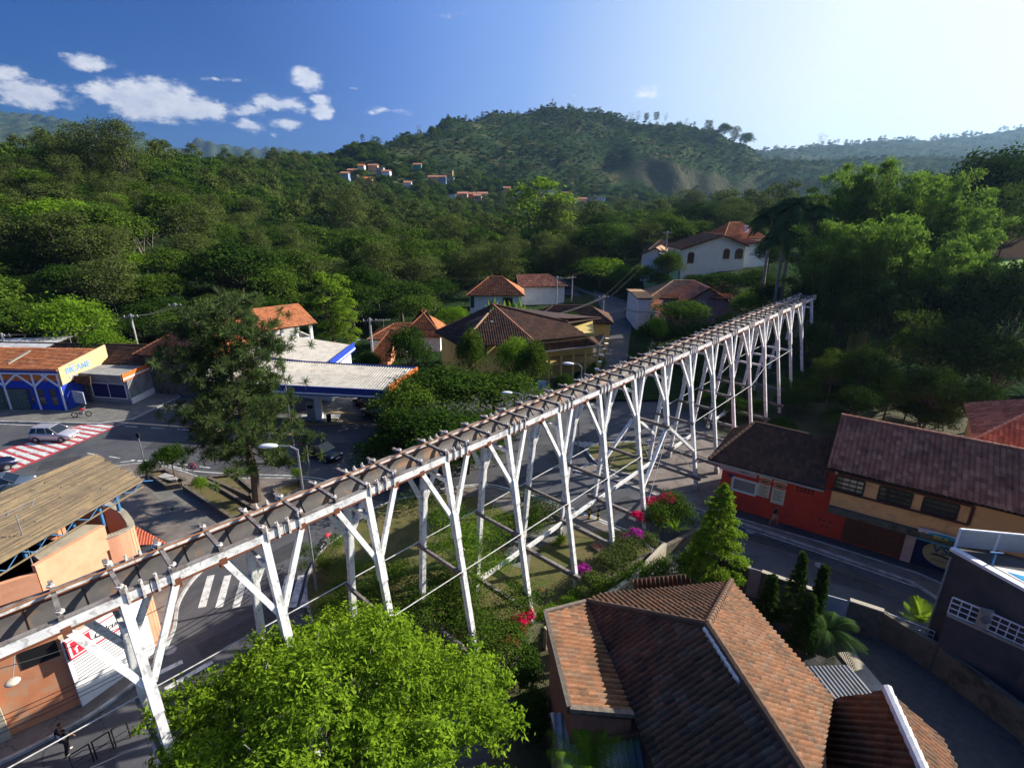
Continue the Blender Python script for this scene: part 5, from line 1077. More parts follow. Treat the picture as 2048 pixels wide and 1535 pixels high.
wire('wires running behind the orange gallery roof', pw['d'], pw['e'], .5, o3, .02); wire('thin wires from the gallery pole to the station pole', pw['e'], pw['a'], .8, o3[:2], .02)
wire('wires crossing from the station pole to the villa pole', pw['a'], pw['b'], 1.2, o3[:2], .02); wire('wires over the villa roof to the bend pole', pw['b'], pw['i'], 1.0, o3[:2], .02)
wire('wires down the side lane to the bend pole', pw['g'], pw['i'], .6, o3, .022, m=M['steel']); wire('short wires between the two lane poles', pw['g'], pw['h'], .3, o3, .022)
wire('thin wires climbing to the hillside pole', pw['i'], pw['k'], .5, [(0, 0, 0), (1.2, 0, 0)], .007, m=M['wiregrey']); wire('dark wires from the bend pole to the shaded pole', pw['i'], pw['j'], 1.0, o3, .02)
wire('single pale cable crossing low above the person and the leafy tree', G(180, 1535, 5), G(720, 1245, 6.5), .35, [(0, 0, 0)], .028, 'cable', M['wirelight'], None)
wire('black service cables fanning out before the pink bar wall', G(-60, 1350, 6.5), G(330, 1210, 6.0), .35, [(0, 0, 0)], .02, 'cable', None, None)
wire('bundle of black cables along the white shopfront', G(-40, 1450, 5), G(560, 1130, 6.0), .5, [(0, 0, 0), (.0, .08, -.25), (0, .0, -.5), (0, .1, -.75)], .016, 'cable', None, None)
# round street light on the pink wall
t = thing('wall_lamp', 'round cream lamp dish on the old pink wall near the walking person', 'wall lamp', tuple(G(24, 1362, 4))); c = G(25, 1363, 4.6); mb = MB(); mb.ball(tuple(c), .26, M['plastic'], 14, 6, (1, 1, .35)); smoothall(mb.build('dish', None, t)); mb = MB(); mb.cyl(c, c+Vector((-.9, 1.2, .2)), .02, None, 5, M['steel']); mb.build('arm', None, t)
# no-parking sign
b = G(391, 962, .13); t = thing('no_parking_sign', 'round red and white no-parking sign on a thin post in the plaza', 'road sign', tuple(b)); zt_ = zat(b, 932); mb = MB(); mb.cyl(b, (b.x, b.y, zt_+.2), .035, None, 6, M['steel']); mb.build('post', None, t)
c = Vector((b.x, b.y-.05, zt_)); mb = MB(); mb.cyl(c, c+Vector((0, -.03, 0)), .36, None, 20, M['redsign']); mb.cyl(c+Vector((0, -.03, 0)), c+Vector((0, -.045, 0)), .28, None, 20, M['whitepaint']); mb.beam(c+Vector((-.2, -.05, .2)), c+Vector((.2, -.05, -.2)), .02, .06, M['redsign']); mb.beam(c+Vector((.2, -.055, .2)), c+Vector((-.2, -.055, -.2)), .02, .06, M['redsign']); mb.build('plate', None, t)
lettering('lettering', t, 'E', c+Vector((-.5, 0, 0)), c+Vector((.5, 0, 0)), .38, c.z-.14, .36, M['black'], 1, .06, bold=.01)
for (x_, y_, yt, lb) in ((298, 962, 866, 'slim green traffic post at the plaza corner'), (622, 960, 880, 'thin rusty post left of the dark parked car'), (590, 905, 735, 'thin grey mast seen through the pine branches')):
    b = G(x_, y_, .13); mb = MB(); zt_ = zat(b, yt); mb.cyl(b, (b.x, b.y, zt_), .05, .04, 6, M['steel']); mb.box((b.x, b.y, zt_-.2), (.25, .12, .4), M['black']); tag(mb.build('post', None, None, tuple(b)), lb, 'post')
b = G(1084, 845); b = D(1084, 800, 50); t = thing('blue_road_sign', 'small blue square road sign before the clipped hedge', 'road sign', (b.x, b.y, 0)); zt_ = zat(b, 770); mb = MB(); mb.cyl((b.x, b.y, 0), (b.x, b.y, zt_), .04, None, 6, M['steel']); mb.build('post', None, t); mb = MB(); mb.box((b.x, b.y-.05, zt_), (.8, .03, .95), mat('sign_pale_blue', (.25,.35,.5), rough=.5)); mb.build('plate', None, t)
# bench and planters in the plaza
def planter(lb, pts, h=.45):
    t = thing('planter_wall', lb, 'planter', tuple(G(*pts[0]))); p = [G(x, y, h) for x, y in pts]; mb = MB()
    for a, b in zip(p, p[1:]+p[:1]): mb.beam(Vector((*xy(a), .13+h/2)), Vector((*xy(b), .13+h/2)), .24, h, M['stone'])
    mb.build('wall', None, t); mb = MB(); mb.prism([xy(a) for a in p], .13, .13+h*.6, M['grass']); mb.build('soil_bed', None, t)
planter('low stone planter round the small dark tree at the plaza corner', [(293, 945), (330, 940), (372, 962), (362, 968), (335, 972)])
planter('long stone planter below the pine with small bush', [(368, 972), (412, 962), (455, 985), (512, 1020), (468, 1038)])
planter('stone planter behind the pine trunk', [(415, 955), (470, 950), (512, 985), (498, 992)])
planter('angular stone planter right of the pine trunk', [(548, 980), (600, 962), (605, 975), (565, 996)], .4)
b = G(340, 962, .13); mb = MB(); mb.box((b.x, b.y, .5), (1.9, .7, .12), M['pole'], -.4); [mb.box((b.x+s_*.7, b.y-s_*.3, .28), (.15, .6, .34), M['pole'], -.4) for s_ in (-1, 1)]; tag(mb.build('concrete_bench', None, None, tuple(b)), 'concrete bench beside the small tree planter', 'bench')
for x_, y_, lb in ((1178, 1040, 'left black and yellow post by the aqueduct foot in the road edge'), (1196, 1042, 'right black and yellow post by the aqueduct foot in the road edge')):
    b = G(x_, y_); mb = MB()
    for i in range(5): mb.cyl((b.x, b.y, i*.22), (b.x, b.y, i*.22+.22), .1, None, 8, M['yline'] if i % 2 else M['black'])
    tag(mb.build('bollard', None, None, tuple(b)), lb, 'bollard', 'striped guard posts')
for x_, y_, lb in ((1158, 1132, 'square drain cover in the grass by the planter hedge'), (1195, 1095, 'raised square drain box in the grass'), (1085, 1185, 'grate in the dry grass below the brown hedge')):
    b = G(x_, y_, .13); mb = MB(); mb.box((b.x, b.y, .2), (.8, .8, .18), M['stone'], .7); mb.box((b.x, b.y, .295), (.6, .6, .03), M['redwood'], .7); tag(mb.build('drain_box', None, None, tuple(b)), lb, 'drain box')
mb = MB(); pts = [G(500+i*30, 1560-i*12) for i in range(3)]
t = thing('street_railing', 'black metal railing at the bottom edge beside the street', 'railing', tuple(G(190, 1520))); a, b = G(150, 1545), G(252, 1480)
for s0_, s1_ in ((0, .36), (.42, .75), (.8, 1.1)):
    p, q_ = a.lerp(b, s0_), a.lerp(b, s1_); mb = MB(); [mb.cyl(v, v+Vector((0, 0, 1)), .03, None, 6, M['black']) for v in (p, q_)]; mb.cyl(p+Vector((0, 0, 1)), q_+Vector((0, 0, 1)), .03, None, 6, M['black']); mb.cyl(p+Vector((0, 0, .5)), q_+Vector((0, 0, .5)), .02, None, 6, M['black']); mb.build('rail_section', None, t)
# ------------------------------------------------------------------ right foreground: yard wall, gates, modern house wall with glass balustrade
YW = [(1395, 1098), (1480, 1127), (1500, 1136), (1524, 1143), (1579, 1163), (1628, 1180), (1700, 1200), (1745, 1213), (1768, 1222)]
yw = [G(x, y, 1.9) for x, y in YW]; t = thing('yard_wall', 'mossy yard wall along the shaded street in front of the tiled house', 'wall', (yw[1].x, yw[1].y, 0))
def wseg(nm, a, b, z0, z1, m, th=.2, par=t, top=True):
    mb = MB(); mb.beam(Vector((*xy(a), (z0+z1)/2)), Vector((*xy(b), (z0+z1)/2)), th, z1-z0, m); o = mb.build(nm, None, par)
    if top: m2 = MB(); m2.beam(Vector((*xy(a), z1+.04)), Vector((*xy(b), z1+.04)), th+.1, .08, M['ledge']); m2.build('coping', None, o)
    return o
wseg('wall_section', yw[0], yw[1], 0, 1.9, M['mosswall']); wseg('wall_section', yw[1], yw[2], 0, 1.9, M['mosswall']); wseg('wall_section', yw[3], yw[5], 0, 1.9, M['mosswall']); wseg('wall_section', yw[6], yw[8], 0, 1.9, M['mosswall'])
def gate(lb, a, b, h_, m, n):
    t = thing('metal_gate', lb, 'gate', (a.x, a.y, 0)); mb = MB(); a, b = Vector((*xy(a), 0)), Vector((*xy(b), 0)); mb.beam(a+Vector((0, 0, h_/2)), b+Vector((0, 0, h_/2)), .04, h_, m); o = mb.build('leaf', None, t); mb = MB()
    for i in range(n+1): p = a.lerp(b, i/n); mb.cyl(p-Vector((0, .04, 0)), p+Vector((0, -.04, h_+.02)), .028, None, 5, m)
    mb.build('ribs', None, o)
gate('narrow pale metal door in the yard wall', yw[2], yw[3], 1.95, mat('pale_gate', (.42,.38,.4), (.34,.31,.33), .6, 3), 6); gate('wide white ribbed driveway gate behind the cypresses', yw[5], yw[6], 1.85, mat('white_gate', (.5,.5,.54), (.42,.42,.46), .55, 3), 16)
cy = [G(x, y) for x, y in ((1500, 1180), (1600, 1200), (1720, 1235), (1850, 1330), (2060, 1450), (2060, 1600), (1700, 1600), (1640, 1330))]
sheet('yard', [xy(p) for p in cy], .01, M['cobble'], False)
mb = MB(); a, b = G(1690, 1306), G(1755, 1384); mb.beam(a+Vector((0, 0, .06)), b+Vector((0, 0, .06)), .9, .12, M['ledge']); struct('path_kerb', mb)
# sloping dark garden bank with low wall
bk = [G(1768, 1222, 1.6), G(1880, 1290, 1.6), G(2060, 1420, 1.6), G(2200, 1560, 1.6)]; t = thing('garden_retaining_wall', 'dark sloping retaining wall and bank by the driveway', 'wall', (bk[1].x, bk[1].y, 0))
mb = MB(); 
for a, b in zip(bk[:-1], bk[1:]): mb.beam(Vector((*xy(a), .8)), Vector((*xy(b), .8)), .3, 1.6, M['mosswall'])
mb.build('wall', None, t)
# modern house
zt_ = 6.3; mA, mB_, mC = G(1905, 1098, zt_), G(2090, 1196, zt_), G(2330, 1330, zt_); md = (mB_-mA).normalized(); mn = Vector((-md.y, md.x, 0))
if mn.y < 0: mn = -mn
t = thing('modern_house', 'tall dark rendered house wall with white edge and blue pool terrace at the right edge', 'house', (mA.x, mA.y, 0))
wallpoly(t, [xy(mA), xy(mC), xy(mC+mn*9), xy(mA+mn*2.6+md*2.0), xy(mA+mn*.35)], 0, zt_, M['greywall'])
mb = MB(); mb.beam(mA+Vector((0, 0, .06))-mn*.05, mC+Vector((0, 0, .06))-mn*.05, .34, .16, M['whitepaint']); mb.build('white_edge', None, t)
mb = MB(); mb.slab([mA+md*1.6+mn*.35+Vector((0, 0, .05)), mC+mn*.35+Vector((0, 0, .05)), mC+mn*8+Vector((0, 0, .05)), mA+md*2.6+mn*1.5+Vector((0, 0, .05))], .04, M['whitewall']); mb.build('terrace', None, t)
mb = MB(); pA_, pB_ = mA+md*2.1+mn*.45, mC+mn*.45; mb.slab([pA_+Vector((0, 0, .07)), pB_+Vector((0, 0, .07)), pB_+mn*3+Vector((0, 0, .07)), pA_+mn*.9+md*1.2+Vector((0, 0, .07))], .02, M['pool']); mb.build('pool', None, t)
ub = [(33.5, 10), (45, 10), (45, 22), (33.5, 22)]; wallpoly(t, ub, 0, 12, M['greywall'], 'unseen_shade_storey'); ub = [(33, 9.5), (45.5, 9.5), (45.5, 22.5), (33, 22.5)]; wallpoly(t, ub, 12, 12.3, M['whitepaint'], 'roof_slab')  # unseen block and slab added out of view to shade the yard
bal = thing('glass_balustrade', 'frosted glass balustrade with white frame around the pool terrace', 'balustrade', tuple(mA)); g0_, g1_ = mA+mn*.15, G(2120, 1078, zt_+1.1); g1_ = Vector((*xy(g1_), zt_)); gp = [g0_.lerp(g1_, k) for k in (0, .4, .8, 1.2, 2.0)]
gl = mat('frosted_glass', (.42,.43,.4), (.36,.37,.35), .35, 4)
for i, (a, b) in enumerate(zip(gp[:-1], gp[1:])):
    mb = MB(); mb.beam(a+Vector((0, 0, .62)), b+Vector((0, 0, .62)), .03, .95, gl); mb.build('glass_panel', None, bal)
    mb = MB(); mb.cyl(a, a+Vector((0, 0, 1.15)), .06, None, 6, M['whitepaint']); mb.build('post', None, bal)
mb = MB(); mb.beam(gp[0]+Vector((0, 0, 1.15)), gp[-1]+Vector((0, 0, 1.15)), .09, .08, M['whitepaint']); mb.build('top_rail', None, bal)
mb = MB(); b = mA+md*1.5+mn*.4; mb.cyl(b, b+Vector((0, 0, .75)), .045, None, 6, M['bluemetal']); mb.cyl(b+Vector((-.3, 0, .75)), b+Vector((.35, 0, .7)), .05, .03, 6, M['bluemetal']); tag(mb.build('pool_shower', None, None, tuple(b)), 'small blue-grey shower spout on the pool edge', 'shower')
mb = MB(); p = mA-mn*.1; mb.cyl((p.x-.1, p.y-.2, 0), (p.x-.1, p.y-.2, zt_-.3), .05, None, 6, M['steel']); mb.build('drainpipe', None, t)
# low sunlit wall with white grid railing
rA, rB, rC = G(1906, 1192, 4.6), G(1965, 1216, 4.6), G(2080, 1266, 4.6); t = thing('white_grid_railing', 'white grid railing on low wall, lit by sun beside the dark house', 'railing', (rA.x, rA.y, 0))
wseg('base_wall', rA, rC, 0, 3.5, M['greywall'], .2, t, False); wseg('wall_kerb', rA, rC, 3.5, 3.6, M['ledge'], .24, t, False)
for a, b in ((rA, rB), (rB+(rC-rB)*.18, rC)):
    mb = MB(); 
    for z_ in (3.65, 3.95, 4.25, 4.55): mb.beam(Vector((*xy(a), z_)), Vector((*xy(b), z_)), .035, .05 if z_ < 4.5 else .08, M['whitepaint'])
    n = int((b-a).length/.3)
    for i in range(n+1): p = a.lerp(b, i/n); mb.beam((p.x, p.y, 3.6), (p.x, p.y, 4.55), .035, .035, M['whitepaint'])
    mb.build('grid_panel', None, t)
p = rB+(rC-rB)*.09; mb = MB(); mb.box((p.x, p.y, 4.1), (.5, .16, 1.1), M['ledge'], -.5); mb.build('pillar', None, t); mb = MB(); mb.cyl((p.x-.05, p.y-.1, 4.15), (p.x-.07, p.y-.16, 4.15), .2, None, 14, M['oldwood']); mb.build('round_emblem', None, t)
t = thing('low_white_railing', 'low white two-bar railing behind the small palm by the street', 'railing', tuple(G(1790, 1225, 1))); a, b = G(1776, 1226, 1.6), G(1870, 1262, 1.6); mb = MB()
for z_ in (1.0, 1.3, 1.6): mb.beam(Vector((*xy(a), z_)), Vector((*xy(b), z_)), .03, .05, M['whitepaint'])
for i in range(9): p = a.lerp(b, i/8); mb.beam((p.x, p.y, .9), (p.x, p.y, 1.6), .03, .03, M['whitepaint'])
mb.build('bars', None, t)
# ------------------------------------------------------------------ houses on the right slope
A_, B_ = D(1362, 531, 116), D(1485, 529, 117); z0_ = A_.z; t = thing('white_gabled_house', 'long white house with arched windows and red tiles on the green slope', 'house', tuple(A_))
ze_ = D(1362, 497, 116).z; zg_ = D(1437, 470, 118).z; dd = (B_-A_); dd.z = 0; dn = dd.normalized(); an_ = Vector((-dn.y, dn.x, 0))
def gable_front(t, A, B, apx, zl, za, zrr, z0, dep, wm, tm, over=.6):
    A, B = Vector((*xy(A), 0)), Vector((*xy(B), 0)); d = (B-A).normalized(); n = Vector((-d.y, d.x, 0)); L = (B-A).length; Pm = A+d*apx
    mb = MB(); f = [A+Vector((0, 0, z0)), B+Vector((0, 0, z0)), B+Vector((0, 0, zrr)), Pm+Vector((0, 0, za)), A+Vector((0, 0, zl))]
    bck = [p+n*dep for p in f]; mb.add(f+bck, [(0, 1, 2, 3, 4), (9, 8, 7, 6, 5), (0, 5, 6, 1), (1, 6, 7, 2), (2, 7, 8, 3), (3, 8, 9, 4), (4, 9, 5, 0)], wm); mb.build('wall', None, t)
    rf = node('roof', t); gl_, gr_ = (za-zl)/apx, (za-zrr)/(L-apx); o = -n*over
    l0 = A-d*over+Vector((0, 0, zl-gl_*over+.15)); l1 = Pm+Vector((0, 0, za+.15)); r1 = B+d*over+Vector((0, 0, zrr-gr_*over+.15))
    slope('roof_slope', [l0+o, l0+n*(dep+over), l1+n*(dep+over), l1+o], tm, rf, .32, .5, nseg=4); slope('roof_slope', [r1+n*(dep+over), r1+o, l1+o, l1+n*(dep+over)], tm, rf, .32, .5, nseg=4)
    mb = MB(); mb.beam(l0+o-Vector((0, 0, .15)), l1+o-Vector((0, 0, .15)), .12, .3, M['brownwood']); mb.beam(l1+o-Vector((0, 0, .15)), r1+o-Vector((0, 0, .15)), .12, .3, M['brownwood']); mb.build('bargeboard', None, rf)
    return A, B, d, n
z0_ = gz(A_.x, A_.y)-.5
gA, gB, gd, gn = gable_front(t, A_, B_, 8.2, ze_, zg_, D(1485, 490, 117).z, z0_, 9, mat('warm_plaster', (.82,.74,.6), (.72,.65,.53), .9, 1.5), T['orange'])
zz = D(1385, 500, 116).z
for sx, wd_, h_, lo in ((1.3, 1.3, 1.9, -2.7), (9.0, 1.3, 1.7, -1.8), (11.6, 1.6, 1.7, -1.8)):
    zl_ = zz+lo; o = window(t, gA, gB, sx, sx+wd_, zl_, zl_+h_, 1, M['brownwood'], glass('brown_pane', (.08,.03,.02)), 2, 2, .1)
    mb = MB(); c = gA+gd*(sx+wd_/2)-gn*.04+Vector((0, 0, zl_+h_)); mb.add([c]+[c+gd*(wd_/2*math.cos(i*math.pi/8))+Vector((0, 0, .42*math.sin(i*math.pi/8))) for i in range(9)], [(0, i+1, i+2) for i in range(8)], M['brownwood']); mb.build('arch', None, o)
A2, B2 = D(1487, 529, 119), D(1537, 528, 121); gable_front(thing('white_side_house', 'lower white wing under a tiled lean-to roof right of the arched windows', 'house', tuple(A2)), A2, B2, 4.5, D(1487, 490, 119).z+.3, D(1500, 485, 119).z, D(1545, 500, 120).z, gz(A2.x, A2.y)-.5, 8, M['whitewall'], T['orange'])
A2 = D(1448, 472, 127); t = thing('upper_tiled_house', 'upper house with broad red tiled roof and small white dormer above the white house', 'house', tuple(A2)); A2.z = gz(A2.x, A2.y); B2 = D(1528, 472, 130)
rhouse(t, xy(A2), xy(B2), 8, A2.z-1, D(1480, 474, 128).z, D(1490, 446, 132).z, M['whitewall'], T['orange'], .7, (4, 4), tw=.34, th=.5)
p = D(1493, 458, 128.5); mb = MB(); mb.box(tuple(p), (.9, .9, 1.5), M['whitepaint']); mb.build('dormer', None, t)
A2, B2 = D(1283, 522, 124), D(1330, 524, 122); t = thing('small_slope_house', 'small house with brown tiled gable roof left of the white house', 'house', tuple(A2)); A2.z = gz(A2.x, A2.y); gable_front(t, A2, B2, 3, D(1283, 508, 124).z, D(1305, 495, 124).z, D(1330, 508, 122).z, A2.z-1, 7, M['whitewall'], T['pale'])
A2, B2 = D(1300, 500, 131), D(1352, 499, 131); t = thing('brown_roofed_cottage', 'cottage roof of faded brown tiles behind the small slope house', 'house', tuple(A2)); rhouse(t, xy(A2), xy(B2), 7, gz(A2.x, A2.y)-1, D(1300, 498, 131).z, D(1320, 482, 134).z, M['pinkold'], T['old'], .5, (3, 2), tw=.34, th=.5)
t = thing('grey_flat_house', 'grey flat-roofed block between small house and white house', 'house', tuple(D(1345, 535, 117))); p = D(1346, 540, 118); wallpoly(t, [(p.x-2.2, p.y-1), (p.x+2.4, p.y-1), (p.x+2.4, p.y+6), (p.x-2.2, p.y+6)], gz(p.x, p.y)-1, D(1346, 510, 118).z, M['corrgrey']); mb = MB(); mb.box((p.x, p.y+2.5, D(1346, 510, 118).z+.1), (5.0, 7.4, .2), M['ledge']); mb.build('roof_slab', None, t)
t = thing('green_garden_wall', 'pale green garden wall stepping up the slope below the white house', 'wall', tuple(D(1292, 570, 112))); L_ = [D(1292, 562, 112), D(1330, 548, 113), D(1358, 542, 114)]
mb = MB()
for a, b in zip(L_[:-1], L_[1:]): mb.beam(Vector((*xy(a), (a.z+gz(a.x, a.y))/2-.5)), Vector((*xy(b), (b.z+gz(b.x, b.y))/2-.5)), .25, max(1.5, a.z-gz(a.x, a.y)+1), mat('green_plaster', (.18,.42,.3), (.14,.34,.25), .9, 1.5))
mb.build('wall', None, t)
# pink gabled house and its paler neighbour
A2, B2 = D(1330, 648, 88), D(1478, 652, 88); t = thing('pink_gabled_house', 'pink house with wide dark red gable roof below the pale tiled roof', 'house', tuple(A2)); A2.z = B2.z = 0
gable_front(t, A2, B2, 6.6, D(1320, 625, 88).z, D(1402, 576, 88).z, D(1480, 618, 88).z-.3, -.2, 8, mat('lilac_plaster', (.5,.28,.33), (.42,.23,.28), .9, 1.2), T['red'])
for x0, x1 in ((1318, 1360), (1418, 1466)):
    q = [D(x0, 597, 87), D(x1, 597, 87), D(x1-2, 587, 88.5), D(x0+2, 587, 88.5)]; o = slope('dormer_roof', q, T['orange'], t, .3, .4, .06); mb = MB(); c = D((x0+x1)/2, 602, 88.2); mb.box((c.x, c.y, c.z-.3), (2.2, 1.0, 1.6), MATS['lilac_plaster']); mb.build('dormer', None, t)
A2, B2 = D(1290, 612, 97), D(1455, 600, 97); t = thing('pale_roofed_house', 'house with wide pale straw-coloured tiled roof behind the pink gabled house', 'house', tuple(A2)); rhouse(t, xy(A2), xy(B2), 9, 0, D(1400, 592, 97).z-.8, D(1400, 562, 102).z, mat('mint_plaster', (.35,.45,.28), (.28,.38,.24), .9, 1.4), T['pale'], .6, (6, 2.5), tw=.34, th=.5)
A2, B2 = D(1275, 632, 90), D(1300, 632, 90); t = thing('narrow_street_house', 'narrow mint and white house edging the climbing street', 'house', tuple(A2)); rhouse(t, xy(A2), xy(B2), 9, 0, D(1285, 597, 90).z, D(1285, 590, 94).z+.3, M['whitewall'], T['pale'], .3, (0, 0), tw=.34, th=.5)
window(t, A2, B2, .4, 1.1, 1, 2.4, 1, M['darkwood'], None, 1, 1); window(t, A2, B2, 1.4, 1.9, 1, 2.4, 1, M['darkwood'], None, 1, 1)
# red house under the trees at the far right, lawn
A2, B2 = D(2005, 466, 112), D(2080, 466, 112); t = thing('hilltop_house', 'house wall under a tiled roof beyond the sunlit lawn at the right edge', 'house', tuple(A2)); rhouse(t, xy(A2), xy(B2), 9, gz(A2.x, A2.y)-1, A2.z+2.6, A2.z+5, M['pinkold'], T['red'], .8, (0, 0), tw=.34, th=.5)
# ------------------------------------------------------------------ vegetation
LM = dict(dark=leafmat('leaf_dark', (.007,.021,.005), (.043,.082,.012), .17), mid=leafmat('leaf_mid', (.012,.034,.006), (.09,.145,.018), .2), olive=leafmat('leaf_olive', (.02,.036,.01), (.115,.145,.036), .19),
 bright=leafmat('leaf_bright', (.035,.09,.008), (.17,.28,.02), .33), lime=leafmat('leaf_lime', (.045,.1,.008), (.22,.33,.03), .34), pine=leafmat('pine_needles', (.015,.036,.012), (.1,.145,.045), .25), blue=leafmat('leaf_bluegreen', (.008,.025,.014), (.034,.066,.028), .15),
 bamboo=leafmat('bamboo_leaf', (.014,.045,.01), (.16,.27,.035), .36), palm=leafmat('palm_leaf', (.012,.032,.01), (.07,.115,.03), .22), magenta=leafmat('bougainvillea_red', (.42,.005,.05), (.65,.02,.12), .35, 0), purple=leafmat('bougainvillea_purple', (.22,.01,.17), (.42,.04,.33), .35, 0), fresh=leafmat('leaf_fresh', (.018,.06,.005), (.21,.32,.022), .3))
def leaves(P, size, rng, aspect=.5, up=.5, out=None, jit=.35, droop=0.0):
    n = len(P); nr = rng.normal(size=(n, 3)); nr[:, 2] = np.abs(nr[:, 2])*.6+up
    if out is not None: nr += out*1.1
    nr /= np.linalg.norm(nr, axis=1)[:, None]
    a = rng.normal(size=(n, 3)); a[:, 2] -= droop; a -= (a*nr).sum(1)[:, None]*nr; a /= np.linalg.norm(a, axis=1)[:, None]+1e-9; b = np.cross(nr, a)
    s = size*(1+jit*rng.uniform(-1, 1, n))[:, None]; w_ = s*aspect*.5
    V = np.stack([P-a*s*.5, P+b*w_+a*s*.05-nr*w_*.3, P+a*s*.5, P-b*w_+a*s*.05-nr*w_*.3], 1).reshape(-1, 3)
    return V, np.arange(4*n).reshape(n, 4)
def lobe_points(rng, lobes, n, clump=.35, per=14, shell=(.72, 1.02), low=-.35):
    """leaf positions gathered in clumps over the shells of the lobes; returns positions, outward directions, tint"""
    R = np.array([l[3]*l[4] for l in lobes]); pr = R/R.sum(); nc = max(1, n//per); ids = rng.choice(len(lobes), nc, p=pr); L = np.array(lobes)[ids]
    d = rng.normal(size=(nc, 3)); d /= np.linalg.norm(d, axis=1)[:, None]; k = d[:, 2] < low; d[k, 2] *= -1
    rr = rng.uniform(*shell, nc)[:, None]; Rv = np.stack([L[:, 3], L[:, 3], L[:, 4]], 1); Cc = L[:, :3]+d*Rv*rr
    sg = clump*np.cbrt(Rv[:, 0]*Rv[:, 0]*Rv[:, 2])[:, None]
    P = np.repeat(Cc, per, 0)+rng.normal(size=(nc*per, 3))*np.repeat(sg, per, 0)*np.array([1, 1, .55]); O = np.repeat(d, per, 0)
    T_ = np.repeat(rng.uniform(0, 1, nc), per)*.55+rng.uniform(0, 1, nc*per)*.45
    return P, O, T_
def branches(mb, rng, base, lobes, r, m, split=.45):
    base = Vector(base); z0 = min(l[2]-l[4]*.4 for l in lobes); fork = base+Vector((rng.normal()*.15, rng.normal()*.15, max(.6, (z0-base.z)*split*2)))
    cyl_path = [base, base.lerp(fork, .5)+Vector((rng.normal()*.1, rng.normal()*.1, 0)), fork]
    mb.cyl(cyl_path[0], cyl_path[1], r, r*.82, 8, m, False); mb.cyl(cyl_path[1], cyl_path[2], r*.82, r*.7, 8, m, False)
    for l in lobes:
        e = Vector(l[:3]); mid = fork.lerp(e, .5)+Vector((rng.normal()*.25, rng.normal()*.25, -.1*(e-fork).length*.5)); mb.cyl(fork, mid, r*.5, r*.3, 6, m, False); mb.cyl(mid, e, r*.3, r*.1, 5, m, False)
        for _ in range(2): q = e+Vector((rng.normal()*l[3]*.5, rng.normal()*l[3]*.5, rng.uniform(-.2, .7)*l[4])); mb.cyl(mid.lerp(e, .6), q, r*.15, r*.05, 4, m, False)
def make_proto(seed, lobes, n, size, lm, bark=None, r=.22, clump=.3, per=14, aspect=.5, shell=(.7, 1.02), low=-.35, droop=0.0, up=.5, base=(0, 0, 0), outw=1.0):
    rng = np.random.default_rng(seed); P, O, tn = lobe_points(rng, lobes, n, clump, per, shell, low); V, F = leaves(P, size, rng, aspect, up, O*outw, droop=droop)
    crown = mesh_arrays('crown', V, F, lm, tn); mb = MB(); branches(mb, rng, base, lobes, r, bark or M['bark'])
    me = bpy.data.meshes.new('trunk'); me.from_pydata(mb.v, [], mb.f); me.materials.append(bark or M['bark']); me.polygons.foreach_set('use_smooth', [True]*len(me.polygons)); return crown, me
def dome_lobes(rng, Rr, Hh, k, z0=.45, rl=(.32, .5), flat=.8):
    out = [(0, 0, Hh*(z0+.22), Rr*.6, Hh*.26)]
    for i in range(k):
        a = i*2.39996+rng.uniform(-.3, .3); f = math.sqrt((i+.5)/k)*.78; r_ = Rr*rng.uniform(*rl); x, y = Rr*f*math.cos(a), Rr*f*math.sin(a)
        z = Hh*(z0+(1-z0)*(1-f*f*.75))-r_*flat+rng.uniform(-.06, .06)*Hh; out.append((x, y, max(z, Hh*.25), r_, r_*flat*rng.uniform(.75, 1.05)))
    return out
def tall_lobes(rng, Rr, Hh, k, z0=.3):
    out = []
    for i in range(k):
        f = (i+.5)/k; a = i*2.4+rng.uniform(-.5, .5); w_ = .35+.65*math.sin(math.pi*(.12+f*.72)); out.append((Rr*w_*.6*math.cos(a), Rr*w_*.6*math.sin(a), Hh*(z0+(1-z0)*f**.85)-Rr*.35, Rr*rng.uniform(.34, .55), Rr*rng.uniform(.26, .42)))
    return out
# kinds: name -> list of (crown mesh, trunk mesh), natural width, natural height
KIND = {}
def kind(nm, W_, H_, fn, nv=2): KIND[nm] = ([fn(i) for i in range(nv)], W_, H_)
R_ = lambda s_: np.random.default_rng(s_)
kind('broad', 10, 10, lambda i: make_proto(10+i, dome_lobes(R_(i), 5, 10, 17), 7600, .38, LM['dark'], r=.25, clump=.26), 3)
kind('broad_mid', 10, 10, lambda i: make_proto(20+i, dome_lobes(R_(5+i), 5, 10, 16), 7600, .38, LM['mid'], r=.25, clump=.26), 3)
kind('airy', 8, 15, lambda i: make_proto(30+i, tall_lobes(R_(8+i), 4, 15, 15, .4), 7000, .36, LM['olive'], M['greybark'], .13, clump=.34, per=12, aspect=.45), 3)
kind('bright', 9, 9, lambda i: make_proto(40+i, dome_lobes(R_(12+i), 4.5, 9, 13, .35), 5200, .36, LM['bright'], r=.22, clump=.28), 2)
kind('flat', 13, 9, lambda i: make_proto(50+i, [(x, y, z, r_, .7) for x, y, z, r_, _ in dome_lobes(R_(15+i), 6.5, 9, 16, .7)], 5000, .36, LM['mid'], r=.22, clump=.2, aspect=.45, low=-.1), 2)
kind('column', 5, 12, lambda i: make_proto(60+i, tall_lobes(R_(18+i), 2.6, 12, 14, .12), 4600, .34, LM['lime'], r=.16, clump=.3), 2)
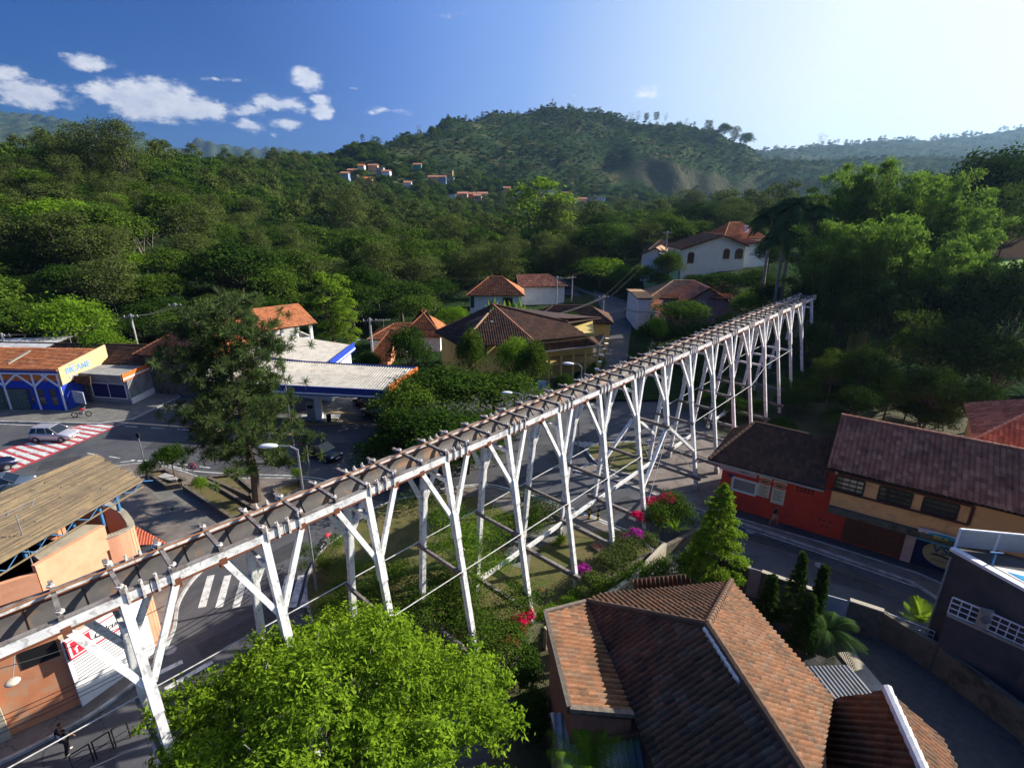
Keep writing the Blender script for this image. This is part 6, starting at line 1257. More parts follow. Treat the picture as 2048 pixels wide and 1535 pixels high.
# scrub
kind('scrub', 6, 5, lambda i: make_proto(70+i, dome_lobes(R_(21+i), 3, 5, 7, .3), 1500, .55, LM['olive'], r=.1, clump=.3), 2)
kind('bare', 6, 10, lambda i: make_proto(80+i, tall_lobes(R_(24+i), 3, 10, 9, .4), 420, .3, LM['olive'], M['palebark'], .16, clump=.5, per=6), 2)
TREES = []
def put_tree(kd, base, width, height, lb, nm='tree', group=None, rot=None, var=None):
    prs, W_, H_ = KIND[kd]; v = var if var is not None else rnd.randrange(len(prs)); crown, trunk = prs[v % len(prs)]
    t = thing(nm, lb, 'tree', tuple(base), group); t.rotation_euler.z = rot if rot is not None else rnd.uniform(0, 6.28); t.scale = (width/W_, width/W_, height/H_)
    o = link('trunk', trunk, t); o2 = link('crown', crown, t); TREES.append((base[0], base[1], width)); return t
def pt(kd, x, ytop, Y, wpx, lb, nm='tree', group=None, zb=None, minh=3):
    """tree whose crown top shows at pixel (x, ytop) when it stands Y metres ahead"""
    q = D(x, ytop, Y); z = gz(q.x, q.y) if zb is None else zb; r = ray(x, ytop); wid = wpx/1070*(Y*math.cos(PITCH)-(q.z-H)*math.sin(PITCH)); h = max(minh, zat(q, ytop)-z)
    return put_tree(kd, (q.x, q.y, z-.05), wid, h, lb, nm, group)
# --- single trees one can point at
for a in [
 ('bright', 128, 585, 72, 135, 'rounded bright green clipped-looking tree behind the thin carport'), ('bright', 198, 655, 67, 95, 'lower bright green bush-tree right of the rounded one, behind the blue shop'),
 ('broad_mid', 25, 598, 74, 120, 'dull green tree left of the rounded bright tree'), ('column', 655, 540, 86, 78, 'tall lime-green pointed tree right of the orange gallery roof'), ('column', 690, 590, 84, 50, 'short lime-green shoot beside the tall lime tree'),
 ('column', 1078, 345, 190, 130, 'tallest yellow-green tree rising over the valley wood'), ('airy', 1110, 395, 186, 85, 'looser yellow-green tree leaning against the tallest one'), ('broad_mid', 1215, 445, 165, 145, 'wide round green tree above the side lane'),
 ('bright', 1203, 512, 134, 120, 'bright green tree hanging over the side lane'), ('broad', 1410, 402, 175, 125, 'dark umbrella-shaped tree behind the small hillside houses'), ('airy', 1385, 375, 260, 60, 'pale conical tree far behind the dark umbrella tree'),
 ('broad_mid', 1395, 440, 150, 90, 'bushy green tree just left of the upper tiled house'), ('airy', 690, 365, 210, 75, 'grey-green airy tree in the middle of the wood'), ('airy', 905, 425, 175, 90, 'olive tree with forked pale trunk in the valley wood'),
 ('airy', 370, 400, 130, 110, 'airy pale-limbed tree on the forest front above the orange gallery'), ('bright', 262, 498, 105, 70, 'small bright yellow-green crown on the forest front'), ('bright', 250, 560, 95, 60, 'second bright crown lower on the forest front'),
 ('broad', 468, 480, 105, 190, 'very broad dark crown in the forest front above the pine'), ('airy', 230, 232, 172, 95, 'tallest skyline tree on the left hill'), ('airy', 165, 236, 176, 100, 'pale flat-headed skyline tree left of the tallest one'),
 ('flat', 810, 455, 128, 130, 'flat green crown behind the red cottages'), ('broad', 800, 560, 104, 150, 'dark dense tree behind the red cottages'), ('broad', 868, 555, 114, 95, 'dark dense tree left of the white house'), ('broad', 720, 530, 100, 120, 'dark tree right of the lime trees'),
 ('bright', 905, 612, 92, 80, 'light green bush-tree left of the villa roof'), ('flat', 1145, 625, 84, 50, 'small tree near the low brown-tiled house'), ('broad', 1275, 560, 118, 60, 'dark tree hiding the street bend'), ('broad_mid', 1288, 528, 117, 62, 'green tree left in front of the small slope house'), ('broad', 1322, 545, 111, 50, 'dark tree right in front of the small slope house'), ('mid' if 0 else 'broad_mid', 1240, 540, 126, 70, 'green tree beside the pale wires')]:
    pt(*a)
# trees round the villa and the square
for a in [
 ('broad_mid', 815, 768, 48, 150, 'leafy spreading tree at left of the clump behind the aqueduct deck'), ('broad', 880, 735, 52, 210, 'tallest dense dark tree of the clump before the yellow villa'), ('broad_mid', 990, 745, 53, 190, 'green tree of the clump touching the aqueduct deck'),
 ('broad', 765, 868, 41, 120, 'low dark tree over the parked black car'), ('broad', 865, 820, 41, 210, 'widest dark tree of the clump, right behind the deck'), ('broad', 935, 850, 42, 150, 'dark tree with trunk on the lawn edge behind the deck'), ('broad', 800, 812, 43, 100, 'dark tree between pine and the widest tree'), ('broad', 870, 850, 44, 180, 'dark lower tree hanging over the street junction'), ('broad_mid', 960, 830, 46, 150, 'leafy tree right over the deck crossbeams'), 
 ('bright', 1030, 662, 58, 75, 'lighter pointed tree before the dark villa roof'), ('broad_mid', 1065, 680, 57, 70, 'green tree right of the pointed one before the verandah'), ('broad_mid', 940, 655, 60, 60, 'bush-tree round the pale power pole'), ('broad', 815, 650, 62, 90, 'dark tree before the red cottages'), ('broad', 735, 700, 62, 60, 'small tree below the bungalow'),
 ('broad', 1130, 745, 57, 50, 'low shrub-tree by the lamp')]:
    pt(*a, zb=0)
for a in [('flat', 338, 893, None, 75, 'small dark windswept tree in the plaza corner planter'),]:
    b = G(352, 958, .3); put_tree('broad', b, 2.9, zat(b, 890)-.3, a[5], var=1)
b = G(404, 990, .4); put_tree('bright', b, 1.3, 1.7, 'little bright bush in the long plaza planter', 'shrub'); b = G(597, 965, .3); put_tree('bright', b, 1.25, 1.35, 'clipped ball bush beside the tall lamp post', 'shrub')
b = G(300, 962, .3); put_tree('bright', b, 1.6, 1.9, 'pale shrub at the left of the windswept tree', 'shrub')
# pine with tufts of needles
def pine(t, Hh, rng):
    mb = MB(); pts = [Vector((.25*math.sin(i*.9), .2*math.sin(i*1.7+1), Hh*i/7)) for i in range(8)]
    for i in range(7): mb.cyl(pts[i], pts[i+1], .36*(1-i/8.5), .36*(1-(i+1)/8.5), 8, None, False)
    C_ = []; T_ = []
    for k in range(64):
        f = .22+.76*(k/63)**.9; z = Hh*f; i = min(6, int(f*7)); o = pts[i].lerp(pts[i+1], f*7-i); a = k*2.4+rng.uniform(-.4, .4)
        L = (4.6*(1-((f-.42)/.62)**2 if f > .42 else .78+.2*math.sin(k*1.3)) if True else 1); L = max(.9, 4.9*math.sqrt(max(.04, 1-((f-.45)/.58)**2))*rng.uniform(.65, 1.1))
        d = Vector((math.cos(a), math.sin(a), 0)); e = o+d*L+Vector((0, 0, L*rng.uniform(-.05, .35))); mid = o.lerp(e, .55)+Vector((0, 0, -.12*L)); mb.cyl(o, mid, .06, .04, 5, None, False); mb.cyl(mid, e, .04, .02, 4, None, False)
        for j in range(17):
            g = rng.uniform(.35, 1.05); p = (o.lerp(mid, g/.55) if g < .55 else mid.lerp(e, (g-.55)/.45)); q = p+Vector((rng.normal(), rng.normal(), abs(rng.normal())*.7))*(.28+.42*g); mb.cyl(p, q, .02, .012, 3, None, False); C_.append(q); T_.append(rng.uniform())
    me = bpy.data.meshes.new('trunk'); me.from_pydata(mb.v, [], mb.f); me.materials.append(M['bark']); link('trunk', me, t)
    C_ = np.array([tuple(c) for c in C_]); n = 60; base = np.repeat(C_, n, 0); d = rng.normal(size=(len(base), 3)); d[:, 2] += .35; d /= np.linalg.norm(d, axis=1)[:, None]
    base = base+d*.05; ln = rng.uniform(.22, .5, len(base))[:, None]; s = np.cross(d, rng.normal(size=d.shape)); s /= np.linalg.norm(s, axis=1)[:, None]; w_ = .03
    V = np.stack([base-s*w_*.5, base+s*w_*.5, base+d*ln+s*w_*.6, base+d*ln-s*w_*.6], 1).reshape(-1, 3); F = np.arange(len(V)).reshape(-1, 4)
    link('crown', mesh_arrays('crown', V, F, LM['pine'], np.repeat(np.array(T_), n)), t)
b = G(512, 1003, .13); t = thing('pine_tree', 'tall ragged pine standing in the plaza in front of the filling station', 'tree', tuple(b)); pine(t, zat(b, 612)-.13, R_(77)); t.scale = (1.0, 1.0, 1)
# the big leafy tree in the near foreground
c = G(672, 1475, 6.0); rg = R_(91); lobes = []
for i in range(58):
    a = i*2.39996; f = math.sqrt((i+.5)/58)*.95; r_ = rg.uniform(.65, 1.35); lobes.append((6.3*f*math.cos(a)*rg.uniform(.9, 1.06), 4.9*f*math.sin(a)*rg.uniform(.9, 1.08), 5.6+2.0*(1-f*f)+rg.uniform(-.8, .8), r_, r_*.65))
cr, trk = make_proto(92, lobes, 84000, .185, LM['fresh'], M['greybark'], .26, clump=.13, per=18, aspect=.38, shell=(.45, 1.2), low=-.3, droop=.5, up=.6, outw=.5)
t = thing('leafy_tree', 'large light green leafy tree filling the bottom foreground before the aqueduct legs', 'tree', (c.x, c.y, 0)); link('trunk', trk, t); link('crown', cr, t)
# wispy tree under the aqueduct
rg = R_(17); lobes = [(rg.normal()*1.1, rg.normal()*1.0, 2.6+abs(rg.normal())*1.3, rg.uniform(.6, 1.1), rg.uniform(.5, .9)) for _ in range(16)]
cr, trk = make_proto(18, lobes, 17000, .11, LM['bright'], M['palebark'], .1, clump=.45, per=16, aspect=.3, droop=1.2)
b = G(935, 1185, .13); t = thing('wispy_tree', 'fine-leaved wispy tree growing between the aqueduct legs on the grass', 'tree', tuple(b)); link('trunk', trk, t); link('crown', cr, t); t.scale = (1.15, 1.1, 1.05)
cr, trk = make_proto(19, [(x*.9, y*.9, z*.55, r_, q) for x, y, z, r_, q in lobes[:9]], 9000, .12, LM['mid'], M['bark'], .08, clump=.4)
for x, y, sx, sz, lb in ((1075, 1058, .8, .75, 'round dark shrub left of the path under the aqueduct'), (1045, 1075, .7, .7, 'shaggy shrub next to the pale leaning beam'), (905, 1265, 1.2, .8, 'dark green shrub mass behind the big leafy tree'), (850, 1230, 1.1, .8, 'shrub below the fifth aqueduct leg'), (990, 1290, 1.1, .7, 'shrub at the end of the dry grass'), (655, 1150, .6, .6, 'shrub on the grass edge by the curving kerb'), (690, 1240, .8, .7, 'dim shrub between the aqueduct legs at the kerb'), (770, 1180, .7, .5, 'low shrub in deep shade under the deck')):
    b = G(x, y, .13); t = thing('shrub', lb, 'shrub', tuple(b), None); link('trunk', trk, t); link('crown', cr, t); t.scale = (sx, sx, sz); t.rotation_euler.z = rnd.uniform(0, 6)
# grassy tuft plants, agave-like
def blades(nm, lb, cat, base, n, L, w_, lm, rng, arch=.5, spread=.8):
    V = []; F = []; tn = []
    for i in range(n):
        a = rng.uniform(0, 6.28); d = np.array([math.cos(a), math.sin(a), 0]); s = np.array([-d[1], d[0], 0]); l = L*rng.uniform(.6, 1.1); e = rng.uniform(.15, spread); k0 = len(V)
        for j in range(5):
            f = j/4; p = d*l*e*f+np.array([0, 0, l*(f*(1-e*.35)-arch*f*f*e)]); ww = w_*(1-f*f)*.5+.004; V += [p-s*ww, p+s*ww]
        for j in range(4): F.append((k0+2*j, k0+2*j+1, k0+2*j+3, k0+2*j+2)); tn.append(rng.uniform())
    me = mesh_arrays(nm, np.array(V), np.array(F), lm, np.array(tn)); o = link(nm, me, None, tuple(base)); return tag(o, lb, cat)
blades('tuft_plant', 'bright green tuft plant at the foot of an aqueduct leg on the lawn', 'plant', G(1122, 1085, .13), 60, 1.1, .09, LM['lime'], R_(3), .8)
blades('yucca', 'spiky pale plant between the red bougainvillea and the conifer', 'plant', G(1350, 1060, 1.6), 50, 1.1, .06, LM['bright'], R_(4), .3, 1.0)
# bougainvillea hedge along the planter above the yard
def hedge(nm, lb, cat, pts, r, n, size, lm, z=.0, hgt=1.4, flowers=None, seed=1):
    rng = R_(seed); P0 = [G(x, y, z) for x, y in pts]; o = P0[0]; t = thing(nm, lb, cat, tuple(o)); lob = []
    for a, b in zip(P0[:-1], P0[1:]):
        k = max(2, int((b-a).length/(r*.8)))
        for i in range(k):
            p = a.lerp(b, i/k)-o; rr_ = r*rng.uniform(.7, 1.15); lob.append((p.x+rng.normal()*.2, p.y+rng.normal()*.2, hgt*rng.uniform(.55, .8), rr_, hgt*.5))
    P, O, tn = lobe_points(rng, lob, n, .25, 12, (.6, 1.05)); P[:, 2] = np.maximum(P[:, 2], .05); V, F = leaves(P, size, rng, .55, .5, O); link('foliage', mesh_arrays('foliage', V, F, lm, tn), t)
    if flowers:
        fl, m_, cnt = flowers
        P, O, tn = lobe_points(rng, [((G(x, y, z)-o).x, (G(x, y, z)-o).y, hh, q, q*.7) for x, y, hh, q in fl], cnt, .22, 16, (.75, 1.12)); V, F = leaves(P, .1, rng, .9, .5, O); link('blossom', mesh_arrays('blossom', V, F, m_, tn), t)
    return t
hedge('bougainvillea', 'bougainvillea with crimson red blossom beside the bright conifer', 'plant', [(1310, 1075), (1345, 1060), (1375, 1075)], .8, 9000, .13, LM['mid'], .0, 2.3, ([(1300, 1055, 2.1, .5), (1330, 1055, 2.4, .55), (1312, 1075, 1.6, .4), (1270, 1078, 1.9, .4)], LM['magenta'], 2400), 31)
hedge('bougainvillea', 'brown-green hedge topped with purple bougainvillea between lawn and yard', 'plant', [(1290, 1110), (1240, 1130), (1200, 1165)], .8, 9000, .11, LM['olive'], .3, 1.5, ([(1268, 1105, 1.5, .42), (1250, 1110, 1.45, .3)], LM['purple'], 1300), 32)
hedge('bougainvillea', 'purple bougainvillea tuft at the low corner of the lawn', 'plant', [(1180, 1180), (1155, 1215)], .65, 5000, .11, LM['olive'], .2, 1.2, ([(1165, 1170, 1.1, .42), (1172, 1195, .9, .3)], LM['purple'], 1100), 33)
hedge('bougainvillea', 'bright crimson bougainvillea in front of the wall left of the tiled house', 'plant', [(1010, 1310), (1045, 1285)], .6, 5000, .11, LM['mid'], .2, 1.3, ([(1035, 1285, 1.2, .5), (1015, 1315, 1.1, .45), (1055, 1262, 1.2, .35)], LM['magenta'], 1900), 34)
hedge('ivy_bank', 'green creeper tumbling over the low wall beside the dry grass', 'plant', [(1150, 1215), (1110, 1240), (1075, 1255)], .5, 6000, .1, LM['bright'], .1, .9, None, 35)
hedge('garden_plants', 'rough garden growth between the hedge wall and the annex roof', 'plant', [(1400, 1150), (1330, 1165), (1250, 1180), (1180, 1215)], .7, 9000, .12, LM['mid'], 0, 1.4, None, 36)
hedge('clipped_hedge', 'tall clipped bright green hedge column beside the blue sign', 'hedge', [(1084, 870), (1092, 855)], .9, 6000, .16, LM['lime'], 0, 4.4, None, 37)
hedge('garden_hedge', 'dark hedge along the white-capped pillars', 'hedge', [(1185, 770), (1200, 735)], .7, 4000, .2, LM['mid'], 0, 1.8, None, 38)
t = thing('low_garden_wall', 'low stone wall between the dry lawn and the crimson bougainvillea', 'wall', tuple(G(1165, 1230))); mb = MB(); L_ = [G(x, y, .6) for x, y in ((1000, 1340), (1060, 1265), (1150, 1200), (1230, 1150), (1300, 1110), (1400, 1060))]
for a, b in zip(L_[:-1], L_[1:]): mb.beam(Vector((*xy(a), .4)), Vector((*xy(b), .4)), .3, .8, M['stone'])
mb.build('wall', None, t)
t = thing('rendered_wall', 'tall weathered boundary wall below the bougainvillea hedge', 'wall', tuple(G(1290, 1150))); mb = MB(); L_ = [G(x, y, 1.2) for x, y in ((1090, 1262), (1180, 1215), (1262, 1160), (1330, 1090))]
for a, b in zip(L_[:-1], L_[1:]): mb.beam(Vector((*xy(a), .7)), Vector((*xy(b), .7)), .25, 1.4, M['ledge'])
mb.build('wall', None, t)
# bright conifer by the tiled house, cypresses
def conifer(lb, nm, base, Hh, Rr, n, size, lm, seed, tiers=16, up=.2, layer=.5):
    rng = R_(seed); lob = []
    for i in range(tiers*5):
        f = (i/(tiers*5))**.85; a = i*2.4; rad_ = Rr*(1-f)**.8*rng.uniform(.55, 1); r_ = max(.16, Rr*.3*(1-f*.7)); lob.append((rad_*math.cos(a), rad_*math.sin(a), Hh*(.08+.9*f), r_, r_*layer))
    P, O, tn = lobe_points(rng, lob, n, .3, 14, (.5, 1.05)); V, F = leaves(P, size, rng, .4, .3, O, droop=-up); t = thing(nm, lb, 'tree', tuple(base)); link('crown', mesh_arrays('crown', V, F, lm, tn), t); mb = MB(); mb.cyl((0, 0, 0), (0, 0, Hh*.95), .16, .02, 6, M['bark'])
    me = bpy.data.meshes.new('trunk'); me.from_pydata(mb.v, [], mb.f); me.materials.append(M['bark']); link('trunk', me, t); return t
b = G(1420, 1170); conifer('bright yellow-green layered conifer between red café house and tiled roofs', 'conifer', b, zat(b, 962), 2.0, 30000, .17, LM['lime'], 51)
for x, y, yt, R__, lb in ((1575, 1262, 1105, .75, 'tallest dark cypress beside the tiled house eave'), (1618, 1272, 1130, .6, 'dark cypress right of the tallest, before the white gate'), (1530, 1235, 1150, .7, 'shorter dark cypress left of the tallest one'), (1600, 1300, 1190, .8, 'low dark cypress bush at the foot of the others')):
    b = G(x, y); conifer(lb, 'cypress', b, zat(b, yt), R__, 9000, .14, LM['dark'], int(x), 14, 1.5, 1.1)
# palms
def frond_mesh(rng, n, L, w_, droopf, lm, leafl=.5, tilt=(.2, 1.2), nl=22):
    V = []; F = []; tn = []
    for i in range(n):
        a = i*2.39996+rng.uniform(-.2, .2); d = np.array([math.cos(a), math.sin(a), 0]); s = np.array([-d[1], d[0], 0]); th = rng.uniform(*tilt); l = L*rng.uniform(.8, 1.1); q = rng.uniform()
        for j in range(nl):
            f = (j+1)/nl; p = d*l*f*math.cos(th)+np.array([0, 0, l*f*math.sin(th)-droopf*l*f*f]); dz = math.sin(th)-2*droopf*f; tg = d*math.cos(th)+np.array([0, 0, dz]); tg /= np.linalg.norm(tg)
            ll = leafl*math.sin(math.pi*min(1, .15+f*.8))+.08
            for sg in (-1, 1):
                e = p+(s*sg*.8+tg*.6-np.array([0, 0, .35]))*ll; k0 = len(V); V += [p-tg*w_, p+tg*w_, e]; F.append((k0, k0+1, k0+2, k0+2)); tn.append(q*.5+rng.uniform()*.5)
    return np.array(V), np.array(F), np.array(tn)
def tri_mesh(nm, V, F, lm, tn): return mesh_arrays(nm, V, F[:, :3], lm, tn)
def palm(lb, base, zt, L, n=16, lm=None, seed=1, droopf=.6, r=.16, leafl=.6, nm='palm_tree', tilt=(.1, 1.2), wl=.05):
    rng = R_(seed); t = thing(nm, lb, 'palm', tuple(base)); hh = zt-base[2]
    if hh > .8: mb = MB(); [mb.cyl((.1*math.sin(i), 0, hh*i/6), (.1*math.sin(i+1), 0, hh*(i+1)/6), r, r*.9, 7, M['bark'], False) for i in range(6)]; me = bpy.data.meshes.new('trunk'); me.from_pydata(mb.v, [], mb.f); me.materials.append(M['palebark']); link('trunk', me, t)
    V, F, tn = frond_mesh(rng, n, L, wl, droopf, lm, leafl, tilt); V[:, 2] += hh; link('fronds', tri_mesh('fronds', V, F, lm or LM['palm'], tn), t); return t
palm('low feathery palm beside the grey shed and cypresses', G(1648, 1292, .3), 1.3, 2.2, 26, LM['palm'], 5, .55, leafl=.55, wl=.03); palm('small bright palm by the low white railing', G(1832, 1262, .5), 1.2, 1.9, 12, LM['lime'], 6, .3, leafl=.5, tilt=(.7, 1.4), wl=.03)
palm('palm fronds poking up below the corrugated shed', G(1180, 1590, 2.0), 3.4, 2.4, 20, LM['bright'], 7, .35, leafl=.5, tilt=(.3, 1.3), wl=.025)
for i, (x, yt, Y, L_, lb) in enumerate(((1548, 402, 84, 4.2, 'big drooping palm left of the bamboo, above the white house'), (1592, 385, 82, 4.4, 'tallest drooping palm against the bamboo'), (1636, 402, 80, 4.2, 'drooping palm merging with the bamboo edge'), (1572, 440, 80, 3.8, 'lower palm crown in front of the tall palms'))):
    q = D(x, yt+25, Y); palm(lb, (q.x, q.y, gz(q.x, q.y)), q.z, L_, 40, LM['palm'], 20+i, .8, .25, 1.3, wl=.2, tilt=(-.1, 1.2))
for i, (x, yt, Y) in enumerate(((985, 590, 106), (1010, 596, 104), (1030, 600, 105), (1050, 604, 106), (1000, 606, 101))):
    q = D(x, yt+12, Y); blades('banana_plant', ['banana plant nearest the white house corner', 'second banana plant behind the villa roof', 'middle banana plant above the villa ridge', 'rightmost banana plant above the villa ridge', 'low banana plant just above the villa ridge'][i], 'plant', (q.x, q.y, max(0, q.z-4.5)), 14, 5.6, .9, LM['lime'], R_(60+i), .5, .55)
# bamboo
def bamboo(lb, base, Hh, spread, n, seed):
    rng = R_(seed); t = thing('bamboo_clump', lb, 'bamboo', tuple(base), 'bamboo clumps on the right hillside'); P = []; O = []; T_ = []; mb = MB()
    for i in range(n):
        a = rng.uniform(0, 6.28); b0 = np.array([math.cos(a), math.sin(a), 0])*rng.uniform(.2, 1.6); d = np.array([math.cos(a+rng.normal()*.4), math.sin(a+rng.normal()*.4), 0]); hh = Hh*rng.uniform(.7, 1.05); sp = spread*rng.uniform(.5, 1.5); tn = rng.uniform()
        pts = [b0+d*sp*(f**2.2)+np.array([0, 0, hh*(f if f < .8 else .8+(f-.8)*.55-(f-.8)**2*2.2)]) for f in np.linspace(0, 1, 7)]
        mb.path([Vector(p) for p in pts[:6]], .055, 4, None)
        m = 560; f = .42+.58*rng.uniform(0, 1, m)**.8; xs = np.array([np.interp(f, np.linspace(0, 1, 7), [p[k] for p in pts]) for k in range(3)]).T
        w_ = (.2+1.15*np.sin(np.pi*np.clip((f-.36)/.7, 0, 1)))[:, None]; P.append(xs+rng.normal(size=(m, 3))*w_*np.array([.42, .42, .34])); O.append(np.tile(d*.3+np.array([0, 0, .2]), (m, 1))); T_.append(tn*.45+rng.uniform(0, 1, m)*.25+np.clip((f-.4)/.6, 0, 1)*.3)
    P, O, T_ = np.concatenate(P), np.concatenate(O), np.concatenate(T_); V, F = leaves(P, .5, rng, .22, .3, O, droop=1.0); link('foliage', mesh_arrays('foliage', V, F, LM['bamboo'], T_), t); me = bpy.data.meshes.new('canes'); me.from_pydata(mb.v, [], mb.f); me.materials.append(mat('bamboo_cane', (.3,.25,.06), (.2,.2,.05), .6, 3)); link('canes', me, t)
for i, (x, yt, Y, sp, lb) in enumerate(((1690, 365, 84, 5, 'bamboo clump nearest the drooping palms, with plumes on the skyline'), (1730, 350, 82, 6, 'tall bamboo clump left of the highest plume'), (1800, 345, 80, 6.5, 'bamboo clump with the highest plume'), (1870, 375, 78, 6, 'bamboo clump right of the highest plume'), (1935, 420, 75, 5.5, 'rightmost bamboo clump beside the sunlit lawn'),
    (1680, 470, 73, 5, 'front bamboo clump above the far end of the aqueduct'), (1770, 455, 70, 6, 'front bamboo clump in the middle'), (1860, 480, 68, 5.5, 'front bamboo clump below the lawn'), (1655, 520, 76, 4, 'shaded bamboo clump just behind the aqueduct end'), (1915, 540, 66, 4.5, 'low bamboo clump at the foot of the lawn'))):
    q = D(x, yt, Y); z = gz(q.x, q.y); bamboo(lb, (q.x, q.y, z), max(6, q.z-z)*1.27, sp*.62, 30, 200+i)
# dark trees of the right hillside
for a in [('broad', 2010, 290, 95, 210, 'large dark tree against the pale sky at the right edge'), ('flat', 1990, 375, 88, 130, 'flat-headed dark tree above the lawn'), ('flat', 2040, 370, 84, 120, 'dark flat tree at the right edge over the hilltop house'), ('broad', 1905, 345, 125, 110, 'distant dark tree between bamboo and the big dark tree'), ('broad', 1860, 340, 150, 90, 'farther tree just right of the bamboo plumes'),
  ('broad', 1995, 525, 62, 150, 'dense dark tree below the lawn at right'), ('broad', 2060, 520, 58, 160, 'dense dark tree cut by the right edge'), ('flat', 1845, 625, 57, 150, 'grey-green umbrella tree in the middle of the right hillside'), ('broad', 1940, 640, 55, 150, 'dark spreading tree right of the umbrella tree'), ('broad', 2020, 670, 52, 150, 'lowest dark tree at right behind the roofs'),
  ('flat', 1675, 700, 56, 85, 'small umbrella tree standing alone right of the aqueduct end'), ('broad', 1620, 560, 74, 80, 'dark tree swallowing the aqueduct end'), ('broad', 1700, 570, 66, 110, 'dark tree under the bamboo front'), ('broad', 1790, 560, 64, 120, 'dark tree between umbrella tree and bamboo'), ('broad', 1740, 690, 54, 90, 'shaded tree behind the ochre house ridge'), ('broad_mid', 1790, 740, 52, 90, 'lower shaded tree behind the ochre house ridge'),
  ('broad', 1640, 640, 63, 70, 'shaded tree right of the last trestle'), ('broad', 1880, 730, 50, 110, 'dark tree behind the hip roof'), ('broad', 1965, 760, 48, 110, 'dark tree just behind the hip roof ridge'), ('broad', 1720, 770, 50, 90, 'understorey tree left behind the ochre house'), ('broad', 1600, 740, 60, 60, 'low tree at the foot of the last trestles'),
  ('broad_mid', 1370, 600, 84, 120, 'dark tree in front of the pink gable'), ('broad', 1320, 640, 76, 90, 'tree on the bank left of the pink house'), ('broad', 1400, 640, 72, 110, 'tree behind the aqueduct deck below the pink house'), ('bright', 1318, 625, 74, 45, 'bright lit shrub-tree by the shaded power pole'), ('broad_mid', 1460, 620, 72, 60, 'green tree behind the deck right of the pink house'), ('bright', 1500, 575, 82, 60, 'light bushy tree right of the pale roofs'), 
  ('broad', 1540, 560, 84, 80, 'dark tree under the drooping palms'), ('broad_mid', 1340, 500, 112, 60, 'tree hiding the left corner of the white gabled house'), ('broad', 1545, 480, 108, 70, 'tree hiding the right end of the white house wing'), ('broad', 1450, 545, 100, 130, 'dark shrubbery bank below the white house windows'), ('broad', 1520, 540, 98, 90, 'dark shrubbery right below the white house wing'), ('broad', 1400, 548, 104, 70, 'dark shrubs left below the white house'), ('broad_mid', 1560, 600, 74, 60, 'tree behind the aqueduct end, left of the bamboo'),
  ('flat', 1240, 790, 62, 60, 'shrubby tree between the trestles and the climbing street')]:
    pt(*a)
for x, y, lb in ((1970, 545, 'round clipped dark tree on the sunlit lawn'),):
    q = D(x, y, 100); put_tree('broad', (q.x, q.y, gz(q.x, q.y)), 4.5, 3.6, lb)
lw_ = MB(); p = [D(1925, 505, 104), D(2100, 500, 104), D(2100, 470, 116), D(1950, 478, 116)]; lw_.add([(v.x, v.y, gz(v.x, v.y)+.25) for v in p], [(0, 1, 2, 3)]); struct('lawn', lw_, mat('lawn', (.14,.24,.03), (.1,.18,.03), 1, .5, 1, (.2,.2,.06), .4, .3, fine=.3))
for i in range(26):
    x_, y_ = 22+rg.uniform(0, 26), 43+rg.uniform(0, 22)
    if y_ < 62-.62*(x_-18)+0 and x_ < 45 and y_ < 41: continue
    w_ = rg.uniform(3, 5.5); t = put_tree('broad' if i % 3 else 'broad_mid', (x_, y_, gz(x_, y_)-.5), w_, w_*.8, ['low dark bush in the undergrowth beneath the right hillside trees', 'leafy bush in the undergrowth beneath the right hillside trees'][i % 3 == 0], 'bush', 'undergrowth bushes behind the street houses')
sheet('garden_ground', [(1000, 1350), (1060, 1262), (1110, 1240), (1150, 1300), (1140, 1600), (960, 1650)], .012, M['soil'])
hedge('garden_plants', 'dim garden plants in the shade between the leafy tree and tiled house', 'plant', [(1050, 1340), (1060, 1420), (1075, 1520)], .6, 7000, .14, LM['dark'], 0, 1.3, None, 39)
# --- forest: individual trees on the near slopes, shared meshes
BLD = [(-2, 68, 14), (9, 84, 9), (-8, 112, 9), (5, 122, 8), (-16, 84, 9), (-22, 76, 8), (-30, 72, 10), (-22, 56, 12), (-42, 62, 10), (-56, 58, 12), (-48, 70, 9), (36, 118, 12), (47, 120, 12), (55, 128, 14), (27, 125, 9), (30, 92, 13), (36, 99, 10), (16, 80, 6), (20, 98, 6), (14, 120, 6), (8, 134, 6), (60, 100, 14), (24, 60, 6), (60, 115, 8), (96, 112, 14), (17, 72, 8)]
def clear(x, y, r): return all((x-a)**2+(y-b)**2 > (c_+r*.6)**2 for a, b, c_ in BLD) and all((x-a)**2+(y-b)**2 > (w_*.38+r*.38)**2 for a, b, w_ in TREES)
fr = random.Random(11); cnt = 0; tries = 0
LBL = {'broad': 'dark dense tree', 'broad_mid': 'mid-green leafy tree', 'airy': 'tall airy olive tree', 'bright': 'bright yellow-green tree', 'flat': 'flat layered tree', 'column': 'slim lime-green tree', 'bare': 'thin half-bare pale tree'}
def zone(xp, Y):
    side = 'behind the blue shop' if xp < 260 else 'behind the orange roofs' if xp < 620 else 'behind the red cottages' if xp < 900 else 'behind the white house' if xp < 1150 else 'above the side lane' if xp < 1380 else 'behind the hillside houses'
    return f"{'on the forest edge' if Y < 110 else 'in the middle of the forest' if Y < 155 else 'high up in the forest' if xp < 620 else 'deep in the valley wood'} {side}"
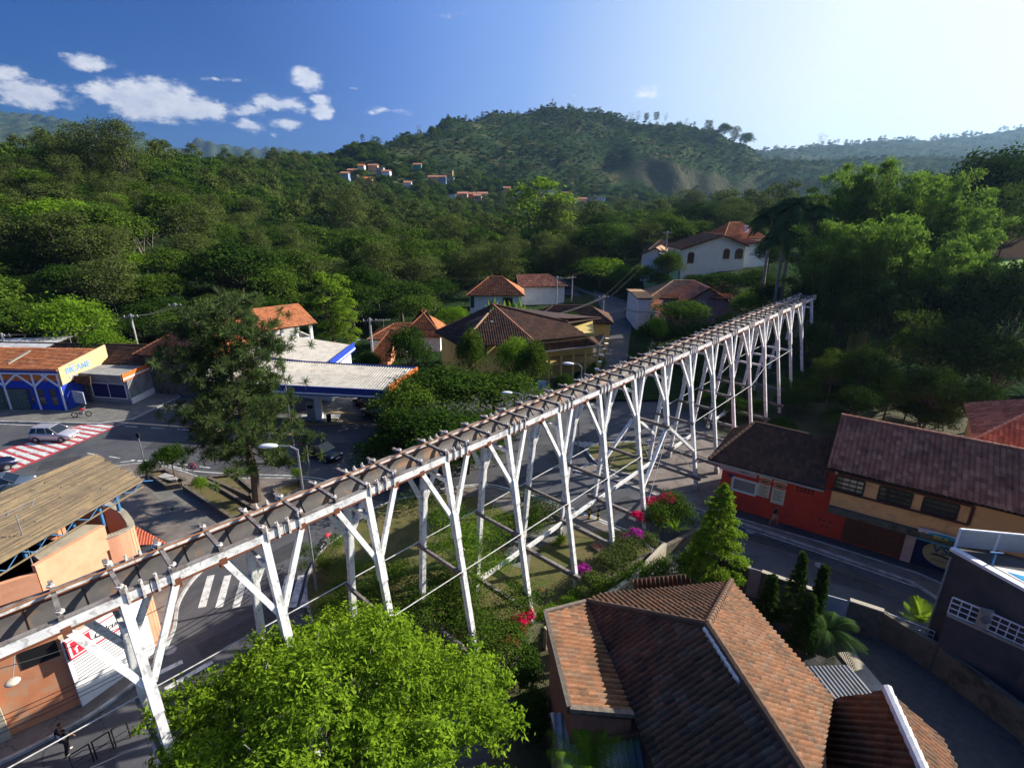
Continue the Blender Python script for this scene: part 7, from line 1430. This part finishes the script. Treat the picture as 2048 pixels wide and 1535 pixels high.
while cnt < 215 and tries < 9000:
    tries += 1; Y = 76+fr.random()**1.15*125; xp = fr.uniform(-80, 1500); X = UC(xp)*Y
    ww = fr.choice([fr.uniform(7, 10), fr.uniform(10, 13), fr.uniform(13, 17)]) if Y > 100 else fr.uniform(6, 10)
    if xp > 1130 and Y < 128 or 880 < xp <= 1130 and Y < 126 or 690 < xp <= 880 and Y < 94: continue
    if not clear(X, Y, ww/2): continue
    kd = fr.choices(['broad', 'broad_mid', 'airy', 'bright', 'flat', 'bare'], [.3, .24, .34, .04, .06, .02])[0]
    hh = ww*fr.uniform(.75, 1.0) if kd not in ('airy', 'bare') else fr.uniform(11, 16)
    if kd in ('airy', 'bare'): ww = fr.uniform(7, 11)
    if Y < 92: hh *= .75
    put_tree(kd, (X, Y, gz(X, Y)-.3), ww, hh, f'{LBL[kd]} {zone(xp, Y)}', 'tree', 'trees of the forest behind the town'); cnt += 1
# --- farther wood and hill scrub: one mass
pc = bpy.data.collections.new('tree_kinds'); far = []
def far_proto(i, lobes, n, size, lm, bark=None, **k):
    cr, trk = make_proto(300+i, lobes, n, size, lm, bark, **k); o = bpy.data.objects.new(f'kind{i:02d}', cr); pc.objects.link(o)
far_proto(0, dome_lobes(R_(1), 5, 9, 10), 1500, .75, LM['dark'], clump=.3); far_proto(1, dome_lobes(R_(2), 5, 10, 9), 1500, .75, LM['mid'], clump=.3); far_proto(2, tall_lobes(R_(3), 4, 14, 9), 1200, .7, LM['olive'], clump=.35); far_proto(3, dome_lobes(R_(4), 5, 8, 9), 1400, .75, LM['blue'], clump=.3); far_proto(4, tall_lobes(R_(6), 3.4, 13, 8), 1100, .7, LM['mid'], clump=.35); far_proto(5, dome_lobes(R_(7), 3, 4, 6, .25), 500, .7, LM['olive'], clump=.3); far_proto(6, dome_lobes(R_(9), 3, 3, 6, .2), 500, .7, LM['blue'], clump=.3)
VIL = []
def hit(x, row, y0=150, y1=1300):
    r = ray(x, row); u_ = r.x/r.y; Ys_ = np.arange(y0, y1, 2.0); z = tz(np.full_like(Ys_, u_), Ys_); zz_ = H+r.z/r.y*Ys_; k = np.argmax(z > zz_)
    return Vector((u_*Ys_[k], Ys_[k], z[k])) if (z > zz_).any() else None
vill = [(648,335,'w'),(723,343,'w'),(746,337,'p'),(705,352,'g'),(760,348,'g'),(772,352,'w'),(690,358,'b'),(735,366,'p'),(815,372,'w'),(835,340,'t'),(866,362,'p'),(885,365,'b'),(898,350,'o'),(900,362,'g'),(905,398,'w'),(925,398,'p'),(944,396,'r'),(965,394,'w'),(1014,386,'p'),(1022,388,'b'),(1038,388,'w'),(1030,398,'p'),(1140,398,'w'),(1150,408,'w'),(1132,392,'r'),(1165,404,'p'),(1185,402,'G'),(1202,402,'w'),(955,402,'p'),(1103,390,'w')]
for (x, row, k_) in vill[1:]:
    q = hit(x, row+5, 330, 720)
    if q: VIL.append((q, x, k_))
rng = R_(44); pts = []; 
def scatter(n, Y0, Y1, U0, U1, kinds, sc0, sc1, test=None, pw_=1.0):
    Yr = (Y0**2+(Y1**2-Y0**2)*rng.uniform(0, 1, n)**pw_)**.5; Ur = rng.uniform(U0, U1, n); X = Ur*Yr; Z_ = tz(Ur, Yr); k = rng.choice([a for a, _ in kinds], n, p=[b for _, b in kinds]); s = rng.uniform(sc0, sc1, n); ok = np.ones(n, bool)
    for q, _, _ in VIL: ok &= ~(((X-q.x)**2 < 8**2) & (np.abs(Yr-q.y+13) < 22))
    if test is not None: ok &= test(Ur, Yr, X)
    for a, b, c_ in BLD: ok &= ((X-a)**2+(Yr-b)**2) > c_**2
    sl_ = np.abs(tz(Ur, Yr+6)-tz(Ur, Yr-6))/12; ok &= (sl_ < .62) | (rng.uniform(0, 1, n) < .12)
    pts.append(np.stack([X, Yr, Z_-.4, k, s], 1)[ok])
scatter(1500, 192, 330, -1.0, .5, [(0, .36), (1, .34), (2, .15), (3, .12), (4, .03)], .7, 1.45)
scatter(4000, 330, 620, -1.0, .52, [(0, .32), (1, .3), (2, .1), (3, .24), (4, .04)], .6, 1.35)
belt = lambda u_, y_, x_: (np.sin(x_*.013+y_*.02)+np.sin(x_*.031-y_*.011+2)+.6*np.sin(x_*.07+y_*.05)) > rng.uniform(-1.2, 1.6, len(x_))
scatter(4200, 600, 1050, -.45, .5, [(0, .16), (1, .18), (2, .26), (3, .26), (4, .14)], .4, .85, belt)
scatter(9000, 620, 1050, -.45, .5, [(5, .55), (6, .45)], .3, .75)
scatter(1500, 120, 560, .45, 1.35, [(0, .35), (1, .25), (2, .1), (3, .3)], .7, 1.1, lambda u_, y_, x_: ~((x_ > 78) & (x_ < 112) & (y_ < 122)) & (y_ > 128))
scatter(2600, 560, 1500, .4, 1.05, [(0, .16), (1, .16), (2, .26), (3, .26), (4, .16)], .5, .95, belt)
scatter(7000, 620, 1600, .38, 1.05, [(5, .55), (6, .45)], .4, 1.0)
scatter(1500, 75, 260, -1.55, -.97, [(0, .4), (1, .3), (2, .3)], .7, 1.1); scatter(900, 1500, 2100, .35, 1.05, [(2, .4), (3, .3), (5, .3)], .9, 1.6)
PT = np.concatenate(pts); me = bpy.data.meshes.new('forest'); me.vertices.add(len(PT)); me.vertices.foreach_set('co', PT[:, :3].astype(np.float32).ravel())
for nm, arr, ty in (('kindex', PT[:, 3].astype(np.int32), 'INT'), ('size', PT[:, 4].astype(np.float32), 'FLOAT'), ('turn', rng.uniform(0, 6.28, len(PT)).astype(np.float32), 'FLOAT')):
    at = me.attributes.new(nm, ty, 'POINT'); at.data.foreach_set('value', arr)
fo = tag(link('forest', me), 'continuous wood and scrub covering the far valley and hills', kind='stuff')
ng = bpy.data.node_groups.new('scatter_trees', 'GeometryNodeTree'); ng.interface.new_socket('Geometry', in_out='INPUT', socket_type='NodeSocketGeometry'); ng.interface.new_socket('Geometry', in_out='OUTPUT', socket_type='NodeSocketGeometry')
g = NT(ng); gi = g.node('NodeGroupInput'); go = g.node('NodeGroupOutput'); ci = g.node('GeometryNodeCollectionInfo'); ci.inputs['Collection'].default_value = pc; ci.inputs['Separate Children'].default_value = True; ci.inputs['Reset Children'].default_value = True
def nat(nm, ty): nd = g.node('GeometryNodeInputNamedAttribute', data_type=ty); nd.inputs[0].default_value = nm; return nd.outputs[0]
rot = g.node('ShaderNodeCombineXYZ', {2: nat('turn', 'FLOAT')}); iop = g.node('GeometryNodeInstanceOnPoints'); g.l.new(gi.outputs[0], iop.inputs['Points']); g.l.new(ci.outputs[0], iop.inputs['Instance']); iop.inputs['Pick Instance'].default_value = True
g.l.new(nat('kindex', 'INT'), iop.inputs['Instance Index']); g.l.new(rot.outputs[0], iop.inputs['Rotation']); g.l.new(nat('size', 'FLOAT'), iop.inputs['Scale']); g.l.new(iop.outputs[0], go.inputs[0])
md_ = fo.modifiers.new('scatter', 'NODES'); md_.node_group = ng
# --- village on the far hillside
VM = dict(w=M['whitewall'], p=mat('far_peach', (.6,.33,.2), (.5,.27,.17)), g=mat('far_grey', (.35,.33,.32), (.28,.27,.27)), b=mat('far_blue', (.25,.32,.42), (.2,.26,.35)), r=mat('far_brick', (.45,.18,.12), (.38,.15,.1)), t=M['teal'], o=M['yellow'], G=M['corrgrey'])
VN = dict(w='white', p='peach', g='grey', b='blue', r='brick-red', t='teal', o='ochre', G='grey flat-topped')
seen = {}
for i, (q, x, k_) in enumerate(VIL):
    wd_ = rnd.uniform(6, 9.5); hh = rnd.uniform(4.5, 7.5); dp_ = rnd.uniform(6, 8); side = 'at the left of the hillside village' if x < 780 else 'in the upper middle of the village' if x < 910 else 'in the lower middle of the village' if x < 1060 else 'in the right part of the village'
    lb = f"{'small' if wd_ < 7.2 else 'wide'} {'tall' if hh > 6 else 'low'} {VN[k_]} house {side}"; seen[lb] = seen.get(lb, 0)+1
    t = thing('hillside_house', lb, 'house', tuple(q), 'village houses on the far hillside'); A_ = Vector((q.x-wd_/2, q.y, 0)); B_ = A_+Vector((wd_, rnd.uniform(-1.5, 1.5), 0)); z0_ = q.z-2.5; zt_ = q.z+hh
    if k_ == 'G' or rnd.random() < .3:
        wallpoly(t, [xy(A_), xy(B_), xy(B_+Vector((0, dp_, 0))), xy(A_+Vector((0, dp_, 0)))], z0_, zt_, VM[k_]); mb = MB(); mb.box(((A_.x+B_.x)/2, A_.y+dp_/2, zt_+.15), (wd_+.6, dp_+.6, .3), M['pole']); mb.build('roof', None, t)
    else:
        wallpoly(t, [xy(A_), xy(B_), xy(B_+Vector((0, dp_, 0))), xy(A_+Vector((0, dp_, 0)))], z0_, zt_, VM[k_]); mb = MB(); zz_ = zt_+1.5; a, b = A_+Vector((-.5, -.6, 0)), B_+Vector((.5, -.6, 0)); c_, d_ = B_+Vector((.5, dp_+.6, 0)), A_+Vector((-.5, dp_+.6, 0)); r0, r1 = (a+d_)/2, (b+c_)/2
        up = lambda p, z: (p.x, p.y, z); mb.slab([up(a, zt_), up(b, zt_), up(r1, zz_), up(r0, zz_)], .2, M['orange'] if rnd.random() < .2 else mat('far_tile', (.4,.17,.1), (.3,.13,.08), .9, 2)); mb.slab([up(c_, zt_), up(d_, zt_), up(r0, zz_), up(r1, zz_)], .2, mat('far_tile', (.4,.17,.1))); mb.build('roof', None, t)
    nw = int(wd_//2.4)
    for j in range(nw):
        for s_ in range(2 if hh > 6 else 1): mb = MB(); mb.beam(Vector((A_.x+1+j*2.3, A_.y-.03, q.z+1.5+s_*3)), Vector((A_.x+2+j*2.3, A_.y-.03, q.z+1.5+s_*3)), .06, 1.3, M['black']); mb.build('window', None, t)
# cross on the summit, lone trees on the skyline
q = hit(1105, 212, 500, 1200) or D(1105, 212, 1000); q.z = zr(1105, 214, q.y); t = thing('hilltop_cross', 'thin tall cross standing on the summit of the main hill', 'cross', tuple(q)); zt_ = zr(1105, 195, q.y); mb = MB(); mb.cyl(q-Vector((0, 0, 4)), (q.x, q.y, zt_), .5, .4, 6, M['pole']); mb.cyl((q.x-3.2, q.y, zt_-4), (q.x+3.2, q.y, zt_-4), .4, None, 6, M['pole']); mb.build('beams', M['pole'], t)
for i, (x, yt, yb, kd, lb) in enumerate(((865, 256, 272, 'broad_mid', 'small dark tree on the skyline left of the main hill'), (838, 252, 270, 'bare', 'thin bare tree on the skyline left of the small dark tree'), (1262, 228, 246, 'bare', 'first thin tree on the saddle right of the summit'), (1275, 226, 246, 'bare', 'second thin tree on the saddle right of the summit'), (1292, 230, 246, 'airy', 'third thin tree on the saddle skyline'), (1312, 228, 245, 'airy', 'fourth thin tree on the saddle skyline'), (1330, 229, 245, 'bare', 'fifth thin tree on the saddle skyline'),
    (1372, 240, 258, 'bare', 'lone thin tree on the right shoulder'), (1415, 246, 272, 'airy', 'leaning tree on the right shoulder of the hill'), (1447, 254, 282, 'broad_mid', 'large rounded tree at the end of the shoulder'), (1468, 260, 292, 'airy', 'airy tree right beside the large rounded shoulder tree'), (1490, 272, 300, 'broad_mid', 'lowest tree at the end of the shoulder skyline'), (1640, 272, 300, 'bare', 'single thin tree on the far right ridge'))):
    Y_ = 900 if x < 1500 else 1480; Y_ = 640 if x < 900 else Y_; pz = D(x, yb, Y_); h_ = (yb-yt)/1070*Y_*1.06; put_tree(kd, (pz.x, pz.y, pz.z-1.5), h_*(.9 if kd == 'broad_mid' else .6), h_+1.5, lb)

# ------------------------------------------------------------------ vehicles
def car(lb, pos, heading, paint, nm='parked_car', L=3.95, Wd=1.68, Hh=1.5, hatch=True, grp=None):
    t = thing(nm, lb, 'car', (0, 0, 0), grp); hw = Wd/2
    sec = [(-L/2, .42, .72, .80), (-L/2+.08, .3, .95, .93), (-L/2+.5, .22, .98, 1), (-.6, .2, .95, 1), (.55, .2, .93, 1), (L/2-.75, .22, .84, .98), (L/2-.2, .28, .7, .88), (L/2, .38, .58, .74)]
    mb = MB(); vs = []
    for x, z0, z1, k in sec: vs += [(x, -hw*k*.93, z0), (x, -hw*k, (z0+z1)/2), (x, -hw*k*.94, z1-.03), (x, -hw*k*.8, z1+.03), (x, hw*k*.8, z1+.03), (x, hw*k*.94, z1-.03), (x, hw*k, (z0+z1)/2), (x, hw*k*.93, z0)]
    fs = [(i*8+j, i*8+(j+1) % 8, (i+1)*8+(j+1) % 8, (i+1)*8+j) for i in range(len(sec)-1) for j in range(8)]+[tuple(range(7, -1, -1)), tuple(range(56, 64))]
    mb.add(vs, fs, paint); b = mb.build('body', None, t); bv = b.modifiers.new('bevel', 'BEVEL'); bv.width = .035; bv.segments = 2; smoothall(b)
    rb_, rf_ = (-L/2+.42, .15) if hatch else (-L/2+1.15, .15); bb = -L/2+.12 if hatch else -L/2+.55; bf = L/2-1.05; zb, zr_ = .93, Hh-.05; kw = .92; kr = .74
    g = [(bb, kw, zb), (bf, kw*.96, zb-.03), (rf_, kr, zr_), (rb_, kr*.97, zr_)]; mb = MB()
    mb.add([(x, -hw*k, z) for x, k, z in g]+[(x, hw*k, z) for x, k, z in g], [(0, 1, 2, 3), (7, 6, 5, 4), (1, 5, 6, 2), (3, 2, 6, 7), (4, 0, 3, 7)], glass('car_glass', (.01, .013, .016))); gl_ = mb.build('windows', None, t)
    mb = MB(); q = [(rf_+.06, -hw*kr*1.02, zr_), (rf_+.06, hw*kr*1.02, zr_), (rb_-.06, hw*kr, zr_), (rb_-.06, -hw*kr, zr_)]; mb.add(q+[(x*.97, y*.9, z+.06) for x, y, z in q], [(0, 1, 5, 4), (1, 2, 6, 5), (2, 3, 7, 6), (3, 0, 4, 7), (4, 5, 6, 7)], paint)
    for sg in (-1, 1):
        for a, c_ in ((g[1], g[2]), (g[0], g[3]), ((-.1, kw, zb), (-.25, kr, zr_)), ((bb+.75, kw, zb), (rb_+.5, kr, zr_))): mb.beam((a[0], sg*hw*a[1]*1.005, a[2]), (c_[0], sg*hw*c_[1]*1.005, c_[2]), .07, .035, paint, up=(0, sg, 0))
    mb.build('roof', None, t)
    for sx in (-L/2+.72, L/2-.78):
        for sg in (-1, 1):
            mb = MB(); mb.cyl((sx, sg*(hw-.2), .31), (sx, sg*(hw+.01), .31), .31, None, 16, M['tyre']); o = mb.build('wheel', None, t); m2 = MB(); m2.cyl((sx, sg*(hw-.02), .31), (sx, sg*(hw+.03), .31), .19, None, 12, M['steel']); m2.build('rim', None, o)
    for sg in (-1, 1):
        mb = MB(); mb.ball((L/2-.13, sg*hw*.62, .62), .17, M['lampwhite'], 8, 5, (.8, 1, .5)); mb.build('headlight', None, t); mb = MB(); mb.box((-L/2+.1, sg*hw*.74, .84), (.1, .16, .34), M['redsign']); mb.build('tail_light', None, t)
        mb = MB(); mb.ball((.62, sg*(hw+.06), .98), .1, paint, 8, 5, (.6, 1, .8)); mb.build('mirror', None, t)
    mb = MB(); mb.box((L/2+.01, 0, .42), (.04, .5, .12), M['whitepaint']); mb.build('number_plate', None, t); mb = MB(); mb.box((L/2-.03, 0, .5), (.06, .9, .12), M['black']); mb.build('grille', None, t)
    t.location = pos; t.rotation_euler.z = heading; return t
def cpaint(nm, c, met=.5): 
    m = mat(nm, c, c, .3, 3, fine=0, metal=met, spec=.6); return m
p0, p1 = G(70, 888), G(150, 884); hd = math.atan2((p1-p0).y, (p1-p0).x)
mid = G(112, 878); car('silver hatchback driving over the red and white crossing', (mid.x, mid.y, 0), hd-.12, cpaint('silver_paint', (.5,.48,.52)), 'silver_car', grp=None)
p = G(-24, 945); car('dark blue car cut by the left edge beside the crossing', (p.x, p.y, 0), .9, cpaint('dark_blue_paint', (.015,.02,.06)), 'blue_car')
p = G(12, 982); car('grey-blue car parked half behind the bamboo roof', (p.x, p.y, 0), .5, cpaint('slate_paint', (.12,.16,.2)), 'grey_car')
p = G(645, 912); car('black car passing under the tree right of the pine', (p.x, p.y, 0), -.55, cpaint('black_paint', (.012,.014,.018), .2), 'black_car', 4.3, hatch=False)
p = G(755, 832); car('black car parked in front of the station canopy', (p.x, p.y, 0), 2.6, cpaint('black_paint', (.012,.014,.018), .2), 'black_car')
p = G(735, 812); car('dark car standing deep under the station canopy', (p.x, p.y, 0), 2.5, cpaint('wine_paint', (.05,.015,.02), .2), 'dark_car')
def motorcycle(lb, pos, hd):
    t = thing('motorcycle', lb, 'motorcycle', (0, 0, 0))
    for x in (-.65, .65):
        mb = MB(); n = 16
        for i in range(n): a, b = 6.283*i/n, 6.283*(i+1)/n; mb.cyl((x+.27*math.cos(a), 0, .3+.27*math.sin(a)), (x+.27*math.cos(b), 0, .3+.27*math.sin(b)), .05, None, 5, M['tyre'], False)
        o = mb.build('wheel', None, t)
    mb = MB(); mb.cyl((-.65, 0, .3), (0, 0, .55), .04, None, 6, M['steel']); mb.cyl((.65, 0, .3), (.42, 0, 1.0), .035, None, 6, M['steel']); mb.cyl((0, 0, .5), (.4, 0, .85), .05, None, 6, M['steel']); mb.box((0, 0, .42), (.4, .26, .34), M['steel']); mb.build('frame', None, t)
    mb = MB(); mb.ball((.15, 0, .82), .22, M['redsign'], 10, 6, (1.2, .6, .6)); mb.build('tank', None, t); mb = MB(); mb.ball((-.35, 0, .8), .3, M['black'], 10, 6, (1.2, .45, .3)); mb.build('saddle', None, t); mb = MB(); mb.cyl((.4, -.35, 1.05), (.4, .35, 1.05), .02, None, 6, M['steel']); mb.build('handlebar', None, t)
    t.location = pos; t.rotation_euler.z = hd
p = G(655, 1092); motorcycle('motorcycle riding round the curved kerb in the shade', (p.x, p.y, 0), 1.2); p = G(420, 1004, .13)
p = G(165, 835); motorcycle('red motorcycle parked between the blue shop and grey kiosk', (p.x, p.y, .12), .3)
# ------------------------------------------------------------------ people: one skinned body, clothes over it
def skin_mesh(nm, verts, edges, rads, m, par, sub=2):
    me = bpy.data.meshes.new(nm); me.from_pydata(verts, edges, []); me.materials.append(m); o = bpy.data.objects.new(nm, me); C.objects.link(o); o.parent = par
    sk = o.modifiers.new('skin', 'SKIN'); sk.use_smooth_shade = True
    lay = me.skin_vertices[0] if me.skin_vertices else None
    if lay is None: bpy.context.view_layer.objects.active = o; bpy.ops.mesh.customdata_skin_add() ; lay = me.skin_vertices[0]
    for v, r_ in zip(lay.data, rads): v.radius = r_ if isinstance(r_, tuple) else (r_, r_)
    lay.data[0].use_root = True; ss = o.modifiers.new('sub', 'SUBSURF'); ss.levels = sub; ss.render_levels = sub
    dg = bpy.context.evaluated_depsgraph_get(); dg.update(); ev = bpy.data.meshes.new_from_object(o.evaluated_get(dg)); o.modifiers.clear(); o.data = ev; ev.name = nm
    if not ev.materials: ev.materials.append(m)
    smoothall(o); return o
def person(lb, pos, hd, top, bottom, hair, short=False, stride=.12, scale=1.0, printed=None, shoe=None):
    t = thing('person', lb, 'person', (0, 0, 0)); s_ = stride
    V = {'pel': (0, 0, .96), 'wa': (0, 0, 1.12), 'ch': (0, 0, 1.34), 'nk': (.02, 0, 1.5), 'nk2': (.03, 0, 1.57), 'hd0': (.05, 0, 1.65), 'hd1': (.05, 0, 1.74)}
    R_s = {'pel': (.13, .11), 'wa': (.125, .095), 'ch': (.15, .11), 'nk': .06, 'nk2': .052, 'hd0': (.07, .085), 'hd1': (.07, .085)}
    E_ = [('pel', 'wa'), ('wa', 'ch'), ('ch', 'nk'), ('nk', 'nk2'), ('nk2', 'hd0'), ('hd0', 'hd1')]
    for sg, a in ((1, 'l'), (-1, 'r')):
        st = s_*sg
        for k, p, r_ in (('hip', (0, sg*.1, .9), .1), ('kn', (st+.03, sg*.11, .5), .062), ('an', (st*1.6-.02, sg*.11, .1), .04), ('toe', (st*1.6+.14, sg*.12, .04), .035), ('sh', (0, sg*.19, 1.42), .062), ('el', (-st*.8-.02, sg*.26, 1.13), .044), ('wr', (-st*1.2+.12, sg*.23, .92), .03), ('pm', (-st*1.2+.17, sg*.225, .84), .034)): V[k+a] = p; R_s[k+a] = r_
        E_ += [('pel', 'hip'+a), ('hip'+a, 'kn'+a), ('kn'+a, 'an'+a), ('an'+a, 'toe'+a), ('ch', 'sh'+a), ('sh'+a, 'el'+a), ('el'+a, 'wr'+a), ('wr'+a, 'pm'+a)]
        for f in range(5):
            k = f'f{f}{a}'; w0 = V['pm'+a]; ln = (.05, .075, .085, .08, .06)[f]; off = (-.032, -.018, -.002, .014, .028)[f]; V[k] = (w0[0]+off+(.03 if f == 0 else .01), w0[1]-sg*(.02 if f == 0 else .005), w0[2]-ln+(.02 if f == 0 else 0)); R_s[k] = .009; E_.append(('pm'+a, k))
    keys = list(V); ix = {k: i for i, k in enumerate(keys)}
    skin_mesh('body', [V[k] for k in keys], [(ix[a], ix[b]) for a, b in E_], [R_s[k] for k in keys], M['skin'], t)
    def cloth(nm, ks, es, rs, m): skin_mesh(nm, [V[k] if isinstance(k, str) else k for k in ks], es, rs, m, t)
    mixp = lambda a, b, f: tuple(V[a][i]*(1-f)+V[b][i]*f for i in range(3))
    el = lambda a: mixp('sh'+a, 'el'+a, .8)
    cloth('shirt', [(0, 0, .93), 'wa', 'ch', mixp('ch', 'nk', .6), 'shl', el('l'), 'shr', el('r')], [(0, 1), (1, 2), (2, 3), (2, 4), (4, 5), (2, 6), (6, 7)], [(.16, .13), (.155, .125), (.18, .135), (.09, .08), .085, .072, .085, .072], top)
    kf = .75 if short else 1.0
    lo = lambda a: mixp('hip'+a, 'kn'+a, .95) if short else mixp('kn'+a, 'an'+a, .9)
    if short: cloth('shorts', ['pel', 'hipl', lo('l'), 'hipr', lo('r')], [(0, 1), (1, 2), (0, 3), (3, 4)], [(.15, .125), .115, .09, .115, .09], bottom)
    else: cloth('trousers', ['pel', 'hipl', 'knl', lo('l'), 'hipr', 'knr', lo('r')], [(0, 1), (1, 2), (2, 3), (0, 4), (4, 5), (5, 6)], [(.15, .125), .115, .078, .07, .115, .078, .07], bottom)
    cloth('hair', [(.02, 0, 1.72), (.01, 0, 1.79)], [(0, 1)], [(.1, .105), (.07, .08)], hair)
    for a in 'lr': cloth('shoe', ['an'+a, mixp('an'+a, 'toe'+a, .5), 'toe'+a], [(0, 1), (1, 2)], [.05, .045, .045], shoe or M['black'])
    mb = MB(); f_ = .135
    for sg in (-1, 1): mb.ball((f_-.003, sg*.03, 1.695), .011, M['black'], 6, 4)
    mb.build('eyes', None, t); mb = MB(); mb.ball((f_+.004, 0, 1.665), .018, M['skin'], 6, 4, (.9, .7, 1.3)); mb.build('nose', None, t); mb = MB(); mb.box((f_-.008, 0, 1.63), (.01, .045, .01), M['brownwood']); mb.build('mouth', None, t)
    mb = MB(); [mb.ball((.045, sg*.088, 1.68), .022, M['skin'], 6, 4, (.8, .4, 1.3)) for sg in (-1, 1)]; mb.build('ears', None, t)['kind'] = 'stuff'
    if printed:
        mb = MB(); mb.add([(-.15, -.1, 1.12), (-.15, .1, 1.12), (-.155, .1, 1.3), (-.155, -.1, 1.3)], [(0, 1, 2, 3)], printed); mb.build('back_print', None, t)
    t.location = pos; t.rotation_euler.z = hd; t.scale = (scale,)*3; return t
q = G(138, 1507); dr = (G(200, 1440)-G(100, 1500)); person('person in black T-shirt and dark trousers walking along the street by the pink wall', (q.x, q.y, 0), math.atan2(dr.y, dr.x)+.5, M['shirt'], M['trousers'], M['hair'], False, .1, .98, M['whitepaint'], M['zinc'])
q = G(1546, 1049, .14); person('person in black top and pale shorts walking past the red café wall', (q.x, q.y, .14), math.atan2(u.y, u.x), M['shirt'], mat('khaki', (.35,.33,.2), rough=.9), M['hair'], True, .16, .95, None, M['redsign'])

# ------------------------------------------------------------------ air: thin even haze
hz = MB(); hz.prism([(-7200, -120), (7600, -120), (7600, 7100), (-7200, 7100)], -60, 780); ho = tag(hz.build('haze'), 'thin bluish haze between the camera and the hills', kind='stuff')
vm = bpy.data.materials.new('haze'); vm.use_nodes = True; v = NT(vm.node_tree); v.n.clear(); pv = v.node('ShaderNodeVolumePrincipled', {'Color': (.4, .65, 1, 1), 'Density': .00009, 'Anisotropy': .55}); v.node('ShaderNodeOutputMaterial', {1: pv.outputs[0]}); ho.data.materials.append(vm)
